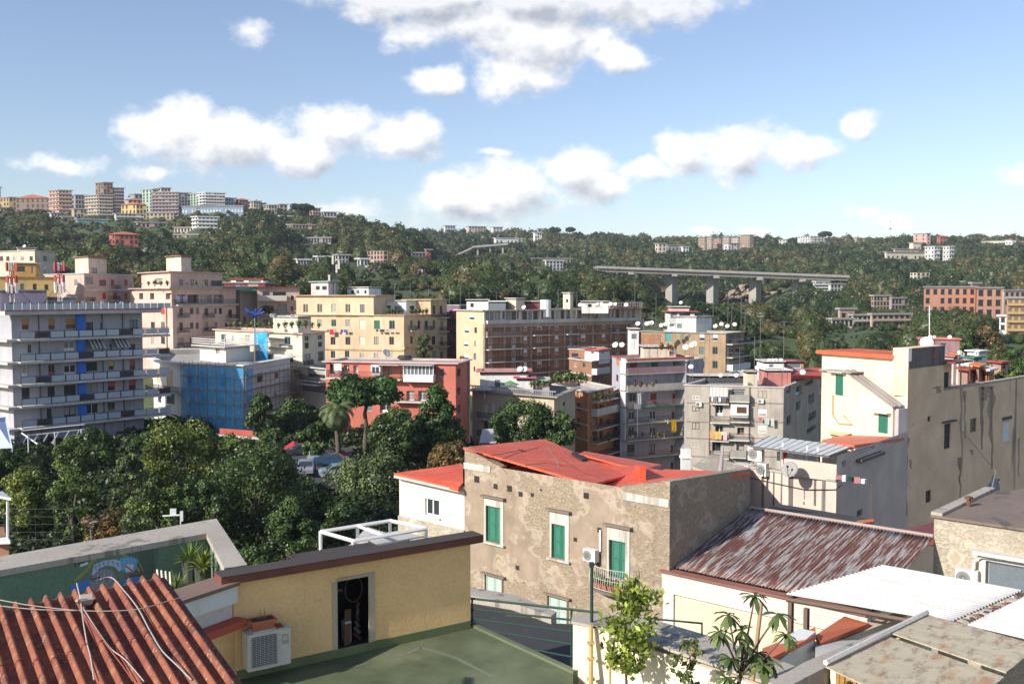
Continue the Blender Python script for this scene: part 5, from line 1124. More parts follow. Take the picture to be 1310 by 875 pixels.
# B12 lilac balcony block
FF = []
def wr(y0, y1, lst): return [(a, y0, c, y1, s, k) for a, c, s, k in lst]
b = Bld('apartment_block', 'tall lilac block with red edged roof and long balconies full of plants', [(783, 168), (794, 159), (878, 165)], 456, 2., LILP, group=CITY, par=.6, cor=.15, cmat=M('red_edge', (.45, .12, .10)), recess=.2,
  wins=[[(788, 459, 792, 467, 's', 'o'), (788, 480, 791, 487, 's', 'k'), (787, 500, 791, 508, 's', 'o'), (786.5, 521, 790, 529, 's', 'r'), (786, 542, 790, 549, 's', 'k'), (786, 562, 790, 569, 'g', 'k')],
        wr(461, 476, [(806, 815, 's', 'r'), (833, 842, 'r', 'g'), (861, 870, 'r', 'g')]) + wr(486, 497, [(810, 814, 'g', 'k'), (838, 841, 'g', 'k')]) + wr(503, 519, [(805, 814, 'd', 'e'), (832, 840, 's', 'r'), (860, 868, 's', 'r')]) +
        wr(526, 540, [(804, 812, 'd', 'w'), (831, 839, 'd', 'w'), (859, 868, 'd', 'w')]) + wr(546, 561, [(804, 812, 'd', 'w'), (831, 839, 'd', 'w'), (862, 868, 'd', 'k')]) + wr(568, 584, [(802, 812, 'd', 'd'), (830, 838, 'd', 'k'), (858, 866, 'd', 'w')]) + wr(590, 605, [(830, 838, 'd', 'k'), (858, 866, 'd', 'w')])])
for o_ in b.root.children:
    if o_.name.startswith('wall'): pass
m = MB(); m.fb(b.F[0], .02, b.F[0].len - .02, 2, b.zt - .3, 0, .04); 
for i, y in enumerate((477.5, 499.5, 520, 541, 562, 584.5)):
    rm = [M('rail_reddish', (.36, .22, .22)), PALEC, M('rail_reddish', (.36, .22, .22)), DARKM, DARKM, M('rail_reddish', (.36, .22, .22))][i]
    b.balc(1, 796, 878, y, 1.5, .95, 'solid' if i in (0, 1) else 'bars', PALEC if i != 2 else M('slab_green', (.1, .28, .2)), rm)
F_ = b.F[1]
for i in range(5):
    zz = F_.uz(800, 477.5 + i * 21)[1]
    for q in (0, F_.len - .18): m = MB(); m.fb(F_, q, q + .16, zz, zz + 2.5, 0, 1.4); m.build('side_screen', WHTP, b.root)
m = MB(); m.fb(F_, .1, F_.len + .3, b.zt - .35, b.zt - .05, 0, 1.7, 0); m.fb(F_, .1, F_.len + .3, b.zt - .05, b.zt + .25, 1.3, 1.72, 1); m.build('roof_edge', [PALEC, M('red_edge', (.45, .12, .10))], b.root)
for i, (x, y) in enumerate(((800, 498), (815, 498), (802, 561), (830, 561))): greens(x, x + 24, y - 2, 158 - 1.3, ['leafy balcony plant at the left of the second lilac balcony', 'flowering plant in mid second balcony of the lilac block', 'plant box at left of the fifth lilac balcony', 'plant box in the middle of the fifth lilac balcony'][i], 3, .42, 'brown' if i < 2 else 'mid')
cloths(F_, 858, 866, 537, [(858.5, 865, 553, (.72, .45, .02))], 'bright yellow cloth hanging from the fourth balcony of the lilac block', 1.7)
cloths(F_, 849, 856, 537, [(850, 852, 540, (.6, .7, .3)), (853, 855, 542, (.7, .7, .7))], 'small pale cloths beside the yellow cloth on the lilac block', 1.7)
cloths(F_, 815, 824, 503, [(815, 820, 518, (.7, .7, .68))], 'white sheet hung on the third balcony of the lilac block', 1.65)
rz_ = b.zt - .6
roofroom('ivory rooftop parapet hut on the lilac block', 824, 856, 444, 164, M('plaster_cream2', (.58, .50, .38)), base=rz_)
dishes('on the roof edge of the lilac block', [(787, 441), (795.5, 441), (877, 444), (885, 441), (888, 440)], 160, .62)
aerials('above the lilac block roof', [(812, 446, 4), (823, 446, 5), (834, 446, 6), (842, 446, 4), (864, 446, 4), (872, 446, 6)], 162)
greens(842, 868, 448, 161, 'terracotta potted shrub on the lilac block roof', 3, .5, 'brown')
m = MB(); c = P(815.5, 610, 150); m.tube([(c.x, c.y, 2), P(815.5, 520, 150)], .05, 5); m.box(tuple(P(815.5, 520, 150)), (1, .05, .8)); prop('tall_aerial', m, FLAT('galvanised', (.25, .25, .26), .5, .4), 'very tall thin aerial pole before the lilac block', 'aerial')
# link block between lilac and grey tan
b = Bld('apartment_block', 'dark blue grey side wall right of the lilac block roof', [(878, 163), (900, 170)], 462, 2., M('plaster_bluegrey', (.30, .31, .35)), group=CITY, back=9)
# B13 grey tan
b = Bld('apartment_block', 'grey tan block with washing on its recessed balconies in the middle right', [(876, 149), (1003, 145), (1050, 172)], 493, 2., GTAN, group=CITY, par=.5, cor=.15, cmat=PALEC, recess=.9,
  wins=[[(909, 499, 931, 504, 'g', 'e'), (936, 498, 953, 510, 'g', 'l'), (915, 519, 925, 532, 'd', 'w'), (938, 519, 956, 531, 'g', 'e'), (915, 545, 925, 556, 'd', 'w'), (943, 547, 952, 556, 'd', 'd'), (942, 565, 952, 576, 'g', 'k'), (911, 566, 922, 577, 'g', 'd')],
        [(1006, 492, 1012, 504, 'g', 'k'), (1018, 492, 1026, 508, 'd', 'w'), (1018, 512, 1024, 526, 'g', 'k'), (1034, 502, 1042, 518, 'g', 'l'), (1034, 524, 1044, 540, 'd', 'k'), (1006, 530, 1012, 545, 'g', 'k'), (1032, 542, 1044, 556, 'g', 'u'), (1030, 482, 1040, 494, 'd', 'k')]])
F_ = b.F[0]
for px, y0, y1, st, c in ((890, 506, 511, 'p', 'w'), (890, 519, 526, 'p', 'k'), (890, 541, 549, 'p', 'k'), (889, 564, 572, 'p', 'l'), (975.5, 500, 509, 'p', 'd'), (975.5, 524, 533, 'r', 'w'), (975, 545, 554, 'r', 'w'), (975, 568, 576, 'p', 'w')):
    u, z = F_.uz(px, y1); _, z2 = F_.uz(px, y0); window(b.root, F_, u, z, 1.05 if px < 900 else 1.25, z2 - z, st, c, .02)
for a, c, y, k in ((909, 933, 515, 'bars'), (934, 959, 512, 'solid'), (909, 934, 539, 'bars'), (935, 959, 538, 'bars'), (909, 933, 562, 'bars'), (933, 959, 561, 'bars'), (909, 933, 584, 'bars'), (935, 955, 583, 'solid')): b.balc(0, a, c, y, 1.0, .95, k, PALEC, DARKM if k == 'bars' else M('rail_dull', (.3, .28, .25)))
for px in (908, 959): u, _ = F_.uz(px, 500); m = MB(); m.tube([F_.w(u, 2, .1), F_.w(u, b.zt, .1)], .07, 5); m.build('drainpipe', M('brown_pipe', (.22, .12, .1)), b.root)
m = MB()
for a, c in ((878, 907), (960, 1002)):
    for y in (515, 539, 560, 583): u0, z = F_.uz(a, y); u1, _ = F_.uz(c, y); m.fb(F_, u0, u1, z - .06, z + .06, 0, .06)
m.build('string_course', M('brown_line', (.22, .19, .17)), b.root)
m = MB(); a, z1 = F_.uz(908.5, 494.5); c, _ = F_.uz(932, 494); _, z0 = F_.uz(908.5, 506)
for j in range(10): w0 = a + (c - a) * j / 10; w1 = a + (c - a) * (j + 1) / 10; m.quad(F_.w(w0, z0, 1.1), F_.w(w1, z0, 1.1), F_.w(w1, z1, .6), F_.w(w0, z1, .6), j % 2)
m.build('striped_awning', [FLAT('awn_cream', (.6, .56, .48)), FLAT('awn_stripe', (.42, .38, .36))], b.root)
m = MB(); a, z0 = F_.uz(935, 533); c, z1 = F_.uz(958, 517); m.fb(F_, a, c, z0, z1, 0, .9, 0); m.fb(F_, a + .9, c - .3, z0 + .7, z1 - .35, .9, .93, 1); m.build('enclosed_balcony', [WHTP, FLAT('brown_glass', (.12, .06, .03), .2)], b.root)
for o in range(3):
    u, z = F_.uz((877.5, 894, 971)[o], (508, 507, 512)[o]); 
ac(F_, 894, 517, .9, .7, 'white air conditioner high on the left panel of the grey tan block'); ac(F_, 973, 513, .9, .6, 'white air conditioner under the top right window of the grey tan block')
cloths(F_, 908, 933, 508, [(910, 912, 513, (.7, .7, .7)), (913, 917, 513, (.2, .2, .25)), (919, 922, 514, (.75, .75, .72)), (923, 929, 513, (.12, .12, .16))], 'black and white washing on the top balcony of the grey tan block', 1.15)
cloths(F_, 907, 932, 551.5, [(908, 913, 561, (.55, .34, .12)), (913.5, 923, 562, (.62, .38, .12)), (925, 930, 563, (.7, .45, .45))], 'orange and pink towels hanging on the grey tan block', 1.2)
cloths(F_, 970, 992, 534, [(971, 975, 538, (.5, .1, .12)), (978, 984, 543, (.4, .5, .42)), (986, 990, 545, (.5, .5, .5))], 'red and green washing under the right windows of the grey tan block', .7)
rz_ = b.zt - .5
roofroom('tan chimney block on the grey tan block roof', 957, 969, 476, 150, BEIG, base=rz_, back=3, name='chimney', cat='chimney', cmat=GTAN)
roofroom('low red and white striped parapet room on the right roof', 981, 1012, 474, 153, M('plaster_redwhite', (.5, .2, .17)), base=rz_, cmat=WHTP)
roofroom('white rooftop shed with row of dishes on the right roof', 978, 1003, 463, 160, WHTP, base=rz_, wins=[(984, 466, 990, 471, 'g', 'l')])
roofroom('white garage like roof room under dark red canopy', 1005, 1028, 463, 163, M('rail_reddish', (.36, .22, .22)), base=rz_, wins=[(1010, 465, 1025, 471, 'g', 'e')], cmat=M('maroon', (.22, .05, .05)))
m = MB(); m.slab([P(1012, 480, 152), P(1052, 481, 157), P(1052, 470, 178), P(1028, 471, 176)], .5); prop('red_roof', m, REDR, 'faded red sheet roof right of the white rooftop sheds', 'roof')
roofroom('low dark roof structure with dishes left of the tan chimney', 885, 956, 481, 158, M('tar_dark', (.06, .06, .07)), base=rz_, hb=2, cmat=PALEC, back=3)
dishes('on the grey tan block roof', [(884, 469), (922, 480), (942, 480), (969, 470), (980, 469)], 148, .5)
dishes('in the row above the white rooftop shed', [(984, 461), (989, 461), (993, 461), (999, 461)], 160, .5, mast=.6)
dishes('right end of the red sheet roof', [(1027, 476)], 150, .6)
aerials('on the grey tan block roof', [(886, 486, 4), (901, 486, 8), (907, 486, 7), (931, 486, 5), (946, 486, 5), (965, 480, 6), (972, 478, 9), (1002, 486, 9)], 149)
# B14
b = Bld('apartment_block', 'brown block with green shutters and dishes in front of the hill', [(820, 200), (928, 188), (952, 196)], 424, 4., BRWN, group=CITY, par=.5, cor=.3, cmat=CONC, recess=.25,
  wins=[[(894.5, 427, 901, 436, 'r', 'w'), (911.5, 427, 918, 436, 'r', 'w'), (894.5, 444, 901, 453, 'p', 'g'), (911.5, 444, 918, 453, 'p', 'g'), (894.5, 462, 901, 471, 'p', 't'), (911.5, 462, 918, 471, 'p', 'g'), (851, 426, 859, 437, 's', 't'), (873, 427, 876, 434, 's', 't'), (880, 428, 884, 433, 'p', 'e'), (860, 444, 866, 453, 'p', 't')],
        [(931, 428, 938, 438, 'd', 'k'), (941, 428, 947, 438, 'g', 'k'), (931, 444, 938, 455, 'd', 'd'), (941, 444, 947, 455, 'g', 'k'), (931, 461, 946, 471, 'g', 'w')]])
for y in (440, 457): b.balc(1, 929, 952, y, 1.3, 1.1)
b.balc(1, 929, 952, 473, 1.3, 1, 'solid', WHTP, WHTP)
m = MB(); m.fb(b.F[0], 0, b.F[0].uz(845, 440)[0], 10, b.zt - .5, 0, .06); m.build('brick_panel', BRICK, b.root)
rz_ = b.zt - .5
roofroom('white stepped rooftop house with stairs on the brown block', 853, 910, 405, 199, M('plaster_mint', (.6, .62, .58)), base=rz_, xm=890, wins=[(856, 411, 862, 418, 'g', 't'), (866, 414, 872, 420, 'g', 't')])
roofroom('upper red roofed terrace room on the white stepped house', 855, 888, 399, 201, M('plaster_mint', (.6, .62, .58)), base=rz_ + 2, cmat=M('red_edge', (.45, .12, .10)), cor=.6, wins=[(858, 401, 866, 407, 'g', 'k'), (869, 401, 883, 407, 'g', 'k')])
roofroom('pinkish lift room topmost on the white stepped house', 859, 881, 393, 202, M('pink_room', (.6, .42, .42)), base=rz_ + 4)
roofroom('tall white roof hut with balcony left of the brown block', 806, 817, 421, 186, WHTP, base=12., wins=[(808, 427, 815, 434, 'g', 'l')], back=4)
dishes('on the left roof of the brown block', [(816, 414), (827.5, 414), (830.5, 413.5), (833.5, 413), (846, 416), (851, 415), (854, 414.5)], 190, .6)
dishes('on the right roof of the brown block', [(915, 417), (923, 414.5), (930.5, 417), (940, 415)], 190, .62)
dishes('on the topmost lift room', [(871, 387)], 202, .5)
aerials('on the roof of the brown block', [(820, 421, 5), (839, 421, 7), (858, 421, 5), (900, 421, 3), (912, 421, 5), (931, 421, 7), (936, 421, 5), (948, 421, 6), (953, 421, 4)], 190)
# ---- right distance: mauve block, shacks
b = Bld('apartment_block', 'mauve block with coral roof edge behind the tan building', [(1176, 160), (1227, 158)], 434, 4., M('plaster_mauve', (.28, .16, .17)), group=CITY, cmat=M('coral_edge', (.55, .16, .13)), par=.3, cor=.3, back=5, wins=[[(1203, 439, 1211, 442, 'g', 't'), (1196, 444, 1212, 446, 'g', 'k')]])
dish(1185.5, 438, 150, 1.0, 'largest round white satellite dish beside the tall pole by the mauve block', az=205, mast=3)
m = MB(); c = P(1189, 470, 151); m.tube([c, P(1189, 391, 151)], .07, 6); m.tube([P(1186, 396, 151), P(1192, 396, 151)], .04, 4); m.tube([P(1187, 402, 151), P(1191, 402, 151)], .04, 4)
prop('tall_aerial', m, WHITE, 'very tall white aerial pole beside the largest round dish', 'aerial')
dishes('along the coral edge of the mauve block', [(1190, 431), (1195, 431), (1215, 431)], 159, .4)
SH = [(1206, 1229, 455, 462, 'pink_roof', 'salmon', 'low white shack with pink roof just behind the stained tower'), (1217, 1232, 453, 462, 'orange', 'w', 'orange roofed shack behind the pink roofed shack'),
      (1229, 1256, 457, 470, 'green', 'w', 'white shack with dark green roof among the rooftops'), (1226, 1246, 472, 489, 'red', 'p', 'reddish hut with open porch behind the tan wall'), (1244, 1258, 467, 489, 'orange', 'p', 'orange hut beside the reddish hut'),
      (1258, 1266, 474, 489, 'red', 'o', 'narrow brick hut with red roof behind the tan wall'), (1237, 1262, 449, 456, 'w', 'w', 'flat white roofed shack near the trees'), (1266, 1290, 463, 474, 'red', 'p', 'dark red roofed hut left of the bright green bush'), (1255, 1272, 472, 489, 'w', 'o', 'white framed lean-to beside the tan wall top')]
SC_ = {'pink_roof': (.55, .22, .2), 'orange': (.6, .2, .06), 'green': (.06, .18, .14), 'red': (.35, .08, .06), 'w': (.7, .7, .66), 'p': (.42, .26, .2), 'o': (.5, .25, .12), 'salmon': (.6, .45, .4)}
for i, (a, c, t, bb, rc, wc, l) in enumerate(SH):
    d = 96 + (489 - bb) * 1.5; Bld('hut', l, [(a, d + 2), (a + (c - a) * .6, d), (c, d + 1.5)], t, Z(bb + 30, d), M('hut_' + wc, SC_[wc]), par=0, cor=.35, cmat=M('hut_roof_' + rc, SC_[rc]), roof=M('hut_roof_' + rc, SC_[rc]), cat='hut', group='small rooftop huts behind the tan building', wins=[[(a + 1.5, t + 3, a + 4, t + 8, 'g', 'k')] if bb - t > 8 else [], [(a + (c - a) * .7, t + 4, a + (c - a) * .85, t + 9, 'd', 'k')] if bb - t > 8 else []])
dishes('among the huts behind the tan wall', [(1228, 451), (1231, 453), (1249, 453)], 112, .35)
for x, y, d, w, lm, l in ((1287, 468, 100, 26, 'yellow', 'bright green bush behind the tan wall top'), (1302, 464, 96, 22, 'mid', 'green bush at the right edge behind the tan wall'), (1272, 448, 170, 30, 'dark', 'dark tree above the rooftop huts'), (1298, 442, 160, 34, 'dark', 'dark tree at the right edge above the huts'), (1240, 432, 210, 40, 'mid', 'broad tree behind the mauve block'), (1262, 414, 250, 40, 'brown', 'brownish tree left of the ochre house'), (1272, 440, 230, 34, 'mid', 'green tree between the ochre house and the huts')):
    tree(x, y, d, w, 'round', lm, l, zb=Z(y + 60, d), n=30, lp=70, group='trees behind the tan building', name='bush' if 'bush' in l else 'tree', cat='bush' if 'bush' in l else 'tree')
# ------------------------------------------------------------------ garden
GT = [(95, 557, 86, 52, 'round', 'mid', 'round ivy covered tree left of the pale column tree', 60), (32, 598, 80, 66, 'round', 'yellow', 'yellowish tree at the left edge of the garden', None), (92, 592, 76, 60, 'round', 'mid', 'pale lower tree under the ivy covered tree', None),
      (166, 557, 84, 50, 'col', 'pale', 'pale green column shaped tree in the garden', 130), (226, 538, 90, 108, 'round', 'yellow', 'broad yellow green tree, largest in the garden left of centre', 150), (331, 562, 78, 116, 'round', 'dark', 'big dense dark green tree behind the green terrace', 135),
      (372, 638, 66, 66, 'col', 'dark', 'smaller pointed dark tree behind the yellow wall', 76), (334, 502, 128, 42, 'col', 'dark', 'dark egg shaped tree in front of the scaffolded house', 58), (378, 510, 134, 62, 'round', 'dark', 'dark tree right of the egg shaped tree', None), (402, 540, 114, 44, 'round', 'dark', 'round dark bushy tree above the parked cars', 44),
      (474, 580, 96, 100, 'round', 'pale', 'wide pale green bushy tree behind the white annex', 74), (506, 524, 112, 72, 'round', 'dark', 'round dark tree under the umbrella pine', 60), (555, 530, 118, 80, 'round', 'mid', 'dark green tree in front of the red building', 60),
      (574, 567, 104, 62, 'round', 'brown', 'autumn brown shrub beside the red roofs', 44), (672, 512, 124, 84, 'round', 'dark', 'large dark tree in front of the beige block', 70), (716, 526, 122, 46, 'round', 'dark', 'dark tree at the right before the orange block', 52),
      (200, 610, 74, 70, 'round', 'mid', 'green bush below the broad yellow green tree', None), (136, 640, 66, 64, 'round', 'brown', 'brownish shrub above the green terrace coping', None), 
      (262, 600, 74, 60, 'round', 'dark', 'dark bush left of the big dense tree', None), (398, 612, 84, 60, 'round', 'dark', 'dark bush right of the big dense tree', None), (440, 640, 70, 66, 'round', 'dark', 'dark bush behind the white pergola', None), (120, 545, 108, 60, 'round', 'dark', 'dark tree at the foot of the grey balcony block', None),
      (170, 648, 58, 60, 'round', 'pale', 'pale shrub behind the coping middle', None), (330, 680, 50, 50, 'round', 'dark', 'dark undergrowth bush behind the yellow building roof edge', None), (300, 560, 120, 60, 'round', 'mid', 'tree in front of the low garden wall', None), (195, 552, 118, 50, 'round', 'dark', 'dark tree left of the low garden wall', None), (350, 552, 126, 46, 'round', 'dark', 'dark tree right of the low garden wall', None),
      (5, 575, 100, 50, 'round', 'dark', 'dark tree below the pale blue canopy', None)]
for i, (x, y, d, w, k, lm, l, hp) in enumerate(GT): tree(x, y, d, w, k, lm, l, n=60 if w > 60 else 40, lp=120 if w > 60 else 90, hpx=hp, cat='bush' if 'bush' in l or 'shrub' in l else 'tree', name='bush' if 'bush' in l or 'shrub' in l else 'tree')
tree(468, 479, 122, 100, 'umbrella', 'pine', 'large umbrella pine with flat wide crown before the red building', name='umbrella_pine', n=95, lp=120, hpx=54, leaf=.34)
tree(559, 486, 116, 54, 'col', 'pine', 'tall conifer with brown patches right of the umbrella pine', name='conifer', n=70, lp=90, hpx=110)
palm(431, 510, 112, 58, 'palm tree with drooping fronds left of the umbrella pine')
# cars
def car(px, py, d, rz, col, label):
    z = ground(px, d); c = P(px, py, d); z = c.z - .7; rt = empty('parked_car', (c.x, c.y, z), label, 'car', 'cars parked below the garden trees')
    Mx = Matrix.Rotation(rz, 3, 'Z')
    prof = [(-2.05, .35), (-2.1, .75), (-1.9, .92), (-1.35, .98), (-.75, 1.42), (.75, 1.45), (1.3, 1.0), (1.95, .9), (2.1, .7), (2.08, .35)]
    def lay(ys, pr): return [Vector((x, y, zz)) for y in ys for x, zz in pr]
    m = MB(); n = len(prof); vs = []
    for y, s_ in ((-.85, 1), (-.6, 1), (.6, 1), (.85, 1)):
        for x, zz in prof: top = zz > 1.1; vs.append(Vector((x, y * (.92 if top and abs(y) > .7 else 1), zz - (.04 if top and abs(y) > .7 else 0))))
    vs = [c * 0 + Vector((c.x, c.y, z)) + Mx @ v for v in vs]
    fs = [(j * n + i, (j + 1) * n + i, (j + 1) * n + i + 1, j * n + i + 1) for j in range(3) for i in range(n - 1)] + [tuple(range(n)), tuple(3 * n + i for i in range(n))[::-1]]
    m.add(vs, fs); m.build('body', FLAT('car_' + '_'.join(str(int(k * 100)) for k in col), col, .25), rt)
    m = MB(); b0 = Vector((c.x, c.y, z))
    for s_ in (-1, 1): m.hexa([b0 + Mx @ Vector(v) for v in ((-1.2, .86 * s_ - .01, 1.0), (1.15, .86 * s_ - .01, 1.0), (1.15, .86 * s_ + .01, 1.0), (-1.2, .86 * s_ + .01, 1.0), (-.72, .80 * s_ - .01, 1.36), (.7, .80 * s_ - .01, 1.36), (.7, .80 * s_ + .01, 1.36), (-.72, .80 * s_ + .01, 1.36))])
    for x0, x1 in ((-1.36, -.8), (1.31, .8)): m.quad(*[b0 + Mx @ Vector(v) for v in ((x0, -.72, 1.02), (x0, .72, 1.02), (x1, .68, 1.42), (x1, -.68, 1.42))])
    m.build('windows', GLASS, rt)
    for x in (-1.3, 1.3):
        for y in (-.8, .8):
            m = MB(); m.tube([b0 + Mx @ Vector((x, y - .1, .32)), b0 + Mx @ Vector((x, y + .1, .32))], .32, 12); w = m.build('wheel', FLAT('tyre', (.02, .02, .02)), rt)
car(389, 575, 117, .4, (.05, .06, .08), 'dark car half hidden under the trees by the red parasol'); car(403, 583, 114, 1.9, (.26, .31, .34), 'pale blue grey car facing the camera under the trees'); car(414, 577, 118, .3, (.16, .14, .12), 'brownish dark car behind the pale blue grey car')
car(424, 588, 110, .2, (.03, .08, .15), 'dark blue car right of the pale blue grey car'); car(392, 597, 104, 1.7, (.24, .25, .27), 'grey car at the left lower end of the car park'); car(434, 602, 102, .3, (.22, .30, .36), 'light blue car behind the autumn leaves')
p = P(376, 573, 118); rt = empty('parasol', (p.x, p.y, p.z - 2), 'closed red awning tent beside the parked cars', 'parasol'); m = MB(); m.add([p + Vector((0, 0, .9))] + [p + Vector((1.4 * math.cos(j), 1.4 * math.sin(j), 0)) for j in range(6)], [(0, 1 + j, 1 + (j + 1) % 6) for j in range(6)]); m.build('canopy', FLAT('parasol_red', (.4, .03, .04)), rt)
m = MB(); m.tube([p - Vector((0, 0, 2)), p + Vector((0, 0, .8))], .05, 5); m.build('pole', DARKM, rt)
m = MB(); m.add([P(350, 572, 122), P(450, 572, 122), P(470, 625, 97), P(350, 625, 97)], [(0, 3, 2, 1)]); o = m.build('car_park', DARKROAD); o['kind'] = 'structure'
# street lamp, garden posts, fence
m = MB(); c = P(117, 694, 45); m.tube([c, P(115.5, 669, 45)], .03, 6)
for dx in (-.22, .22): m.tube([P(115.5, 669, 45), P(115.5, 669, 45) + Vector((dx, 0, .08))], .02, 5); m.box(tuple(P(115.5, 669, 45) + Vector((dx, 0, .08))), (.22, .12, .05), 0)
prop('floodlight_post', m, FLAT('galvanised', (.25, .25, .26), .5, .4), 'twin headed floodlight post behind the coping at left', 'lamp post')
m = MB(); rail_pts(m, [P(x, 700, 50) for x in (-10, 22, 46, 70, 94)], 2.0, .012, 5); m.quad(P(-10, 700, 50), P(94, 700, 50), P(94, 640, 50), P(-10, 640, 50)) if 0 else None
prop('mesh_fence', m, DARKM, 'thin wire fence in the shade behind the coping', 'fence')
m = MB(); a = P(208, 660, 48); m.tube([a, a + Vector((.85, 0, .05))], .05, 5); m.box(tuple(a + Vector((.95, 0, .0))), (.14, .1, .5)); m.tube([a + Vector((.9, 0, -.2)), a + Vector((.9, 0, -3))], .04, 5); m.box(tuple(a + Vector((.5, .1, .2))), (.3, .1, .3))
prop('camera_post', m, FLAT('galv_pale', (.5, .55, .52)), 'pale metal post with arm above the coping corner', 'post')

# ------------------------------------------------------------------ undergrowth between the garden trees
def undergrowth():
    Q, T = [], []
    for _ in range(2600):
        px = nr.uniform(-60, 640); d = nr.uniform(44, 150) ** 1.0
        if 365 < px < 455 and 96 < d < 124: continue
        if px > 560 and d < 70: continue
        if 260 < px < 345 and d > 128: continue
        g0 = ground(px, d); x = (px - CX) / FPX * d; r = nr.uniform(.8, 2.1); k = 70
        v = nr.normal(size=(k, 3)); v[:, 2] = np.abs(v[:, 2]); v /= np.linalg.norm(v, axis=1)[:, None]
        p = v * [r, r, r * .9] * nr.uniform(.75, 1.1, (k, 1)) + [x, d, g0]; nn = v + nr.normal(size=(k, 3)) * .5; nn /= np.linalg.norm(nn, axis=1)[:, None]
        Q.append(leaf_quads(p, nn, max(.22, d * .0040) * nr.uniform(.7, 1.3, k))); T.append(np.clip(nr.uniform(.1, .6) + nr.normal(size=k) * .15, 0, 1))
    tag(quads_obj('undergrowth', np.concatenate(Q), np.concatenate(T), leafmat('leaf_undergrowth', (.012, .024, .009), (.06, .085, .025)), None), 'dark brambles and ivy covering the ground under the garden trees', 'undergrowth', None, 'stuff')
undergrowth()
# ------------------------------------------------------------------ foreground materials
def stonemat(name, pl, st, thr=.5, pale=(.62, .56, .46)):
    m, nt, b = nm(name); tc = N(nt, 'ShaderNodeTexCoord').outputs['Object']
    a = noise(nt, tc, .30, 8, (1, 1, 1.2), .62); f = noise(nt, tc, 9, 6, rough=.7); g2 = noise(nt, tc, .9, 8, rough=.6)
    v = N(nt, 'ShaderNodeTexVoronoi'); v.inputs['Scale'].default_value = 3.2; mp = N(nt, 'ShaderNodeMapping'); mp.inputs['Scale'].default_value = (1, 1, 1.7); L(nt, tc, mp.inputs[0])
    wv = N(nt, 'ShaderNodeVectorMath', operation='ADD'); L(nt, mp.outputs[0], wv.inputs[0]); nz = N(nt, 'ShaderNodeTexNoise'); nz.inputs['Scale'].default_value = 3; L(nt, tc, nz.inputs['Vector']); L(nt, nz.outputs['Color'], wv.inputs[1]); L(nt, wv.outputs[0], v.inputs['Vector'])
    mask = ramp(nt, a, [(thr - .02, 0.), (thr + .02, 1.)])
    plc = mix(nt, ramp(nt, g2, [(.35, 0.), (.65, 1.)]), tuple(x * .82 for x in pl), tuple(x * 1.15 for x in pl))
    rub = mix(nt, ramp(nt, v.outputs['Distance'], [(.05, 1.), (.5, 0.)]), tuple(x * .6 for x in st), st)
    rub = mix(nt, ramp(nt, f, [(.42, 0.), (.6, 1.)]), mix(nt, .5, rub, tuple(x * .6 for x in st)), mix(nt, .3, rub, pale))
    holes = ramp(nt, noise(nt, tc, 2.6, 3, (1, 1, 1.3), .5), [(.70, 0.), (.73, 1.)])
    rub = mix(nt, holes, rub, (.06, .05, .04))
    edge = ramp(nt, a, [(thr - .05, 0.), (thr - .015, .55), (thr + .01, .0)])
    c = mix(nt, edge, mix(nt, mask, plc, rub), pale)
    c = mix(nt, ramp(nt, noise(nt, tc, 1.3, 4, (1, 1, .08)), [(.55, 0.), (.8, .45)]), c, tuple(x * .4 for x in pl))
    L(nt, c, b.inputs['Base Color']); b.inputs['Roughness'].default_value = .95
    h = mix(nt, mask, mix(nt, .85, f, .5), mix(nt, .5, ramp(nt, v.outputs['Distance'], [(0., 1.), (.5, 0.)]), f)); bump(nt, b, h, .9, .07); return m
STONE = stonemat('peeling_plaster', (.30, .235, .17), (.42, .33, .225), .50, (.50, .43, .33))
STONE2 = stonemat('pale_peeling_plaster', (.40, .33, .24), (.58, .50, .37), .40, (.68, .62, .5))
TANW = stonemat('plain', (.1, .1, .1), (.1, .1, .1)) if 0 else None
def stained(name, col, stain, s=.35, amt=.62):
    m, nt, b = nm(name); tc = N(nt, 'ShaderNodeTexCoord').outputs['Object']
    c = mix(nt, ramp(nt, noise(nt, tc, .5, 7), [(.3, 0.), (.7, 1.)]), tuple(x * .84 for x in col), tuple(x * 1.1 for x in col))
    st = noise(nt, tc, s, 5, (1.4, 1.4, .12), .6); c = mix(nt, ramp(nt, st, [(amt, 0.), (amt + .07, .8)]), c, stain)
    fine = noise(nt, tc, 14, 4); c = mix(nt, .3, c, fine, 'OVERLAY'); sp = ramp(nt, noise(nt, tc, 2.2, 6), [(.68, 0.), (.72, .5)]); c = mix(nt, sp, c, stain)
    L(nt, c, b.inputs['Base Color']); b.inputs['Roughness'].default_value = .9; bump(nt, b, fine, .35, .02); return m
TANB = stained('tan_stained_wall', (.86, .60, .38), (.09, .08, .075)); CREAMB = stained('cream_wall', (.74, .62, .44), (.42, .36, .28), .5, .70)
WHW = stained('white_stained_wall', (.62, .59, .54), (.38, .35, .32), .6, .62); MAUV = stained('mauve_grey_wall', (.62, .50, .42), (.16, .14, .13), .5, .64)
YWALL = stained('ochre_wall', (.88, .58, .26), (.66, .43, .18), .5, .68); CRW = stained('cream_parapet', (.80, .72, .52), (.5, .42, .28), .8, .70)
COPE = stained('weathered_coping', (.40, .36, .30), (.17, .15, .13), 1.2, .56); TAR_AND_SHADE = stained('tar_roof', (.045, .045, .045), (.10, .095, .085), .6, .6)  # tar colour; below the green railing it stands in for shade
GRW = stained('green_wall', (.14, .22, .15), (.07, .10, .08), .8, .62); DKC = M('brown_coping', (.17, .055, .035), .6, .25, 1.5, .3, .3)
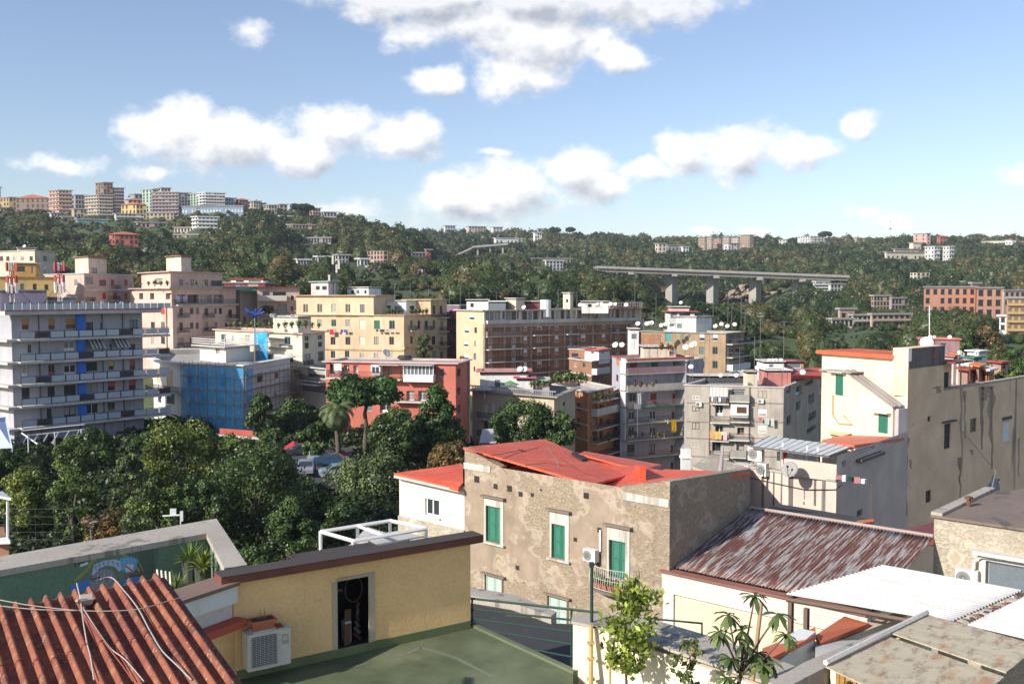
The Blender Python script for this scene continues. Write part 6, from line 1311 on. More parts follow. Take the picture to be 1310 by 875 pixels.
BRF = stained('brown_flat_roof', (.20, .15, .12), (.08, .07, .06), .6, .55); PINKR = M('dark_red_sheet', (.22, .05, .05), .7, .2, 1, .2)
def redroof():
    m, nt, b = nm('red_painted_roof'); tc = N(nt, 'ShaderNodeTexCoord').outputs['Object']
    c = mix(nt, ramp(nt, noise(nt, tc, .5, 8), [(.35, 0.), (.7, 1.)]), (.62, .085, .035), (.74, .13, .055))
    c = mix(nt, ramp(nt, noise(nt, tc, 1.1, 8, rough=.7), [(.62, 0.), (.7, .5)]), c, (.30, .05, .04)); c = mix(nt, ramp(nt, noise(nt, tc, 6, 5), [(.68, 0.), (.75, .5)]), c, (.6, .3, .22))
    mp = N(nt, 'ShaderNodeMapping'); mp.inputs['Rotation'].default_value = (0, 0, R(42)); L(nt, tc, mp.inputs[0]); wv = N(nt, 'ShaderNodeTexWave'); wv.inputs['Scale'].default_value = .31; wv.inputs['Distortion'].default_value = .6; wv.inputs['Detail'].default_value = 3; L(nt, mp.outputs[0], wv.inputs['Vector'])
    c = mix(nt, ramp(nt, wv.outputs['Fac'], [(.0, .75), (.012, 0.)]), c, (.25, .04, .03)); c = mix(nt, ramp(nt, noise(nt, tc, .35, 4), [(.5, 0.), (.75, .45)]), c, (.62, .22, .14))
    L(nt, c, b.inputs['Base Color']); b.inputs['Roughness'].default_value = .6; bump(nt, b, noise(nt, tc, 3, 6), .6, .08); return m
RROOF = redroof()
def uvmat(name, base, rust, white, amt, mp, speck=None):
    m, nt, b = nm(name); uv = N(nt, 'ShaderNodeTexCoord').outputs['UV']
    a = noise(nt, uv, 1.0, 6, mp, .6); c = mix(nt, ramp(nt, a, [(amt - .04, 0.), (amt + .05, 1.)]), base, rust)
    bb = noise(nt, uv, 1.0, 8, tuple(x * 2.7 for x in mp), .7); c = mix(nt, ramp(nt, bb, [(.5, 0.), (.66, .8 if rust[1] < .3 else .12)]), c, tuple(x * .45 for x in rust))
    cc = noise(nt, uv, 1.0, 5, tuple(x * 1.7 for x in mp), .6); c = mix(nt, ramp(nt, cc, [(.62, 0.), (.70, .8)]), c, white)
    if speck:
        s1 = noise(nt, uv, 9, 5, rough=.7); c = mix(nt, ramp(nt, s1, [(.53, 0.), (.62, .75)]), c, speck)
        s2 = noise(nt, uv, 22, 3, rough=.6); c = mix(nt, ramp(nt, s2, [(.63, 0.), (.68, .7)]), c, (.5, .45, .38))
    L(nt, c, b.inputs['Base Color']); b.inputs['Roughness'].default_value = .8; bump(nt, b, noise(nt, uv, 14, 5), .4, .01); return m
TERR = uvmat('terracotta_sheet', (.29, .085, .04), (.20, .05, .03), (.36, .15, .06), .5, (1.2, .7, 1), (.30, .17, .08))
RUST = uvmat('rusty_corrugated', (.40, .39, .37), (.15, .06, .045), (.40, .40, .40), .47, (9, .55, 1), None)
WCOR = uvmat('white_corrugated', (.60, .59, .56), (.52, .50, .46), (.66, .65, .62), .56, (1.5, .4, 1), None)
MSH = uvmat('tin_sheet', (.47, .41, .29), (.40, .25, .14), (.50, .46, .36), .57, (.9, 1.5, 1), None)
# ------------------------------------------------------------------ terracotta corrugated roof
def prof_t(ph): return max(0, math.sin(ph)) ** .6 if math.sin(ph) > 0 else -.12 * abs(math.sin(ph))
A_, B_ = P(-88, 798, 10.75), P(210, 737, 12.6); e2_ = (B_ - A_)
B2_, A2_ = P(322, 890, 9.8), P(-60, 1010, 8.0)
dn = (B2_ - B_); A2_ = A_ + dn * 1.0
rt = empty('corrugated_roof', A2_, 'red tile shaped corrugated roof sheet nearest to the camera at lower left', 'roof')
m = sheet(A2_, B2_, B_, A_, 16, .078, 26, prof=prof_t, seg=10); o = m.build('corrugated_sheet', TERR, rt, smooth=True); thick(o, .012)
m = MB(); nup = (B_ - A_).cross(A2_ - A_).normalized(); nup = nup if nup.z > 0 else -nup
W_ = (B_ - A_).length
for k in range(16):                              # overlap step half way: each ridge carries a cap edge
    for t in (.53,):
        q = (k + .25) / 16; c = A2_.lerp(B2_, q).lerp(A_.lerp(B_, q), t - .02 * math.sin(k * 1.3)); ax = (B_ - A_).normalized()
        pts = [c + ax * (W_ / 16 * .27 * math.cos(a)) + nup * (.078 * max(0, math.sin(a)) ** .6 + .008) for a in [math.pi * j / 8 for j in range(9)]]
        m.tube(pts, .006, 4)
m.build('overlap_edge', TERR, rt)
m = MB(); dz = Vector((0, 0, -.25)); m.hexa([A2_ + dz, B2_ + dz, B_ + dz, A_ + dz] + [p + Vector((0, 0, -.05)) for p in (A2_, B2_, B_, A_)]); m.build('roof_boards', M('roof_boards', (.16, .10, .06)), rt)
m = MB(); q_ = [p + Vector((0, 0, -.26)) for p in (A2_, B2_, B_, A_)]; m.poly([Vector((p.x, p.y)) for p in q_], 14, min(p.z for p in q_), 0); m.build('wall', CREAMB, rt)
def rp(px, py, h=.075):                          # point on the roof sheet
    r = Vector(ray(px, py)); t = (A_ - Vector((0, 0, CAMZ))).dot(nup) / r.dot(nup); return Vector((0, 0, CAMZ)) + r * t + nup * h
def cable(name, pts, r, mat, label, n=6):
    pts = [Vector(p) for p in pts]; out = []
    for i in range(len(pts) - 1):
        p0, p1, p2, p3 = pts[max(i - 1, 0)], pts[i], pts[i + 1], pts[min(i + 2, len(pts) - 1)]
        for k in range(n):
            t = k / n; out.append(.5 * ((2 * p1) + (p2 - p0) * t + (2 * p0 - 5 * p1 + 4 * p2 - p3) * t * t + (3 * p1 - p0 - 3 * p2 + p3) * t ** 3))
    out.append(pts[-1]); m = MB(); m.tube(out, r, 6); return prop(name, m, mat, label, 'cable', 'cables over the red corrugated roof', smooth=True)
CW = FLAT('cable_white', (.42, .38, .32), .6); CB = FLAT('cable_beige', (.45, .36, .27), .6)
cable('cable', [rp(98, 753), rp(103, 776), rp(106, 800), rp(111, 830), rp(116, 850), rp(120, 878)], .008, CW, 'thick pale cable running straight down from the junction box')
cable('cable', [rp(106, 785), rp(125, 815), rp(142, 838), rp(160, 852), rp(184, 880)], .007, CW, 'pale cable curving down right from the junction box')
cable('cable', [rp(104, 788), rp(128, 822), rp(146, 846), rp(158, 862), rp(170, 880)], .007, FLAT('cable_red', (.35, .08, .06)), 'thin reddish cable beside the pale one below the junction box')
cable('cable', [rp(128, 748), rp(143, 746), rp(158, 762), rp(176, 785), rp(192, 815), rp(207, 840), rp(225, 858), rp(245, 878)], .009, FLAT('cable_grey', (.35, .34, .32)), 'grey cable crossing the middle of the red corrugated roof')
cable('cable', [rp(-5, 774), rp(40, 782), rp(96, 788), rp(140, 789), rp(180, 786), rp(215, 776), rp(241, 769)], .006, CB, 'thin upper cable slung sideways across the red corrugated roof')
cable('cable', [rp(-5, 782), rp(45, 787), rp(100, 788.5)], .006, CB, 'thin lower cable entering from the left edge to the junction box')
c = rp(110, 777, .10); m = MB(); m.box(tuple(c), (.13, .10, .09), .5, 0, Matrix.Rotation(.5, 3, 'X')); m.box(tuple(c + Vector((-.02, -.055, .0))), (.10, .01, .07), .5, 1, Matrix.Rotation(.5, 3, 'X')); m.tube([c + Vector((-.07, 0, 0)), c + Vector((-.12, -.02, -.02))], .018, 6)
prop('junction_box', m, [FLAT('box_grey', (.42, .38, .34)), FLAT('box_front', (.25, .22, .2))], 'small grey plastic junction box on the red corrugated roof', 'junction box')
# ------------------------------------------------------------------ green terrace with mural
ZC = P(602, 690, 24.2).z + .17
def onz(px, py, z): r = Vector(ray(px, py)); return Vector((0, 0, CAMZ)) + r * ((z - CAMZ) / r.z)
TCx = [onz(-60, 726, ZC), onz(265, 665, ZC)]; TI = [onz(-60, 740, ZC), onz(262, 683, ZC)]
rt = empty('terrace_parapet', TCx[0] * .5 + TCx[1] * .5 - Vector((0, 0, 3)), 'dark green terrace wall with broad stone coping and painted mural', 'wall')
oL, oC, oE = onz(-60, 722, ZC), onz(277, 663, ZC), onz(316, 722, ZC); iL, iC, iE = onz(-60, 740, ZC), onz(264, 682, ZC), onz(287, 727, ZC)
m = MB(); th = .14
m.add([iL, iC, oC, oL] + [p - Vector((0, 0, th)) for p in (iL, iC, oC, oL)], [(0, 1, 2, 3), (4, 7, 6, 5), (0, 4, 5, 1), (2, 6, 7, 3), (1, 5, 6, 2), (3, 7, 4, 0)])
m.add([iC, iE, oE, oC] + [p - Vector((0, 0, th)) for p in (iC, iE, oE, oC)], [(0, 1, 2, 3), (4, 7, 6, 5), (0, 4, 5, 1), (2, 6, 7, 3), (1, 5, 6, 2), (3, 7, 4, 0)]); m.build('coping', COPE, rt)
ZG = ZC - 1.25; gl = Vector((0, 0, -th - .003)); e1 = .06
def inset(p, q, d): v = (q - p).normalized(); n_ = Vector((-v.y, v.x, 0)); return n_ * d
m = MB(); n1_ = inset(iL, iC, .06); n2_ = inset(iC, iE, .10)
a, bb, c2 = iL + n1_ + gl, iC + n1_ + n2_ + gl, iE + n2_ + gl
m.poly([Vector(p[:2]) for p in (a, bb, oC - Vector((.05, .05, 0)), oL)], 14, ZC - th - .003); m.build('wall', GRW, rt)
m = MB(); m.poly([Vector(p[:2]) for p in (bb + Vector((.0, -.003, 0)), c2, oE + Vector((-.06, 0, 0)), oC + Vector((-.06, -.06, 0)))], 14, ZC - th - .003); m.build('side_wall', GRW, rt)
YF_l = onz(300, 870, P(602, 803, 23.9).z); GF = Fac(a, bb)                                  # inner green face; faces the camera
m = MB(); m.poly([Vector(p[:2]) for p in (a + Vector((2, -3, 0)), G(222, 19.4, 760).to_3d(), YF_l + Vector((-.1, .1, 0)), c2 + Vector((.05, 0, 0)), bb, a)], 14, ZG); m.build('terrace_floor', M('green_floor', (.10, .15, .10)), rt)
# mural painted on the wall, each colour patch a raised coat of paint
mr = MB(); MC = [FLAT('mural_blue', (.06, .20, .55)), FLAT('mural_pale', (.42, .48, .62)), FLAT('mural_olive', (.30, .30, .06)), FLAT('mural_grey', (.24, .24, .27)), FLAT('mural_red', (.45, .08, .10)), FLAT('mural_sky', (.10, .36, .60)), FLAT('mural_dark', (.02, .05, .05)), FLAT('mural_white', (.6, .6, .6))]
def mp_(pts, mi, lay): 
    vs = [GF.w(*GF.uz(x, y, .0), .004 + lay * .003) for x, y in pts]; mr.add(vs + [v - Vector((GF.n.x, GF.n.y, 0)) * .003 for v in vs], [tuple(range(len(pts)))] + [(i, i + len(pts), (i + 1) % len(pts) + len(pts), (i + 1) % len(pts)) for i in range(len(pts))], mi)
def stroke(pts, w, mi, lay):
    for (x0, y0), (x1, y1) in zip(pts, pts[1:]):
        L_ = math.hypot(x1 - x0, y1 - y0) or 1; dx, dy = -(y1 - y0) / L_ * w / 2, (x1 - x0) / L_ * w / 2; ex, ey = (x1 - x0) / L_ * w * .3, (y1 - y0) / L_ * w * .3
        mp_([(x0 - dx - ex, y0 - dy - ey), (x0 + dx - ex, y0 + dy - ey), (x1 + dx + ex, y1 + dy + ey), (x1 - dx + ex, y1 - dy + ey)], mi, lay)
stroke([(96, 742), (108, 733), (116, 722), (124, 712), (140, 708), (152, 707), (163, 712), (172, 722), (178, 730)], 3.2, 2, 0); stroke([(100, 737), (112, 728), (118, 716)], 2, 2, 1); stroke([(176, 716), (183, 730)], 1.2, 2, 0)
mp_([(90, 750), (92, 747), (114, 741), (122, 745), (118, 756), (90, 758)], 0, 1)
mp_([(117, 735), (120, 722), (132, 717), (147, 715), (156, 718), (158, 727), (152, 731), (146, 724), (136, 723), (126, 727), (122, 737)], 1, 2)
for i, (x, y) in enumerate(((122, 726), (127, 723), (132, 721), (138, 720), (144, 720), (150, 722))): stroke([(x - 1.4, y - 1.8), (x + 1.6, y - 2.2), (x - .6, y + .4), (x + 1.6, y + 2)], .9, 0, 3)
mp_([(115, 745), (118, 737), (123, 731), (130, 728), (137, 727), (144, 730), (149, 737), (151, 748), (140, 754), (118, 754)], 3, 3)
for k in range(7): x = 119 + k * 4.4; stroke([(x, 744), (x + 1.4, 734)], .7, 1 if k % 2 else 4, 4)
stroke([(117, 741), (125, 738), (133, 740), (142, 738), (149, 741)], 1.3, 6, 5)
mp_([(153, 714), (160, 712), (170, 712), (176, 715), (175, 722), (172, 731), (162, 733), (156, 729), (154, 721)], 5, 3); mp_([(159, 722), (171, 721), (169, 730), (161, 731)], 7, 4); stroke([(160, 723), (169, 730)], 2, 4, 5)
for x in (158, 163, 167, 171): stroke([(x, 715), (x + 1.6, 719)], .8, 1, 5)
stroke([(160, 737), (168, 733), (176, 732)], 1.4, 4, 4); mp_([(155, 742), (166, 738), (182, 737), (180, 744), (160, 750)], 0, 2); mp_([(102, 722), (112, 718), (113, 721), (103, 725)], 7, 2)
# year 1960 and the sign of infinity
def glyph(ch, x, y, s=4.2):
    G_ = {'1': [[(0, .3), (.4, 0), (.5, 1.2)]], '9': [[(.8, .5), (.2, .6), (.05, .25), (.4, 0), (.8, .2), (.8, .8), (.4, 1.25)]], '6': [[(.7, 0), (.1, .5), (.15, 1.1), (.6, 1.2), (.8, .8), (.45, .55), (.12, .75)]], '0': [[(.4, 0), (.05, .5), (.2, 1.15), (.6, 1.2), (.85, .6), (.65, .1), (.4, 0)]], '-': [[(0, .6), (.7, .55)]],
          'o': [[(0, .6), (.25, .3), (.5, .6), (.8, .9), (1.05, .6), (.8, .3), (.5, .6), (.25, .9), (0, .6)]]}
    for st in G_[ch]: stroke([(x + a * s, y + (b_ * s * 1.05) - a * s * .42) for a, b_ in st], 1.0, 6, 2)
for ch, x, y in (('1', 94.5, 720.5), ('9', 99, 717.5), ('6', 104.5, 715), ('0', 110, 712.5), ('-', 117.5, 710)): glyph(ch, x, y)
glyph('o', 122.5, 707.5, 7)
mo = mr.build('mural', MC, rt)
def spiky(px, py, d, z0, r, label, n=60, lm='yellow', h=1.0, pot=True):
    c = P(px, py, d); c.z = z0; rt = empty('yucca_plant' if r > .3 else 'potted_plant', c, label, 'plant'); qs = []; ti = []
    for k in range(n):
        az = k * 2.4; el = nr.uniform(.15, 1.45); Lr = r * nr.uniform(.8, 1.2); dv = np.array([math.cos(az) * math.cos(el), math.sin(az) * math.cos(el), math.sin(el) * h]); sd = np.array([-math.sin(az), math.cos(az), 0]) * r * .055
        p0 = np.array(c) + [0, 0, .3]; p1 = p0 + dv * Lr * .55; p2 = p0 + dv * Lr - np.array([0, 0, Lr * .16 * math.cos(el)])
        qs += [[p0 - sd * .5, p0 + sd * .5, p1 + sd, p1 - sd], [p1 - sd, p1 + sd, p2 + sd * .1, p2 - sd * .1]]; t = nr.uniform(.3, .95); ti += [t, t]
    quads_obj('leaves', np.array(qs), np.array(ti), LM[lm], rt, tuple(c)); m = MB(); m.tube([c - Vector((0, 0, .55)), c + Vector((0, 0, .32))], .13, 10, 0, .19); m.build('pot', M('dark_pot', (.05, .06, .04)), rt)
spiky(259, 716, 22.6, ZG + .5, .5, 'bright spiky yucca in the corner of the green terrace'); spiky(243, 720, 23.2, ZG + .5, .5, 'dark spiky yucca left of the bright one', lm='mid'); spiky(225, 737, 20.6, ZG + .55, .5, 'variegated spiky plant just above the roof corner', lm='pale')
m = MB()
for k in range(4): m.tube([P(203 + k * 5, 748, 16.5), P(201 + k * 5.4, 729 + k, 16.9)], .02, 5)
prop('stake_bundle', m, M('cream_stakes', (.7, .66, .5)), 'cream coloured stakes standing beside the variegated plant', 'stakes')
# ------------------------------------------------------------------ yellow roof building
ZF = P(602, 803, 23.9).z; ZT = P(602, 690, 24.2).z
Yl, Yr = onz(300, 870, ZF), onz(602, 803, ZF); YF = Fac(Yl, Yr)
rt = empty('rooftop_building', (Yl.x, Yl.y, ZF), 'ochre yellow rooftop building with open doorway and dark red coping', 'building')
u0, zb_ = YF.uz(432, 846); u1, _ = YF.uz(479, 740); zd = YF.uz(455, 737)[1]
m = MB(); wallgrid(m, YF, ZF, ZT, [(u0, ZF + .10, u1, zd)], .01, back=False); 
bk = -1.75; m.poly([Vector(YF.w(YF.len, 0, 0)[:2]), Vector(YF.w(YF.len, 0, bk)[:2]), Vector(YF.w(0, 0, bk)[:2]), Vector(YF.w(0, 0, 0)[:2])], ZF, ZT, 0, cap=False) if 0 else None
zk = ZT - .62
for uu in (YF.len, 0): m.quad(YF.w(uu, 14, 0), YF.w(uu, 14, bk), YF.w(uu, zk, bk), YF.w(uu, ZT, 0))
m.quad(YF.w(YF.len, 14, bk), YF.w(0, 14, bk), YF.w(0, zk, bk), YF.w(YF.len, zk, bk))
W0 = m.build('wall', YWALL, rt)
# rebuild door opening: dark room behind
m = MB(); rv = .28
for (x0, x1, z0, z1) in ((u0, u0, ZF + .1, zd), (u1, u1, ZF + .1, zd)): m.quad(YF.w(x0, z0, .002), YF.w(x0, z0, -rv), YF.w(x0, z1, -rv), YF.w(x0, z1, .002))
m.quad(YF.w(u0, zd, .002), YF.w(u1, zd, .002), YF.w(u1, zd, -rv), YF.w(u0, zd, -rv)); m.build('door_reveal', M('reveal_grey', (.42, .36, .27)), rt)
m = MB(); m.fb(YF, u0 - .12, u0, ZF + .1, zd - .05, 0, .02); m.fb(YF, u1 - .16, u1, ZF + .1, zd, .0, .02); m.fb(YF, u0 + .0, u1, zd - .04, zd + .03, -.05, .03); m.build('door_surround', M('reveal_old_plaster', (.50, .42, .30)), rt)
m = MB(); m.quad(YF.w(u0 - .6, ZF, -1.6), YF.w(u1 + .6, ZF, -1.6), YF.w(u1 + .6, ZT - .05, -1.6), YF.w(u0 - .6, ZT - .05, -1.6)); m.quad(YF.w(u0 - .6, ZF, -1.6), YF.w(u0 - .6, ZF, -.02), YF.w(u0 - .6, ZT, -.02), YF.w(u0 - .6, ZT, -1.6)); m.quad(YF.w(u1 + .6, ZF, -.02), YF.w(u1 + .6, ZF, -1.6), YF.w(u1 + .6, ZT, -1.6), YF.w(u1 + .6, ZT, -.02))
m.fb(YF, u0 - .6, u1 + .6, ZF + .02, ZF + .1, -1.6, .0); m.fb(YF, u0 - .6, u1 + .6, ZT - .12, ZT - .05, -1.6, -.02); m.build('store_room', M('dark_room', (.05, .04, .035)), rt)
m = MB(); m.fb(YF, -.3, YF.len + .28, ZT, ZT + .17, -.34, .16, 0); m.fb(YF, -.3, YF.len + .28, ZT + .172, ZT + .19, -.36, .18, 1); m.build('coping', [DKC, M('dark_edge', (.06, .045, .04))], rt)
m = MB(); m.slab([YF.w(-.05, ZT - .1, -.3), YF.w(YF.len, ZT - .1, -.3), YF.w(YF.len, zk, bk - .1), YF.w(-.05, zk, bk - .1)], .05); m.build('roof', TAR_AND_SHADE, rt)
m = MB(); m.fb(YF, .05, YF.len - .02, ZF + .005, ZF + .2, -.0, .035); m.build('skirting', M('green_skirting', (.16, .19, .08)), rt)
# things inside the doorway
F_ = YF; uc = (u0 + u1) / 2
m = MB(); c = F_.w(u1 - .30, ZF + 1.35, -.5); m.tube([c + Vector((F_.e.x * .22 * math.cos(a), F_.e.y * .22 * math.cos(a), .30 * math.sin(a))) for a in [math.pi * 2 * k / 20 for k in range(21)]], .015, 5); prop('hanging_hoop', m, FLAT('hoop_grey', (.12, .12, .12)), 'grey wheel hoop hanging inside the dark doorway', 'hoop')
m = MB(); a, c = F_.w(uc - .15, ZF + .1, -.35), F_.w(uc - .02, ZF + .85, -.6); m.hexa([a, a + Vector((.14, .09, 0)), a + Vector((.12, .13, 0)), a + Vector((-.02, .04, 0)), c, c + Vector((.14, .09, 0)), c + Vector((.12, .13, 0)), c + Vector((-.02, .04, 0))]); prop('wooden_board', m, M('raw_board', (.22, .13, .06)), 'raw wooden board leaning inside the dark doorway', 'board')
m = MB()
for k in range(7): m.tube([F_.w(u1 - .16 - .02 * k, ZF + .15 + .15 * k, -.42), F_.w(u1 - .32 + .03 * k, ZF + .3 + .14 * k, -.5)], .05 - .003 * k, 7, k % 3)
prop('bag_heap', m, [FLAT('bag_red', (.12, .025, .025)), FLAT('bag_grey', (.12, .12, .12)), FLAT('bag_brown', (.12, .08, .05))], 'heap of hanging bags and rags at the right of the doorway', 'bags')
m = MB(); m.box(tuple(F_.w(uc - .28, ZF + 1.35, -.7)), (.4, .25, .06), F_.rz); m.box(tuple(F_.w(uc - .28, ZF + 1.1, -.7)), (.04, .04, .5)); m.box(tuple(F_.w(uc + .02, ZF + .35, -.6)), (.16, .2, .5), F_.rz, 1); prop('small_shelf', m, [M('shelf_wood', (.2, .14, .08)), WHITE], 'small wooden shelf with a white box in the dark doorway', 'shelf')
# air conditioner and planter
def wall_ac():
    a, z1 = F_.uz(316, 812, .45); _, z0 = F_.uz(316, 859, .45); c, _ = F_.uz(371, 830, .45)
    rt = empty('air_conditioner', F_.w((a + c) / 2, z0, .25), 'large beige air conditioner fixed to the ochre wall under a planter', 'air conditioner'); m = MB(); m.fb(F_, a, c, z0, z1, .1, .5); m.build('casing', FLAT('ac_beige', (.55, .53, .47), .5), rt)
    m = MB(); g0, g1 = a + .08, a + (c - a) * .66; m.fb(F_, g0, g1, z0 + .07, z1 - .07, .5, .508, 1)
    for k in range(17): z = z0 + .09 + (z1 - z0 - .18) * k / 16; m.fb(F_, g0, g1, z - .006, z + .006, .508, .53)
    for k in range(7): u = g0 + (g1 - g0) * k / 6; m.fb(F_, u - .005, u + .005, z0 + .07, z1 - .07, .53, .536)
    m.build('fan_grille', [FLAT('grille_grey', (.4, .4, .38)), FLAT('grille_dark', (.06, .06, .06))], rt)
    m = MB(); m.fb(F_, g1 + .12, g1 + .27, z1 - .34, z1 - .12, .5, .506, 0); m.fb(F_, g1 + .145, g1 + .245, z1 - .25, z1 - .16, .506, .509, 1); m.build('label_plate', [FLAT('plate_tan', (.35, .32, .25)), FLAT('plate_grey', (.5, .48, .42))], rt)
    m = MB()
    for q in (.2, .8): u = a + (c - a) * q; m.fb(F_, u - .02, u + .02, z0 - .05, z0, 0, .46); m.fb(F_, u - .02, u + .02, z0 - .3, z0 - .05, 0, .03)
    m.build('bracket', M('rust_metal', (.15, .07, .04)), rt); return a, c, z1
a, c, z1 = wall_ac()
um = a + (c - a) * .42; rt = empty('planter', F_.w(um, z1, .3), 'terracotta planter box on the air conditioner with dry stalks', 'planter')
m = MB(); m.hexa([F_.w(um - .22, z1 + .03, .4), F_.w(um + .20, z1 + .03, .4), F_.w(um + .20, z1 + .03, .2), F_.w(um - .22, z1 + .03, .2), F_.w(um - .27, z1 + .22, .45), F_.w(um + .25, z1 + .22, .45), F_.w(um + .25, z1 + .22, .15), F_.w(um - .27, z1 + .22, .15)])
m.fb(F_, um - .29, um + .27, z1 + .19, z1 + .235, .43, .47); m.fb(F_, um - .29, um + .27, z1 + .19, z1 + .235, .12, .15); m.fb(F_, um - .29, um - .26, z1 + .19, z1 + .235, .15, .43); m.fb(F_, um + .24, um + .27, z1 + .19, z1 + .235, .15, .43); m.build('trough', M('terracotta_planter', (.48, .16, .08)), rt)
m = MB(); m.fb(F_, um - .26, um + .22, z1, z1 + .03, .13, .47); m.build('saucer', FLAT('saucer_grey', (.5, .48, .42)), rt); m = MB(); m.fb(F_, um - .25, um + .23, z1 + .18, z1 + .222, .16, .43); m.build('soil', M('soil', (.05, .035, .025)), rt)
m = MB()
for k in range(7): p = F_.w(um - .1 + .03 * k, z1 + .2, .3); m.tube([p, p + Vector((.02 * math.sin(k * 2), 0, .16 + .05 * (k % 3)))], .004, 4)
m.build('dry_stalks', M('stalk', (.25, .18, .1)), rt)
m = MB(); m.fb(F_, um + .30, c - .1, z1, z1 + .012, .12, .4); prop('red_mat', m, M('mat_red', (.30, .07, .05)), 'small red tile lying on the air conditioner beside the planter', 'tile')
# white side piece at left with red sill
m = MB(); w0, w1, w2 = onz(232, 745, ZT), onz(292, 728, ZT), None
sl0, sl1 = P(228, 752, 18.8), P(290, 735, 20.9)
rt = empty('side_wall', sl0 - Vector((0, 0, 1.5)), 'white and cream wall piece with red sill left of the ochre building', 'wall')
WS = Fac(G(222, 19.3, 760), Vector(YF.w(-.02, 0, .0)[:2])); m = MB(); zt_ = ZT + .0
m.fb(WS, -.6, WS.len, ZF - 3, zt_ - .42, -.4, 0); m.build('wall', WHW, rt); m = MB(); m.fb(WS, -.6, WS.len + .01, ZF - 3, WS.uz(285, 800)[1] - .06, 0, .02); m.build('lower_wall', YWALL, rt); m = MB(); m.fb(WS, -.6, WS.len + .02, zt_ - .42, zt_ - .05, -.5, .14); m.build('fascia', WHTP, rt)
m = MB(); m.fb(WS, -.6, WS.len + .04, zt_ - .05, zt_ + .03, -.55, .2); m.build('coping', M('brown_thin', (.2, .13, .1)), rt); m = MB(); _, zs_ = WS.uz(285, 800); m.fb(WS, WS.len - 1.6, WS.len + .1, zs_ - .06, zs_ + .10, 0, .34); m.build('red_sill', M('sill_red', (.45, .09, .05)), rt)
# terrace floor
FL = [onz(150, 1000, ZF), onz(733, 990, ZF), onz(733, 862, ZF), onz(604, 802, ZF), onz(300, 869, ZF), onz(150, 905, ZF)]
rt = empty('terrace', (FL[3].x, FL[3].y, ZF - 1), 'green painted roof terrace floor in front of the ochre building', 'terrace')
flm, fnt, fb_ = nm('green_terrace_paint'); ft_ = N(fnt, 'ShaderNodeTexCoord').outputs['Object']
fc = mix(fnt, ramp(fnt, noise(fnt, ft_, .8, 8), [(.35, 0.), (.7, 1.)]), (.075, .095, .045), (.16, .18, .10)); fc = mix(fnt, ramp(fnt, noise(fnt, ft_, 2.6, 7, rough=.7), [(.64, 0.), (.72, .5)]), fc, (.26, .26, .2))
L(fnt, fc, fb_.inputs['Base Color']); fb_.inputs['Roughness'].default_value = .7; bump(fnt, fb_, noise(fnt, ft_, 10, 4), .3, .01)
m = MB(); m.poly([Vector(p[:2]) for p in FL], 12, ZF); m.build('floor', flm, rt)
m = MB(); 
for pts in ([(538, 828), (560, 834), (585, 842), (612, 856), (632, 866)], [(538, 828), (520, 836), (495, 841)], [(440, 856), (470, 848)]):
    for k in range(len(pts) - 1):
        p, q = onz(*pts[k], ZF), onz(*pts[k + 1], ZF); v = (q - p).normalized(); s_ = Vector((-v.y, v.x, 0)) * (.05 if len(pts) > 2 else .03); dzz = Vector((0, 0, .004)); m.quad(p - s_ + dzz, q - s_ + dzz, q + s_ + dzz, p + s_ + dzz)
m.build('cement_patch', M('cement_trace', (.17, .185, .13)), rt)
m = MB(); m.poly([Vector(p[:2]) for p in (onz(604, 802, ZF), onz(604, 802, ZF) + Vector((.12, .05, 0)), onz(733, 862, ZF) + Vector((.12, .08, 0)), onz(733, 862, ZF))][::-1], ZF - .6, ZF + .06); m.build('kerb', M('kerb_green', (.12, .14, .08)), rt)
GRN = FLAT('rail_green', (.015, .05, .035), .4)
E0, E1 = onz(604, 802, ZF), onz(733, 862, ZF)
m = MB(); R0, R1 = P(602, 765, 24.0), P(786, 800, 21.6)
h0, h1 = P(602, 765, 24.0), P(733, 783, 22.2)
for (ya, xb, yb, rr) in ((765, 765, 783, .03), (779, 735, 793, .025), (791, 732, 808, .02), (803, 732, 824, .02), (816, 732, 840, .02)): m.tube([P(601, ya, 24.1), P(xb, yb, 21.6)], rr, 6)
for x, y0, y1, d in ((731, 778, 856, 21.7), (604, 765, 800, 24.0)): m.tube([P(x, y0, d), P(x, y1, d)], .028, 6)
prop('railing', m, GRN, 'dark green metal railing along the edge of the green terrace', 'railing', 'dark green railings')
# lower level between terrace and stone house; its shade is painted as near-black
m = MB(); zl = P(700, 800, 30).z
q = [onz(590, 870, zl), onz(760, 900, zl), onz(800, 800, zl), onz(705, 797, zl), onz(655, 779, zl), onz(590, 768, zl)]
m.poly([Vector(p[:2]) for p in q], 10, zl); prop('painted_shade_level', m, TAR_AND_SHADE, 'near-black level below the green railing with shade painted into its colour', 'roof')
m = MB(); m.poly([Vector(p[:2]) for p in (onz(590, 769, zl), onz(655, 780, zl), onz(705, 798, zl), onz(712, 792, zl), onz(660, 770, zl), onz(590, 758, zl))], 10, zl + .25); prop('low_wall', m, COPE, 'sunlit stone kerb along the far side of the near-black painted shade', 'wall')
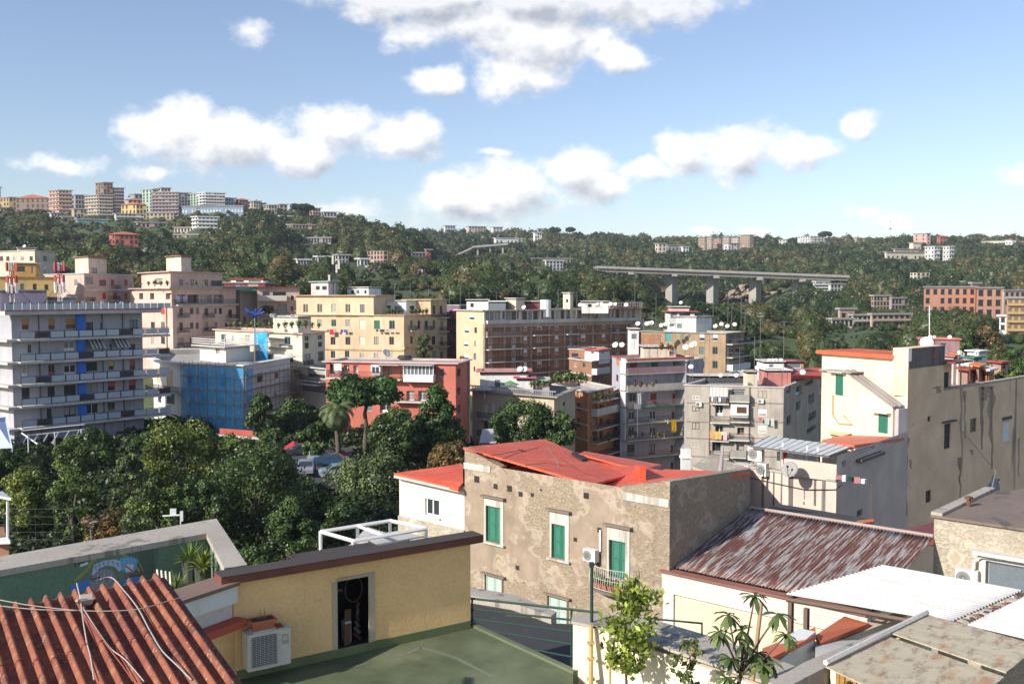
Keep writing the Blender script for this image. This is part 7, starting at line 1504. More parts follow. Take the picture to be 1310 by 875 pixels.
# ------------------------------------------------------------------ stone house with red roofs
E1 = Vector((.74, -.672)).normalized(); E2 = Vector((.64, .768)).normalized()
SA, SB, SCp = G(594.5, 48, 600), G(857, 40, 630), G(960, 45.6, 610); F_ = Fac(SA, SB); FS = Fac(SB, SCp)
zt = Z(0, 1) if 0 else P(755, 615, 43.1).z; rt = empty('stone_house', (SA.x, SA.y, 4), 'old stone house with peeling plaster, green shutters and red roofs', 'house')
SH = rt
WN = [(620.5, 640, 643.5, 696, 'g', 645), (704.5, 654, 727, 716, 's', 671), (779, 672, 804, 738, 's', 692)]
sp = [('s', 'g', 622.0, 648, 642.5, 694), ('s', 'g', 706, 671, 726, 715), ('s', 'g', 779.5, 692, 803.5, 740), ('s', 's', 620, 737, 641.5, 778), ('s', 's', 700, 764, 724.5, 800)]
rc = []
for st, c_, x0, y0, x1, y1 in sp:
    u0, z0 = F_.uz(x0, y1); u1, z1 = F_.uz(x1, y0); _, z0 = F_.uz((x0 + x1) / 2, y1); _, z1 = F_.uz((x0 + x1) / 2, y0); rc.append((u0, z0, u1, z1))
m = MB(); wallgrid(m, F_, 4, zt, rc, .35); wallgrid(m, FS, 4, zt, [], .3)
bkv = SA + SCp - SB
m.quad((SCp.x, SCp.y, 4), (bkv.x, bkv.y, 4), (bkv.x, bkv.y, zt - .8), (SCp.x, SCp.y, zt - .8)); m.quad((bkv.x, bkv.y, 4), (SA.x, SA.y, 4), (SA.x, SA.y, zt), (bkv.x, bkv.y, zt - .8)); m.build('wall', STONE, rt)
for (u0, z0, u1, z1), (st, c_, *_) in zip(rc, sp):
    window(rt, F_, (u0 + u1) / 2, z0 + .02, u1 - u0 - .06, z1 - z0 - .04, st, c_, -.12)
PW = stained('old_white_lintel', (.56, .53, .47), (.33, .29, .24), 1.6, .52)
for k, (x0, y0, x1, y1) in enumerate(((620, 637, 644.5, 647), (703, 654, 728, 671), (778, 674, 806, 692))):
    u0, u1, z0, z1 = rc[k][0] - .1, rc[k][2] + .1, rc[k][3], F_.uz((x0 + x1) / 2, y0)[1]
    m = MB(); m.fb(F_, u0, u1, z0, z1, 0, .04, 0)
    m.fb(F_, u0, u0 + .10, rc[k][1], z0, 0, .04, 0); m.fb(F_, u1 - .22, u1, rc[k][1], z0, 0, .04, 0); m.fb(F_, u0 - .12, u1 + .14, z1, z1 + .09, 0, .22, 1); m.fb(F_, u0 - .1, u1 + .1, rc[k][1] - .09, rc[k][1], 0, .16, 0); m.build('window_surround', [PW, M('lintel_dark', (.20, .16, .13))], rt)
m = MB()
for k in (3, 4): u0, z0, u1, z1 = rc[k]; m.fb(F_, u0 - .12, u1 + .3, z1 + .06, z1 + .13, 0, .2); m.fb(F_, u1 + .05, u1 + .12, z0, z1 + .1, 0, .06)
m.build('lintel', M('lintel_dark', (.20, .16, .13)), rt)
# raised wall ends and white patches
m = MB(); um, _ = F_.uz(640, 600); zc = P(594.5, 572, 48).z
m.hexa([F_.w(0, zt, 0), F_.w(um, zt, 0), F_.w(um, zt, -.45), F_.w(0, zt, -.45), F_.w(0, zc, 0), F_.w(um, zt + .02, 0), F_.w(um, zt + .02, -.45), F_.w(0, zc, -.45)])
um, _ = F_.uz(795, 620); zc2 = P(857, 616, 40).z; m.hexa([F_.w(um, zt, 0), F_.w(F_.len, zt, 0), F_.w(F_.len, zt, -.45), F_.w(um, zt, -.45), F_.w(um, zt + .05, 0), F_.w(F_.len, zc2, 0), F_.w(F_.len, zc2, -.45), F_.w(um, zt + .05, -.45)])
z3 = P(960, 603, 45.6).z; m.hexa([FS.w(0, zt, 0), FS.w(FS.len, zt, 0), FS.w(FS.len, zt, -.4), FS.w(.0, zt, -.4), FS.w(0, zc2, 0), FS.w(FS.len, max(z3, zt + .1), 0), FS.w(FS.len, max(z3, zt + .1), -.4), FS.w(0, zc2, -.4)])
m.build('parapet', STONE, rt)
for x0, x1, y0, y1 in ((594, 628, 594, 602), (797, 856, 634, 644)):
    m = MB()
    a, z1 = F_.uz(x0, y0); c, z0 = F_.uz(x1, y1); _, z1 = F_.uz((x0 + x1) / 2, y0); _, z0 = F_.uz((x0 + x1) / 2, y1); m.fb(F_, a, c, z0, z1, 0, .05); m.build('white_band', PW, rt)
# red roofs
def rq(mb, pts, th=.12): mb.slab([P(*p) for p in pts], th)
m = MB(); ins = [SA + E1 * .4 + E2 * .4, SB - E1 * .4 + E2 * .4, SCp - E1 * .4 + E2 * .15, bkv + E1 * .4 + E2 * .15]; m.poly(ins, zt - .9, zt - .6); m.build('roof', RROOF, rt)
m = MB(); c4 = [P(592.5, 572, 47.8), P(757, 619, 42.9), P(801, 608, 47.6)]; n4 = (c4[1] - c4[0]).cross(c4[2] - c4[0]); r4 = Vector(ray(697, 561.5)); k4 = (c4[0] - Vector((0, 0, CAMZ))).dot(n4) / r4.dot(n4); c4.append(Vector((0, 0, CAMZ)) + r4 * k4); print('c4', c4, k4)
m.slab([c4[0], c4[1], c4[2], c4[3]], .1); m.build('main_red_sheet', RROOF, rt)
for k in range(0): pass
m = MB(); c5 = [P(800, 613, 47), P(846, 594, 55), P(743, 577, 56.5), P(741, 579, 53)]; m.slab([P(741, 580, 52), P(818, 601, 49.5), P(846, 594, 55), P(748, 577, 57)], .1); m.build('rear_red_sheet', RROOF, rt)
m = MB(); m.slab([P(815, 617, 45), P(858, 619, 41), P(960, 604, 45.2), P(850, 600, 50)], .12); m.build('side_red_sheet', RROOF, rt)
m = MB(); a, c = P(818, 616, 45.5), P(812, 602, 49); m.hexa([a - Vector((0, 0, .2)), a + Vector((.3, 0, -.2)), c + Vector((.3, 0, -.2)), c - Vector((0, 0, .2)), a + Vector((0, 0, .75)), a + Vector((.3, 0, .75)), c + Vector((.3, 0, .3)), c + Vector((0, 0, .3))]); m.build('red_wall_stub', RROOF, rt)
# seams and repairs on main sheet
nrm4 = (c4[1] - c4[0]).cross(c4[3] - c4[0]).normalized(); nrm4 = nrm4 if nrm4.z > 0 else -nrm4
def on4(px, py): r = Vector(ray(px, py)); t = (c4[0] - Vector((0, 0, CAMZ))).dot(nrm4) / r.dot(nrm4); return Vector((0, 0, CAMZ)) + r * t + nrm4 * .01
def path4(pts, w, mb, mi=0):
    for a, c in zip(pts, pts[1:]):
        p, q = on4(*a), on4(*c); v = (q - p).normalized(); s_ = v.cross(nrm4) * w / 2; mb.quad(p - s_, q - s_, q + s_, p + s_, mi)
m = MB(); path4([(690, 566), (700, 570), (705, 580), (712, 588), (715, 598)], .10, m, 0); path4([(606, 585), (640, 581), (665, 576)], .05, m, 1); path4([(635, 590), (660, 580), (690, 572)], .05, m, 1); path4([(660, 596), (700, 592), (735, 597)], .05, m, 1); path4([(596, 572), (612, 579)], .3, m, 0)
path4([(664, 576), (672, 577)], .5, m, 2); path4([(716, 586), (745, 604), (770, 613)], .05, m, 1); m.build('roof_seam', [M('seam_pale', (.55, .22, .15)), M('seam_dark', (.25, .03, .02)), M('hole_dark', (.04, .01, .01))], rt)
m = MB(); m.slab([P(731, 579, 52), P(745, 588, 50), P(752, 586, 51), P(739, 577.5, 53)], .6); m.build('roof_hatch', M('hatch_dark', (.03, .02, .02)), rt)
# balcony
u0, z0 = F_.uz(762, 752); u1, _ = F_.uz(817, 762); _, zb_ = F_.uz(790, 752); m = MB()
N_ = 12; cu = (u0 + u1) / 2; ru = (u1 - u0) / 2; pj = .85
out = [(cu - ru * math.cos(math.pi * k / N_), pj * math.sin(math.pi * k / N_) ** .6) for k in range(N_ + 1)]
vs = [F_.w(u, zb_, o) for u, o in out] + [F_.w(u, zb_ - .12, o) for u, o in out]; n = len(out); m.add(vs, [tuple(range(n)), tuple(range(n, 2 * n))[::-1]] + [(k, n + k, n + k + 1, k + 1) for k in range(n - 1)]); bal = m.build('balcony', M('balcony_slab', (.14, .12, .11)), rt)
m = MB(); 
for hh in (.06, .5, 1.0): m.tube([F_.w(u, zb_ + hh, o) for u, o in out], .015, 5)
for k in range(30):
    t = math.pi * (k + .5) / 30; u, o = cu - ru * math.cos(t), pj * math.sin(t) ** .6; bow = .1; m.tube([F_.w(u, zb_ + .06, o), F_.w(u, zb_ + .35, o + bow), F_.w(u, zb_ + 1.0, o)], .011, 4)
m.build('railing', M('railing_white', (.55, .53, .48)), bal)
for k in range(9):
    t = math.pi * (k + .8) / 10.5; u, o = cu - (ru - .14) * math.cos(t), (pj - .17) * math.sin(t) ** .6; p = F_.w(u, zb_ + .01, o); ro = empty('flower_pot', p, f'terracotta flower pot on the curved balcony, {ORD[k]} from the left', 'flower pot', 'flower pots on the stone house balcony')
    m = MB(); m.tube([p, p + Vector((0, 0, .24))], .10, 8, 0, .14); m.build('pot', M('terracotta_planter', (.48, .16, .08)), ro); kk = 36; v = nr.normal(size=(kk, 3)); v /= np.linalg.norm(v, axis=1)[:, None]; pp = v * nr.uniform(.3, 1, (kk, 1)) * [.2, .2, .3] + [p.x, p.y, p.z + .4]
    quads_obj('foliage', leaf_quads(pp, v, .11), nr.uniform(.1, .9, kk), LM['mid'], ro, tuple(p))
ac(F_, 760, 708.5, .66, .55, 'white air conditioner on the peeling facade left of the balcony door')
m = MB(); u, z = F_.uz(769, 702); m.fb(F_, u - .04, u + .04, z - .1, z + .85, .02, .10); prop('pipe_duct', m, WHITE, 'white vertical duct above the facade air conditioner', 'duct')
for i, (x, y) in enumerate(((607, 613), (618, 620), (652, 623), (666, 633), (682, 634), (749, 633), (736, 689), (663, 725), (767, 679), (635, 704))):
    pass
m = MB()
for x, y, s_ in ((610, 613, .18), (634, 622, .14), (652, 625, .16), (666, 632, .13), (681, 633, .1), (750, 634, .15), (736, 690, .1), (767, 678, .12), (662, 726, .12)):
    u, z = F_.uz(x, y); m.fb(F_, u - s_, u + s_, z - s_ * .9, z + s_ * .9, -.02, .006)
m.build('wall_hole', M('hole_black', (.03, .025, .02)), rt)
# white annex left
q0 = SA - E1 * 6.5; AN = Fac(SA - E1 * 4.9, SA - E1 * .02); rt = empty('annex', (AN.a.x, AN.a.y, 4), 'white annex with red roof and white window left of the stone house', 'house'); zA = P(590, 623, 48.2).z
u0, z0 = AN.uz(544, 661); u1, z1 = AN.uz(562, 628); _, z0 = AN.uz(553, 660); _, z1 = AN.uz(553, 628)
m = MB(); wallgrid(m, AN, 4, zA, [(u0, z0, u1, z1)], .2); zr_ = AN.uz(550, 668)[1]; bq = 6.4
dq = G(588, 52.6, 600); m.quad((dq.x, dq.y, 4), AN.w(0, 4, 0), AN.w(0, zA, 0), (dq.x, dq.y, zA)); m.build('wall', WHW, rt)
window(rt, AN, (u0 + u1) / 2, z0 + .02, u1 - u0 - .04, z1 - z0 - .04, 'p', 'w', -.08)
m = MB(); m.fb(AN, u0 - .06, u1 + .06, z1 - .42, z1 + .03, .0, .05); m.build('blind_box', WHITE, rt); m = MB(); m.fb(AN, u0 - .06, u1 + .1, z0 - .1, z0, 0, .12); m.build('window_sill', WHITE, rt)
m = MB(); m.fb(AN, -.05, AN.len, 4, zr_, 0, .06); m.build('rough_base', STONE2, rt)
m = MB(); m.slab([P(504, 605, 51.2), P(586, 624.5, 47.6), P(592.5, 617, 48.4), P(592, 593, 53.6)], .16); m.build('roof', RROOF, rt); m = MB(); m.slab([P(504, 608, 50.85), P(586, 626.5, 47.65), P(587, 625.5, 47.9), P(506, 607.2, 51.3)], .12); m.build('eaves_board', PALEC, rt)
# white pergola with sheet
m = MB(); zp = P(412, 680, 36).z; c = [onz(410, 680, zp), onz(456, 692, zp), onz(514, 671, zp), onz(497, 665, zp)]
zq3 = P(410, 680, 34).z; c = [onz(410, 680, zq3), onz(452, 692, zq3), onz(545, 676, zq3), onz(499, 666, zq3)]
for a, b_ in zip(c, c[1:] + c[:1]): m.tube([a, b_], .07, 4)
m.tube([c[0].lerp(c[3], .52), c[1].lerp(c[2], .4)], .06, 4)
for p in c + [c[0].lerp(c[3], .52)]: m.tube([p, p - Vector((0, 0, 2.4))], .06, 4)
m.tube([c[0] - Vector((.0, 0, 1.1)), c[3] - Vector((0, 0, 1.1))], .04, 4)
prop('pergola_frame', m, WHITE, 'white square tube pergola frame behind the ochre building', 'pergola')
zz = Vector((0, 0, .3)); b2 = lambda u, v: c[0].lerp(c[1], u).lerp(c[3].lerp(c[2], u), v) - zz; m = sheet(b2(.3, .35), b2(1, .2), b2(1, .98), b2(.3, .98), 18, .04, 2); o = prop('corrugated_awning', m, WCOR, 'white corrugated sheet under the white pergola frame', 'roof sheet'); thick(o, .01)
m = MB(); m.poly([Vector(p[:2]) for p in (P(438, 690, 33), P(490, 700, 30.5), P(525, 680, 34.5), P(470, 676, 36.5))], 10, P(438, 694, 33).z - .3); prop('garden_shed', m, PALEC, 'small pale shed beneath the corrugated awning', 'shed')
m = MB(); zz = P(0, 640, 42).z
for x, y0, y1 in ((10, 636, 690), (-6, 630, 690)): m.tube([P(x, y0, 42), P(x, y1, 42)], .06, 5)
m.slab([P(-14, 632, 41), P(14, 637, 41), P(4, 629, 44), P(-14, 626, 44)], .1); m.slab([P(-14, 692, 41), P(13, 691, 41), P(4, 680, 44), P(-14, 680, 44)], .15)
prop('pavilion', m, WHITE, 'white framed balcony structure cut by the left edge', 'pavilion')
m = MB(); m.poly([Vector(p[:2]) for p in (P(-14, 690, 41.4), P(11, 690, 41.4), P(4, 680, 44), P(-14, 680, 44))], 14, P(0, 695, 41).z); prop('brick_wall', m, BRICK, 'brick base under the white framed balcony structure', 'wall')
# ------------------------------------------------------------------ rusty shed
ST_L, ST_R = P(960, 651, 45.4), P(1194, 691, 40.0); zrid = ST_L.z; ST_R.z = zrid
eL = P(863, 726, 40.3); eR = Vector((ST_R.x - (ST_L.x - eL.x), ST_R.y - (ST_L.y - eL.y), eL.z)); eR = eL + (ST_R - ST_L)
rt = empty('rusty_shed', (eL.x, eL.y, 4), 'long shed with rusty grey corrugated roof and cream walls', 'shed')
m = sheet(eL, eR, ST_R, ST_L, 58, .06, 10); o = m.build('corrugated_roof', RUST, rt, smooth=True); thick(o, .02)
m = MB(); d_ = (ST_R - ST_L).normalized(); m.tube([ST_L + Vector((0, 0, .07)), ST_R + Vector((0, 0, .07))], .09, 6); m.build('ridge_cap', M('ridge_grey', (.36, .28, .25)), rt)
CF = Fac(eL + Vector((-.25, -.3, 0)), eR + Vector((-.25, -.3, 0))); m = MB(); zc_ = eL.z; m.fb(CF, 0, CF.len, 4, zc_ - .95, -.4, 0); m.build('wall', CREAMB, rt)
m = MB(); m.fb(CF, -.3, CF.len, zc_ - .95, zc_ - .45, -.4, .12); m.build('stone_band', WHW, rt); m = MB(); m.fb(CF, -.35, CF.len, zc_ - .45, zc_ - .12, -.3, .05, 0); m.fb(CF, -.4, CF.len, zc_ - .12, zc_ - .04, -.3, .2, 1); m.build('eaves_board', [WHW, M('red_brown_board', (.28, .12, .09))], rt)
m = MB(); m.fb(CF, -.25, .25, 4, zc_ - .95, 0, .1); m.build('corner_pilaster', WHW, rt)
m = MB(); m.poly([Vector(p[:2]) for p in (CF.w(.0, 0, -.41), CF.w(CF.len, 0, -.41), ST_R + Vector((.3, .4, 0)), ST_L + Vector((.3, .4, 0)))], 4, eL.z - .3); m.build('body', CREAMB, rt)
# beyond the ridge: low dark roof, orange sheet, dark red roof
m = MB(); m.slab([P(975, 650, 47), P(1120, 675, 43.5), P(1105, 662, 49), P(1000, 645, 53)], .3); prop('tar_roof', m, TAR_AND_SHADE, 'narrow black tarred roof behind the rusty ridge', 'roof')
m = MB(); m.slab([P(1090, 670, 44), P(1118, 667, 45), P(1118, 663.5, 47), P(1098, 665.5, 46.5)], .12); prop('orange_sheet', m, M('orange_plastic', (.62, .18, .05)), 'small orange corrugated sheet behind the rusty ridge', 'roof sheet')
m = MB(); m.slab([P(1152, 683, 43), P(1196, 690, 41.5), P(1196, 667, 52), P(1150, 678, 50)], .3); prop('dark_red_roof', m, PINKR, 'dark red sheet roof between the rusty ridge and the tan wall', 'roof')
m = MB(); p = P(1114, 664, 46); m.tube([p, P(1115, 618, 46)], .025, 5); prop('tv_aerial', m, M('rust_metal', (.15, .07, .04)), 'thin rusty rod standing behind the rusty ridge', 'aerial')
# ------------------------------------------------------------------ white corrugated canopy, front
qa, qb, qc, qd = P(1006, 762, 31.1), P(1131, 724.5, 34.4), P(1309, 757, 31.2), P(1216, 798, 28.4)
rt = empty('corrugated_canopy', qa - Vector((0, 0, 2.5)), 'bright white corrugated canopy in front of the rusty shed', 'canopy')
m = sheet(qd, qa, qb, qc, 2, .0, 2) if 0 else sheet(qa, qb, qc, qd, 24, .10, 6); o = m.build('corrugated_sheet', WCOR, rt, smooth=True); thick(o, .012)
m = MB(); dz = Vector((0, 0, -.12)); m.tube([qa + dz, qd + dz], .07, 4); m.tube([qa + dz, qb + dz], .05, 4); m.tube([qa.lerp(qd, .5) + dz, qb.lerp(qc, .5) + dz], .05, 4); m.build('beam', M('beam_brown', (.16, .11, .08)), rt)
for p, yb_ in ((P(1012, 764, 31), 812), (P(1032, 772, 30.8), 803)): m = MB(); m.box((p.x, p.y, p.z - 1.1), (.14, .14, 1.9), .7); m.build('post', M('beam_brown', (.16, .11, .08)), rt)
q2 = [P(1238, 802, 27.4), P(1313, 765, 30.6), P(1400, 780, 29.3), P(1330, 824, 25.9)]
rt = empty('corrugated_canopy', q2[0] - Vector((0, 0, 2)), 'second white corrugated canopy at the right edge', 'canopy'); m = sheet(*q2, 24, .10, 6); o = m.build('corrugated_sheet', WCOR, rt, smooth=True); thick(o, .012)
m = MB(); a, c = P(1225, 803, 27.8), P(1313, 763, 31.0); rr = random.Random(5)
for k in range(46): t = k / 45; p = a.lerp(c, t); m.box((p.x + rr.uniform(-.06, .06), p.y + rr.uniform(-.1, .1), p.z + .03 + rr.uniform(0, .05)), (rr.uniform(.1, .26), rr.uniform(.12, .3), rr.uniform(.05, .12)), rr.uniform(0, 3), k % 3)
m.box(tuple(a.lerp(c, .5) - Vector((0, 0, .08))), (.3, (c - a).length, .1), math.atan2(-(c - a).x, (c - a).y), 3)
prop('ridge_rubble', m, [M('tile_frag', (.35, .16, .10)), M('mortar', (.5, .47, .42)), M('tile_dark', (.12, .07, .05)), BRF], 'row of broken tiles along the joint of the two white canopies', 'tiles')
# wall under canopies, coral coped parapets
FWc = Fac(P(1032, 800, 29.5), P(1165, 845, 24.5)); rt = empty('low_building', P(1085, 850, 27) - Vector((0, 0, 3)), 'pale wall with coral red coping under the white canopy', 'building')
a, b_, c, d2 = P(978, 835, 25.5), P(1040, 808, 27.6), P(1090, 788, 30.8), P(1040, 790, 31.5)
m = MB(); F1c = Fac(P(985, 840, 25.0), P(1043, 810, 27.8)); m.fb(F1c, -.2, F1c.len, 10, P(1015, 830, 26.4).z, -.5, 0); m.build('wall', WHTP, rt)
m = MB(); zz = P(1015, 827, 26.4).z; m.slab([P(983, 843, 24.9), P(1044, 812, 27.7), P(1043, 802, 28.9), P(975, 829, 26.4)], .12); m.build('coral_coping', M('coral_coping', (.60, .16, .07)), rt)
m = MB(); F2c = Fac(P(1043, 822, 28), P(1160, 795, 31)); m.fb(F2c, 0, F2c.len, 10, P(1100, 806, 29.6).z, -.4, 0); m.build('rear_wall', MAUV, rt)
m = MB(); m.slab([P(1043, 812, 27.9), P(1050, 822, 27.6), P(1112, 797, 29.9), P(1080, 788, 31)], .12); m.build('coral_coping', M('coral_coping', (.60, .16, .07)), rt)
m = MB(); m.slab([P(1043, 870, 22), P(1200, 870, 22), P(1200, 815, 28), P(1043, 820, 28.5)], .2); m.build('yard_floor', PALEC, rt)
# ------------------------------------------------------------------ stone house right
RA = G(1195, 40, 670); RB = RA + E1 * 8; RF = Fac(RA, RB); zR = P(1195, 661, 40).z; rt = empty('stone_house', (RA.x, RA.y, 4), 'pale peeling stone house with flat brown roof at the right edge', 'house')
u0, z1 = RF.uz(1262, 716); _, z0 = RF.uz(1262, 760); m = MB(); wallgrid(m, RF, 4, zR, [(u0, z0, u0 + 3.4, z1)], .3); m.quad(RF.w(0, 4, -7), RF.w(0, 4, 0), RF.w(0, zR, 0), RF.w(0, zR, -7)); m.build('wall', STONE2, rt)
for k in range(2): window(rt, RF, u0 + .85 + 1.7 * k, z0 + .02, 1.66, z1 - z0 - .04, 'g', 'l', -.15)
m = MB(); m.fb(RF, u0 - .25, u0, z0, z1 + .25, 0, .1); m.fb(RF, u0, u0 + 3.6, z1, z1 + .25, 0, .1); m.fb(RF, u0 - .4, u0 + 3.6, z1 + .25, z1 + .4, 0, .5); m.build('window_surround', WHW, rt)
m = MB(); m.poly([Vector(p[:2]) for p in (RF.w(-.1, 0, .15), RF.w(RF.len, 0, .15), RF.w(RF.len, 0, -7), RF.w(-.1, 0, -7))], zR, zR + .1); m.build('roof', BRF, rt)
m = MB(); m.fb(RF, -.1, .35, zR + .1, zR + .22, -7, .1); m.build('roof_kerb', COPE, rt)
ac(RF, 1240, 737, .85, .68, 'white air conditioner beside the window of the right stone house')
m = MB(); p0 = RF.w(*RF.uz(1247, 733), .3); m.tube([p0, RF.w(*RF.uz(1249, 716), .25), RF.w(*RF.uz(1258, 711), .2), RF.w(*RF.uz(1300, 716), .2)], .06, 7); prop('pipe_duct', m, WHITE, 'white curved pipe above the right air conditioner', 'pipe')
m = MB(); p = P(1239, 653, 41.5); m.tube([p - Vector((0, 0, .2)), p + Vector((0, 0, .55))], .09, 8); m.box(tuple(p + Vector((0, 0, .55))), (.25, .25, .12), .4); prop('vent_pipe', m, M('rust_metal', (.15, .07, .04)), 'short rusty vent pipe on the flat brown roof', 'vent')
m = MB(); m.slab([P(1290, 632, 48), P(1330, 640, 46), P(1330, 622, 52), P(1292, 628, 50)], .5); prop('brick_stack', m, M('tuff_wall', (.20, .17, .14), .95, .25, .4, .4, .6), 'low brown stone block at the right end of the flat roof', 'block')
# ------------------------------------------------------------------ tan building
TAc, TBc, TCc = G(1050, 74, 560), G(1160, 67, 560), G(1322, 83.5, 560)
rt = empty('tan_building', (TBc.x, TBc.y, 4), 'tall tan building with black water stains and sunlit cream left side', 'building'); TF, TG = Fac(TAc, TBc), Fac(TBc, TCc)
zl = TF.uz(1100, 456)[1]; zr2 = TG.uz(1260, 491)[1]; ztw = TG.uz(1162, 446)[1]
m = MB(); wallgrid(m, TF, 4, zl, [], .2); m.build('cream_wall', stained('cream_sunlit', (.74, .64, .46), (.5, .47, .42), .5, .64), rt)
W2 = [('s', 'k', 1207.5, 541, 1216.5, 575), ('g', 'd', 1241, 534, 1250, 554), ('s', 'w', 1283, 538, 1293, 566), ('s', 'w', 1172, 484, 1181, 505), ('g', 'k', 1186.5, 532, 1191, 539.5), ('g', 'k', 1184, 626, 1191.5, 644)]
rcs = []
for st, c_, x0, y0, x1, y1 in W2: ua, za = TG.uz(x0, y1); ub, zb_ = TG.uz(x1, y0); rcs.append((ua, za, ub, zb_))
m = MB(); wallgrid(m, TG, 4, zr2, rcs, .22); uT, _ = TG.uz(1208, 470)
m.fb(TG, 0.002, uT, zr2, ztw, -1.1, 0); m.poly([Vector(p[:2]) for p in (TG.w(.9, 0, -.4), TG.w(TG.len, 0, -.4), TG.w(TG.len, 0, -2.2), TG.w(1.6, 0, -2.2))], zr2 - 1, zr2 - .6)
m.quad(TG.w(TG.len, 4, 0), TG.w(TG.len, 4, -.4), TG.w(TG.len, zr2, -.4), TG.w(TG.len, zr2, 0)); m.build('tan_wall', TANB, rt)
for (ua, za, ub, zb_), (st, c_, *_) in zip(rcs, W2): window(rt, TG, (ua + ub) / 2, za, ub - ua, zb_ - za, st, c_, -.1)
m = MB(); m.fb(TF, TF.len - 1.08, TF.len + .02, zl - .1, ztw + .02, -.3, .03); m.build('chimney_pier', WHW, rt)
m = MB(); m.fb(TG, .02, uT - .02, TG.uz(1180, 470)[1], ztw + .01, 0, .03); m.build('cement_band', stained('dark_cement', (.20, .17, .15), (.10, .09, .09), .6, .5), rt)
m = MB(); m.fb(TF, -.3, TF.len - 1.0, zl, zl + .28, -4, .35); m.build('red_roof_edge', M('roof_edge_red', (.55, .12, .05)), rt)
m = MB(); ra = random.Random(3)
def stain(px, y0, y1, w, k=7):
    pts = [(px + ra.uniform(-.5, .5) * w * .6, y0 + (y1 - y0) * j / k, w * (1 - .6 * j / k) * ra.uniform(.5, 1.3)) for j in range(k + 1)]; vs = []
    for x, y, ww in pts: vs += [TG.w(*TG.uz(x - ww / 2, y), .006), TG.w(*TG.uz(x + ww / 2, y), .006)]
    m.add(vs, [(2 * j, 2 * j + 2, 2 * j + 3, 2 * j + 1) for j in range(k)])
stain(1230, 495, 600, 4); stain(1234, 500, 560, 4); stain(1228, 585, 650, 5); stain(1255, 494, 575, 6); stain(1268, 495, 600, 8); stain(1262, 494, 512, 14); stain(1303, 560, 610, 3); stain(1200, 494, 503, 12); stain(1159, 560, 660, 7); stain(1243, 575, 582, 6); stain(1165, 588, 600, 4)
m.build('water_stain', stained('black_stain', (.48, .34, .23), (.22, .16, .12), 1.5, .48), rt)
m = MB(); m.fb(TG, uT, TG.len, zr2, zr2 + .12, -.4, .06); m.build('coping', COPE, rt)
m = MB(); ua, za = TG.uz(1205, 541); ub, zb_ = TG.uz(1219, 538); m.fb(TG, ua, ub, za, za + .1, 0, .35); ua, za = TG.uz(1282, 538); ub, _ = TG.uz(1294, 538); m.fb(TG, ua, ub, za - .02, za + .25, -.02, .05); m.build('window_hood', M('hood_dark', (.12, .1, .09)), rt)
# rooftop doorway
DKF = Fac(TG.w(uT + .05, 0, -.55), TG.w(uT + 2.6, 0, -.55)); m = MB(); m.fb(DKF, 0, DKF.len, zr2 - .6, TG.uz(1215, 464)[1], -2, 0, 0); m.fb(DKF, .2, 1.1, zr2 - .6, zr2 + 1.2, 0, .02, 1); m.fb(DKF, 1.1, 2.0, zr2 - .6, zr2 + 1.2, 0, .02, 2); m.fb(DKF, -.2, DKF.len + .4, TG.uz(1215, 464)[1], TG.uz(1215, 464)[1] + .12, -2, 1.4, 3)
prop('rooftop_shelter', m, [TANB, FLAT('door_green_dark', (.03, .06, .05)), M('dark_room', (.05, .04, .035)), M('maroon', (.22, .05, .05))], 'dark doored shelter on the roof of the tan building', 'shelter')
for i, px in enumerate((1230, 1243, 1254)): 
    m = MB(); p = TG.w(TG.uz(px, 480)[0], zr2, -.8); m.tube([p, p + Vector((0, 0, 1.5))], .05, 5); prop('terrace_post', m, M('rust_metal', (.15, .07, .04)), f'dark post on the tan building roof, {ORD[i]} from the left', 'post', 'posts on the tan building roof')
# projecting front volume with sloped lean-to on the cream wall
prf = [(1051.5, 600), (1142, 600), (1142, 519), (1086, 474), (1051.5, 474)]; uzs = [TF.uz(x, y, 1.0) for x, y in prf]; m = MB(); n = len(prf)
zf0 = TF.uz(1100, 600, 1)[1]; uzs = [(max(0, u), z) for u, z in uzs]; zs5 = uzs[4][1]; uzs[3] = (uzs[3][0], zs5); uzs[0] = (uzs[0][0], 8); uzs[1] = (uzs[1][0], 8)
vs = [TF.w(u, z, 1.0) for u, z in uzs] + [TF.w(u, z, .0) for u, z in uzs]; m.add(vs, [tuple(range(n))] + [(k, n + k, n + (k + 1) % n, (k + 1) % n) for k in range(n)]); m.build('stair_volume', CREAMB, rt)
m = MB(); (ua, za), (ub, zb_) = uzs[3], uzs[2]
for k, (o0, o1, hh) in enumerate(((-.02, 1.25, .08), (.2, .45, .14), (.75, 1.0, .14))): m.hexa([TF.w(ua - .3, za + .12, o1), TF.w(ub + .2, zb_ - .12, o1), TF.w(ub + .2, zb_ - .12, o0), TF.w(ua - .3, za + .12, o0), TF.w(ua - .3, za + .12 + hh, o1), TF.w(ub + .2, zb_ - .12 + hh, o1), TF.w(ub + .2, zb_ - .12 + hh, o0), TF.w(ua - .3, za + .12 + hh, o0)], 0)
m.fb(TF, uzs[4][0] - .0, ua + .5, za + .02, za + .10, -.02, 1.3); m.build('sloped_lean_to', M('sheet_grey', (.36, .33, .30)), rt)
for x0, y0, x1, y1 in ((1069, 479, 1079, 505), (1124, 531, 1136, 553)):
    ua, za = TF.uz(x0, y1, 1.0); ub, zb_ = TF.uz(x1, y0, 1.0); window(rt, TF, (ua + ub) / 2, za, ub - ua, zb_ - za, 's', 'g', 1.03); m = MB(); m.fb(TF, ua - .4, ub + .3, zb_ + .12, zb_ + .18, 1.0, 1.5); m.build('window_hood', M('hood_pale', (.6, .58, .5)), rt)
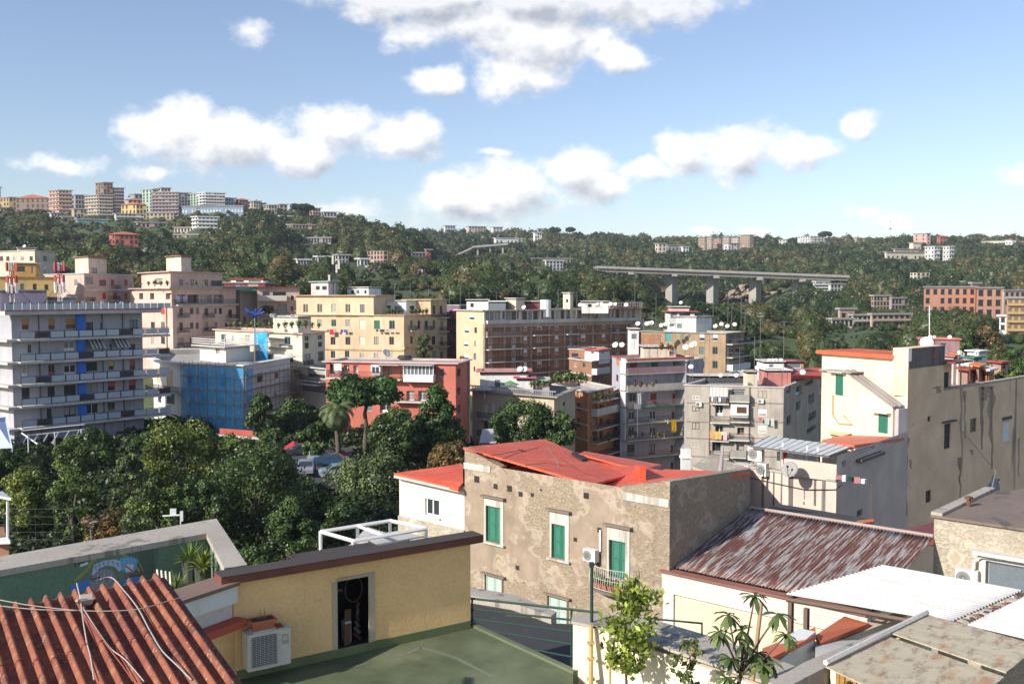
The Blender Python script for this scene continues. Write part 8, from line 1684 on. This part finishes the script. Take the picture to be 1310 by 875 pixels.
ua, _ = TF.uz(1142, 560, 1.0); m = MB(); m.fb(TF, ua, TF.len - .0, 8, TF.uz(1150, 521)[1], -.02, .85); m.build('grey_side_box', M('lilac_grey', (.40, .38, .40)), rt)
ua, za = TF.uz(1062, 520, 1.0); m = MB(); m.tube([TF.w(*TF.uz(1066, 505, 1), 1.05), TF.w(*TF.uz(1066, 531, 1), 1.05), TF.w(*TF.uz(1074, 542, 1), 1.05), TF.w(*TF.uz(1091, 543, 1), 1.05), TF.w(*TF.uz(1080, 532, 1), 1.05)], .06, 5); m.build('ochre_pipe', M('ochre_pipe', (.45, .28, .07)), rt)
m = MB(); ua, za = TF.uz(1078, 554, 1.0); m.slab([TF.w(ua - .9, za, 1.9), TF.w(ua + .9, za, 1.9), TF.w(ua + .9, za + .12, 1.0), TF.w(ua - .9, za + .12, 1.0)], .06); m.slab([TF.w(ua - .6, za - .07, 1.6), TF.w(ua + .6, za - .07, 1.6), TF.w(ua + .6, za - .07, 1.02), TF.w(ua - .6, za - .07, 1.02)], .2); m.build('small_awning', M('straw_awning', (.6, .5, .3)), rt)
p = TG.w(*TG.uz(1267, 618), .5); dish(1267, 618, p.y, 1.0, 'big dull grey satellite dish low on the stained tan wall', az=150, mast=1.2, pale=0)
m = MB(); m.tube([TG.w(*TG.uz(1231, 552), .05), TG.w(*TG.uz(1250, 600), 1.4), P(1265, 641, 47)], .035, 5); prop('cable', m, CW, 'pale cable hanging from the tan wall down to the flat roof', 'cable')
# ------------------------------------------------------------------ annex with striped translucent canopy
AA, AB, AC_ = G(958, 60.5, 620), G(1070, 56, 620), G(1160, 66, 620); F3, F4 = Fac(AA, AB), Fac(AB, AC_)
z_p = F3.uz(1020, 608)[1]; z_w = F4.uz(1115, 568)[1]
rt = empty('terrace_house', (AB.x, AB.y, 4), 'grey terrace house with slanted white canopy and coral roof beside the tan building', 'house')
W4 = [(1096.5, 569, 1119.5, 581, 'p', 'w'), (1077, 588, 1082.5, 598, 'g', 'l'), (1096, 650, 1103.5, 662, 'g', 'k')]; rr4 = []
for x0, y0, x1, y1, st, c_ in W4: ua, za = F4.uz(x0, y1); ub, zb_ = F4.uz(x1, y0); rr4.append((ua, za, ub, min(zb_, z_w - .1)))
m = MB(); wallgrid(m, F4, 4, z_w, rr4, .25); wallgrid(m, F3, 4, z_p, [], .2); m.fb(F4, .0, .3, z_p, z_w - .5, -3.2, -.01); m.build('wall', MAUV, rt)
for (ua, za, ub, zb_), (_, _, _, _, st, c_) in zip(rr4, W4): window(rt, F4, (ua + ub) / 2, za, ub - ua, zb_ - za, st, c_, -.15)
m = MB(); _, za = F4.uz(1110, 583); m.fb(F4, rr4[0][0] - .2, rr4[0][2] + .9, za - .15, za + .05, 0, .35); m.build('window_ledge', M('ledge_dark', (.14, .12, .11)), rt)
m = MB(); m.fb(F3, 0, F3.len, z_p, z_p + .12, -.35, .1); m.build('coping', COPE, rt)
m = MB(); m.poly([Vector(p[:2]) for p in (F3.w(0, 0, -.3), F3.w(F3.len - .1, 0, -.3), F3.w(F3.len - 1.7, 0, -6.5), F3.w(0, 0, -6.5))], 4, z_p - 1); m.fb(F3, 3.0, F3.len - 1.2, z_p - 1, z_p + 1.25, -3.6, -3.4); m.build('terrace_floor', WHTP, rt)
m = MB(); cc = [P(1051, 563, 66), P(1093, 569.5, 58.6), P(1157, 560, 65), P(1090, 553.5, 73)]; m.slab(cc, .15); m.build('coral_roof', M('coral_roof', (.62, .17, .10), .7, .1, .5, .1), rt)
can = [P(960, 571, 59.5), P(1060, 584, 55.4), P(1092, 571.5, 60), P(985, 557.5, 66)]; m = MB(); m.slab(can, .06)
o = m.build('canopy', M('translucent_sheet', (.62, .64, .60), .5, .08, .5, .1), rt); m = MB()
for k in range(12): t = k / 11; a, c = can[0].lerp(can[1], t), can[3].lerp(can[2], t); m.tube([a + Vector((0, 0, .012)), c + Vector((0, 0, .012))], .02, 4)
m.tube([can[0], can[1]], .05, 4); m.tube([can[1], can[2]], .07, 4); m.build('canopy_ribs', M('rib_dark', (.12, .10, .10)), rt)
for u_ in (2.0, F3.len - 2.3, 4.4): m = MB(); p = F3.w(u_, z_p, -.6); m.tube([p, (p.x, p.y, z_p + 1.75)], .05, 5); m.build('canopy_post', WHITE, rt)
PIL = Fac(F3.w(-1.2, 0, .1), F3.w(1.2, 0, .1)); m = MB(); m.fb(PIL, .0, 1.2, 4, z_p + .1, -.9, .0); m.build('left_pier', WHW, rt)
ac(Fac(F3.w(.0, 0, .0), F3.w(3, 0, .0)), 970, 580, 1.0, .85, 'white air conditioner under the left end of the slanted canopy')
ac(Fac(F3.w(.0, 0, .0), F3.w(3, 0, .0)), 979, 600, .6, .8, 'smaller white unit below the canopy air conditioner')
cloths(F3, 994, 1016, 576, [(994, 998, 604, (.5, .5, .5)), (1000.5, 1006.5, 603, (.62, .02, .04)), (1010, 1015, 606, (.45, .45, .45))], 'bright red curtain hanging between grey ones under the slanted canopy', -.9)
dish(1010, 600, 56.6, .5, 'large grey satellite dish on the terrace parapet under the slanted canopy', az=215, mast=1.2, pale=0)
SOFT = stained('stain_soft', (.14, .12, .11), (.22, .2, .18), 2, .5)
for k, (px, w) in enumerate(((976, 3), (990, 2), (1000, 2), (1012, 6), (1043, 3), (1054, 5), (1029, 2))):
    m = MB(); ua, za = F3.uz(px - w / 2, 612); ub, _ = F3.uz(px + w / 2, 612); m.fb(F3, ua, ub, z_p - rng.uniform(1.6, 3.0), z_p - .02 if k != 6 else z_p - 1.5, 0, .012); m.build('water_stain', SOFT, rt)
m = MB(); m.tube([F3.w(0.2, z_p - .6, .1), F3.w(4, z_p - .75, .12), F3.w(F3.len, z_p - .45, .1), F4.w(.6, z_p - .3, .06)], .025, 5); prop('cable', m, DARKM, 'dark cable sagging along the terrace parapet wall', 'cable')
m = MB(); ra = random.Random(9)
for k in range(5): p = F3.w(6.0 + k * .4, z_p + .12, -.15); m.box((p.x, p.y, p.z + .12), (.3, .2, .24 + .1 * (k % 2)), k, k % 3)
prop('parapet_clutter', m, [FLAT('clutter_pink', (.5, .2, .2)), WHITE, GRN], 'small pink and white containers lined up on the terrace parapet', 'containers')
dish(942, 592 - 8, 58, .1, 'x') if 0 else None
# small roof with corrugated cream sheet and furled parasol, left of annex
m = sheet(P(884, 603, 60), P(935, 612, 55), P(960, 602, 60), P(905, 594, 66), 16, .08, 3); o = prop('corrugated_awning', m, uvmat('cream_corrugated', (.42, .38, .3), (.3, .22, .15), (.5, .48, .4), .5, (2, 1, 1)), 'cream corrugated sheet roof behind the side wall of the stone house', 'roof sheet'); thick(o, .02)
m = MB(); m.poly([Vector(p[:2]) for p in (P(886, 604, 60.5), P(935, 613, 55.5), P(958, 603, 60), P(906, 596, 65))], 4, P(935, 616, 55.5).z); prop('small_house', m, STONE2, 'rough house body under the cream corrugated sheet', 'house')
m = MB(); m.box(tuple(P(877, 594, 56)), (.5, .5, 1.8)); m.box(tuple(P(877, 584.5, 56)), (.62, .62, .12)); prop('chimney', m, WHTP, 'white chimney stub at the left of the cream corrugated roof', 'chimney')
p = P(921, 606, 57); rt = empty('parasol', p - Vector((0, 0, .6)), 'furled striped parasol standing behind the stone house side wall', 'parasol'); m = MB(); m.tube([p - Vector((0, 0, .2)), p + Vector((.1, 0, .8)), p + Vector((.18, 0, 1.7))], .18, 8, 0, .03); m.build('folded_canopy', M('furled_grey', (.35, .3, .33)), rt); m = MB(); m.tube([p - Vector((0, 0, .6)), p + Vector((.2, 0, 1.8))], .03, 5); m.build('pole', DARKM, rt)
# ------------------------------------------------------------------ cream parapet and plants in front
zq = P(755, 795, 21.2).z
rt = empty('parapet', P(755, 795, 21.2) - Vector((0, 0, 1.5)), 'cream parapet with grey concrete top curving to the bottom right', 'wall')
pts = [onz(733, 797, zq), onz(779, 806, zq), onz(1040, 895, zq), onz(1090, 882, zq), onz(920, 824, zq), onz(815, 790, zq), onz(735, 789, zq)]
m = MB(); m.poly([Vector(p[:2]) for p in (pts[0], pts[1], pts[5], pts[6])], ZF - .8, zq); m.poly([Vector(p[:2]) for p in (pts[1] + Vector((.0, .12, 0)), pts[2] + Vector((0, .12, 0)), pts[3], pts[4], pts[5] + Vector((.01, 0, 0)))], ZF - .8, zq - .13); m.build('wall', CRW, rt)
m = MB(); m.poly([Vector(p[:2]) for p in (pts[0] + Vector((-.04, -.04, 0)), pts[1] + Vector((0, -.04, 0)), pts[2] + Vector((0, -.04, 0)), pts[3], pts[4] + Vector((.1, .1, 0)), pts[5] + Vector((0, .05, 0)), pts[6] + Vector((-.04, .04, 0)))], zq, zq + .06); m.build('concrete_top', COPE, rt)
m = MB(); m.tube([P(757, 798, 21.0), P(757, 723, 21.0)], .035, 8, 0); m.box(tuple(P(757, 722, 21.0)), (.1, .1, .1), 0, 0); prop('iron_post', m, GRN, 'tall dark green iron post at the corner of the cream parapet', 'post')
m = MB(); m.tube([P(756, 800, 20.72), P(756, 900, 20.45)], .05, 8)
for y in (822, 842, 868): m.box(tuple(P(756, y, 20.6)), (.16, .12, .04))
prop('water_pipe', m, M('pipe_ochre', (.5, .36, .15)), 'cream painted water pipe down the parapet corner', 'pipe')
m = MB()
for pl in ([(733, 783), (760, 789), (762, 798)], ): pass
r1 = [P(822, 790, 22.2), P(898, 797, 20.6)]; m.tube([P(800, 788, 22.6)] + r1, .022, 6); m.tube([P(840, 804, 21.8), P(898, 813, 20.5)], .018, 6); m.tube([P(898, 797, 20.6), P(898, 819, 20.6), P(930, 834, 19.6), P(946, 832, 19.4)], .022, 6)
for t in (0.05, .45): p = P(800, 788, 22.6).lerp(P(898, 797, 20.6), t); m.tube([p, p - Vector((0, 0, .42))], .02, 6)
prop('railing', m, GRN, 'dark green metal handrail above the cream parapet', 'railing', 'dark green railings')
def sapling(base, top, w, label, lm, n, leaf, name, drop=.3, branches=14, trunk=.035):
    rt = empty(name, base, label, 'tree'); H = top.z - base.z; tb = MB(); pts = [base + (top - base) * (k / 6) + Vector((.06 * math.sin(k * 1.7), .05 * math.cos(k * 2.1), 0)) * (k > 0) for k in range(7)]; tb.tube(pts, trunk, 7, 0, .01); ends = []
    for k in range(branches):
        t = .3 + .68 * k / branches; s = base.lerp(top, t); az = k * 2.4; ln = w * (.55 + .5 * math.sin(math.pi * min(1, (t - .2) * 1.2))) * rng.uniform(.6, 1); e = s + Vector((math.cos(az) * ln, math.sin(az) * ln, ln * rng.uniform(.2, .9))); md = s.lerp(e, .5) + Vector((0, 0, .05)); tb.tube([s, md, e], .012, 5, 0, .005); ends += [(s, md, e)]
    tb.build('trunk', TRUNK, rt, smooth=True); c = []; nn = []
    for i in range(n):
        s, md, e = ends[i % len(ends)]; t = rng.uniform(.25, 1.05); p = s.lerp(e, t); c.append([p.x + rng.gauss(0, w * .16), p.y + rng.gauss(0, w * .16), p.z + rng.gauss(0, w * .16)]); nn.append([rng.gauss(0, 1), rng.gauss(0, 1), rng.gauss(.5, .8)])
    nn = np.array(nn); nn /= np.linalg.norm(nn, axis=1)[:, None]; quads_obj('leaves', leaf_quads(np.array(c), nn, leaf * nr.uniform(.6, 1.2, n), 1.9), nr.uniform(.2, 1, n), LM[lm], rt, tuple(base))
LM['citrus'] = leafmat('leaf_citrus', (.05, .09, .015), (.26, .32, .05)); LM['loquat'] = leafmat('leaf_loquat', (.03, .06, .02), (.14, .19, .06))
sapling(P(795, 905, 19.2), P(812, 750, 19.6), .58, 'bright yellow green citrus tree in front of the cream parapet', 'citrus', 1050, .095, 'citrus_tree', branches=20)
sapling(P(877, 900, 18.0), P(880, 828, 18.2), .30, 'small sapling with few leaves right of the citrus tree', 'loquat', 130, .09, 'sapling', branches=7, trunk=.018)
def loquat():
    base = P(938, 900, 16.6); rt = empty('loquat_tree', base, 'loquat tree with large drooping leaf rosettes at bottom right', 'tree'); tb = MB(); qs = []; ti = []
    ros = [(966, 762, 1.0), (932, 786, .95), (920, 808, .9), (950, 806, .9), (995, 785, 1.0), (1006, 812, .85), (968, 835, 1.1), (935, 842, 1.0), (985, 845, .9), (930, 868, 1.0), (952, 822, .8), (976, 850, 1.0)]
    hub = P(948, 862, 16.6); tb.tube([base, hub, P(958, 830, 16.6)], .045, 8, 0, .03)
    for i, (x, y, s) in enumerate(ros):
        p = P(x, y, 16.6 + rng.uniform(-.5, .5)); md = hub.lerp(p, .55) + Vector((0, 0, -.08 if i % 2 else .05)); tb.tube([hub, md, p], .022, 6, 0, .012)
        for k in range(15):
            az = k * 2.4 + i; el = rng.uniform(-1.1, .5); Lr = .30 * s * rng.uniform(.75, 1.15); dv = np.array([math.cos(az) * math.cos(el), math.sin(az) * math.cos(el), math.sin(el)]); sd = np.cross(dv, [0, 0, 1.]); sd /= np.linalg.norm(sd); P0 = np.array(p); ww = .045 * s
            p1 = P0 + dv * Lr * .35; p2 = P0 + dv * Lr * .75 - [0, 0, .04]; p3 = P0 + dv * Lr - [0, 0, .10]; t = rng.uniform(.2, .95)
            qs += [[P0 - sd * .01, P0 + sd * .01, p1 + sd * ww * .8, p1 - sd * ww * .8], [p1 - sd * ww * .8, p1 + sd * ww * .8, p2 + sd * ww, p2 - sd * ww], [p2 - sd * ww, p2 + sd * ww, p3 + sd * .004, p3 - sd * .004]]; ti += [t] * 3
    tb.build('trunk', TRUNK, rt, smooth=True); quads_obj('leaves', np.array(qs), np.array(ti), LM['loquat'], rt, tuple(base))
loquat()
m = MB(); m.tube([P(963, 870, 17.6), P(974, 770, 17.9)], .04, 6); prop('wooden_stake', m, M('stake_brown', (.35, .22, .14)), 'brown wooden stake behind the loquat tree', 'stake')
greens(884, 892, 845, 19.2, 'tuft of leaves on the concrete parapet', 1, .2, 'pale')
# ------------------------------------------------------------------ tin sheet roof, bottom right
t0, t1, t2, t3 = P(1056, 852, 15.8), P(1186, 789, 18.3), P(1330, 829, 16.6), P(1210, 925, 13.9)
rt = empty('tin_roof_shed', (t0.x, t0.y, t0.z - 2), 'shed with weathered flat tin roof and ochre boards at the bottom right', 'shed')
def tin(a, b_, c, d, dz_, nme): 
    m = MB(); a, b_, c, d = [p + Vector((0, 0, dz_)) for p in (a, b_, c, d)]; n = 10; vs = []; uv = []
    for j in range(n + 1):
        for i in range(n + 1): p = a.lerp(b_, i / n).lerp(d.lerp(c, i / n), j / n); vs.append(p + Vector((0, 0, .006 * math.sin(i * 1.9) * math.cos(j * 1.3)))); uv.append((i / n * (b_ - a).length, j / n * (d - a).length))
    m.add(vs, [(j * (n + 1) + i, (j + 1) * (n + 1) + i, (j + 1) * (n + 1) + i + 1, j * (n + 1) + i + 1) for j in range(n) for i in range(n)], 0, uv); o = m.build(nme, MSH, rt); thick(o, .02)
tin(t0, t1.lerp(t0, .42), t2.lerp(t3, .42), t3, 0, 'tin_sheet'); tin(t1.lerp(t0, .40), t1, t2, t2.lerp(t3, .40), .05, 'tin_sheet')
m = MB(); m.tube([t0.lerp(t3, .0) + Vector((0, 0, .06)), t1 + Vector((0, 0, .09))], .05, 5); m.build('edge_flashing', WHW, rt)
m = MB(); a, c = t1.lerp(t0, .7), t2.lerp(t3, .7); FE = Fac(t0 + Vector((.12, .0, 0)), t3); n = 18; zb_ = t0.z - 2.2
for k in range(n): u = FE.len * k / n; m.fb(FE, u + .01, u + FE.len / n - .01, zb_, t0.z - .06 - (t0.z - t3.z) * (k + 1) / n, -.05, -.03 + .01 * (k % 2))
m.build('boards', M('ochre_boards', (.40, .22, .06), .8, .3, 4, .3, .4), rt)
for u_ in (.35, 1.9): m = MB(); m.fb(FE, u_, u_ + .07, zb_, t0.z - .1 - (t0.z - t3.z) * u_ / FE.len, 0, .06); m.build('corner_post', GRN, rt)
FE2 = Fac(t1, t0 + Vector((.1, .05, 0))); m = MB(); m.fb(FE2, 0.05, FE2.len, zb_, min(t0.z, t1.z) - .05, -.12, 0); m.build('side_wall', CRW, rt)
m = MB(); pz = onz(1050, 860, t0.z - .3); zq2 = t0.z - .02; q = [onz(1000, 882, zq2), onz(1056, 853, zq2), onz(1186, 790, zq2), onz(1172, 788, zq2), onz(1030, 846, zq2), onz(985, 872, zq2)]
m.poly([Vector(p[:2]) for p in q], ZF - 1, zq2); prop('side_parapet', m, COPE, 'broad weathered concrete edge left of the tin roof', 'wall')

# ------------------------------------------------------------------ air
m = MB(); m.box((0, 830, 62.5), (4300, 1860, 125)); hz = m.build('haze', None, loc=(0, 830, 0)); hz['kind'] = 'stuff'
hm_ = bpy.data.materials.new('haze_air'); hm_.use_nodes = True; hn = hm_.node_tree; hn.nodes.remove(hn.nodes['Principled BSDF'])
pv = hn.nodes.new('ShaderNodeVolumePrincipled'); pv.inputs['Color'].default_value = (.86, .91, 1, 1); pv.inputs['Density'].default_value = .00011; pv.inputs['Anisotropy'].default_value = .2
hn.links.new(pv.outputs[0], hn.nodes['Material Output'].inputs['Volume']); hz.data.materials.clear(); hz.data.materials.append(hm_)
for o in bpy.data.objects:
    if o.type == 'MESH' and o.parent is None and o.name.split('.')[0] in ('hill_road', 'car_park'): o['kind'] = 'structure'
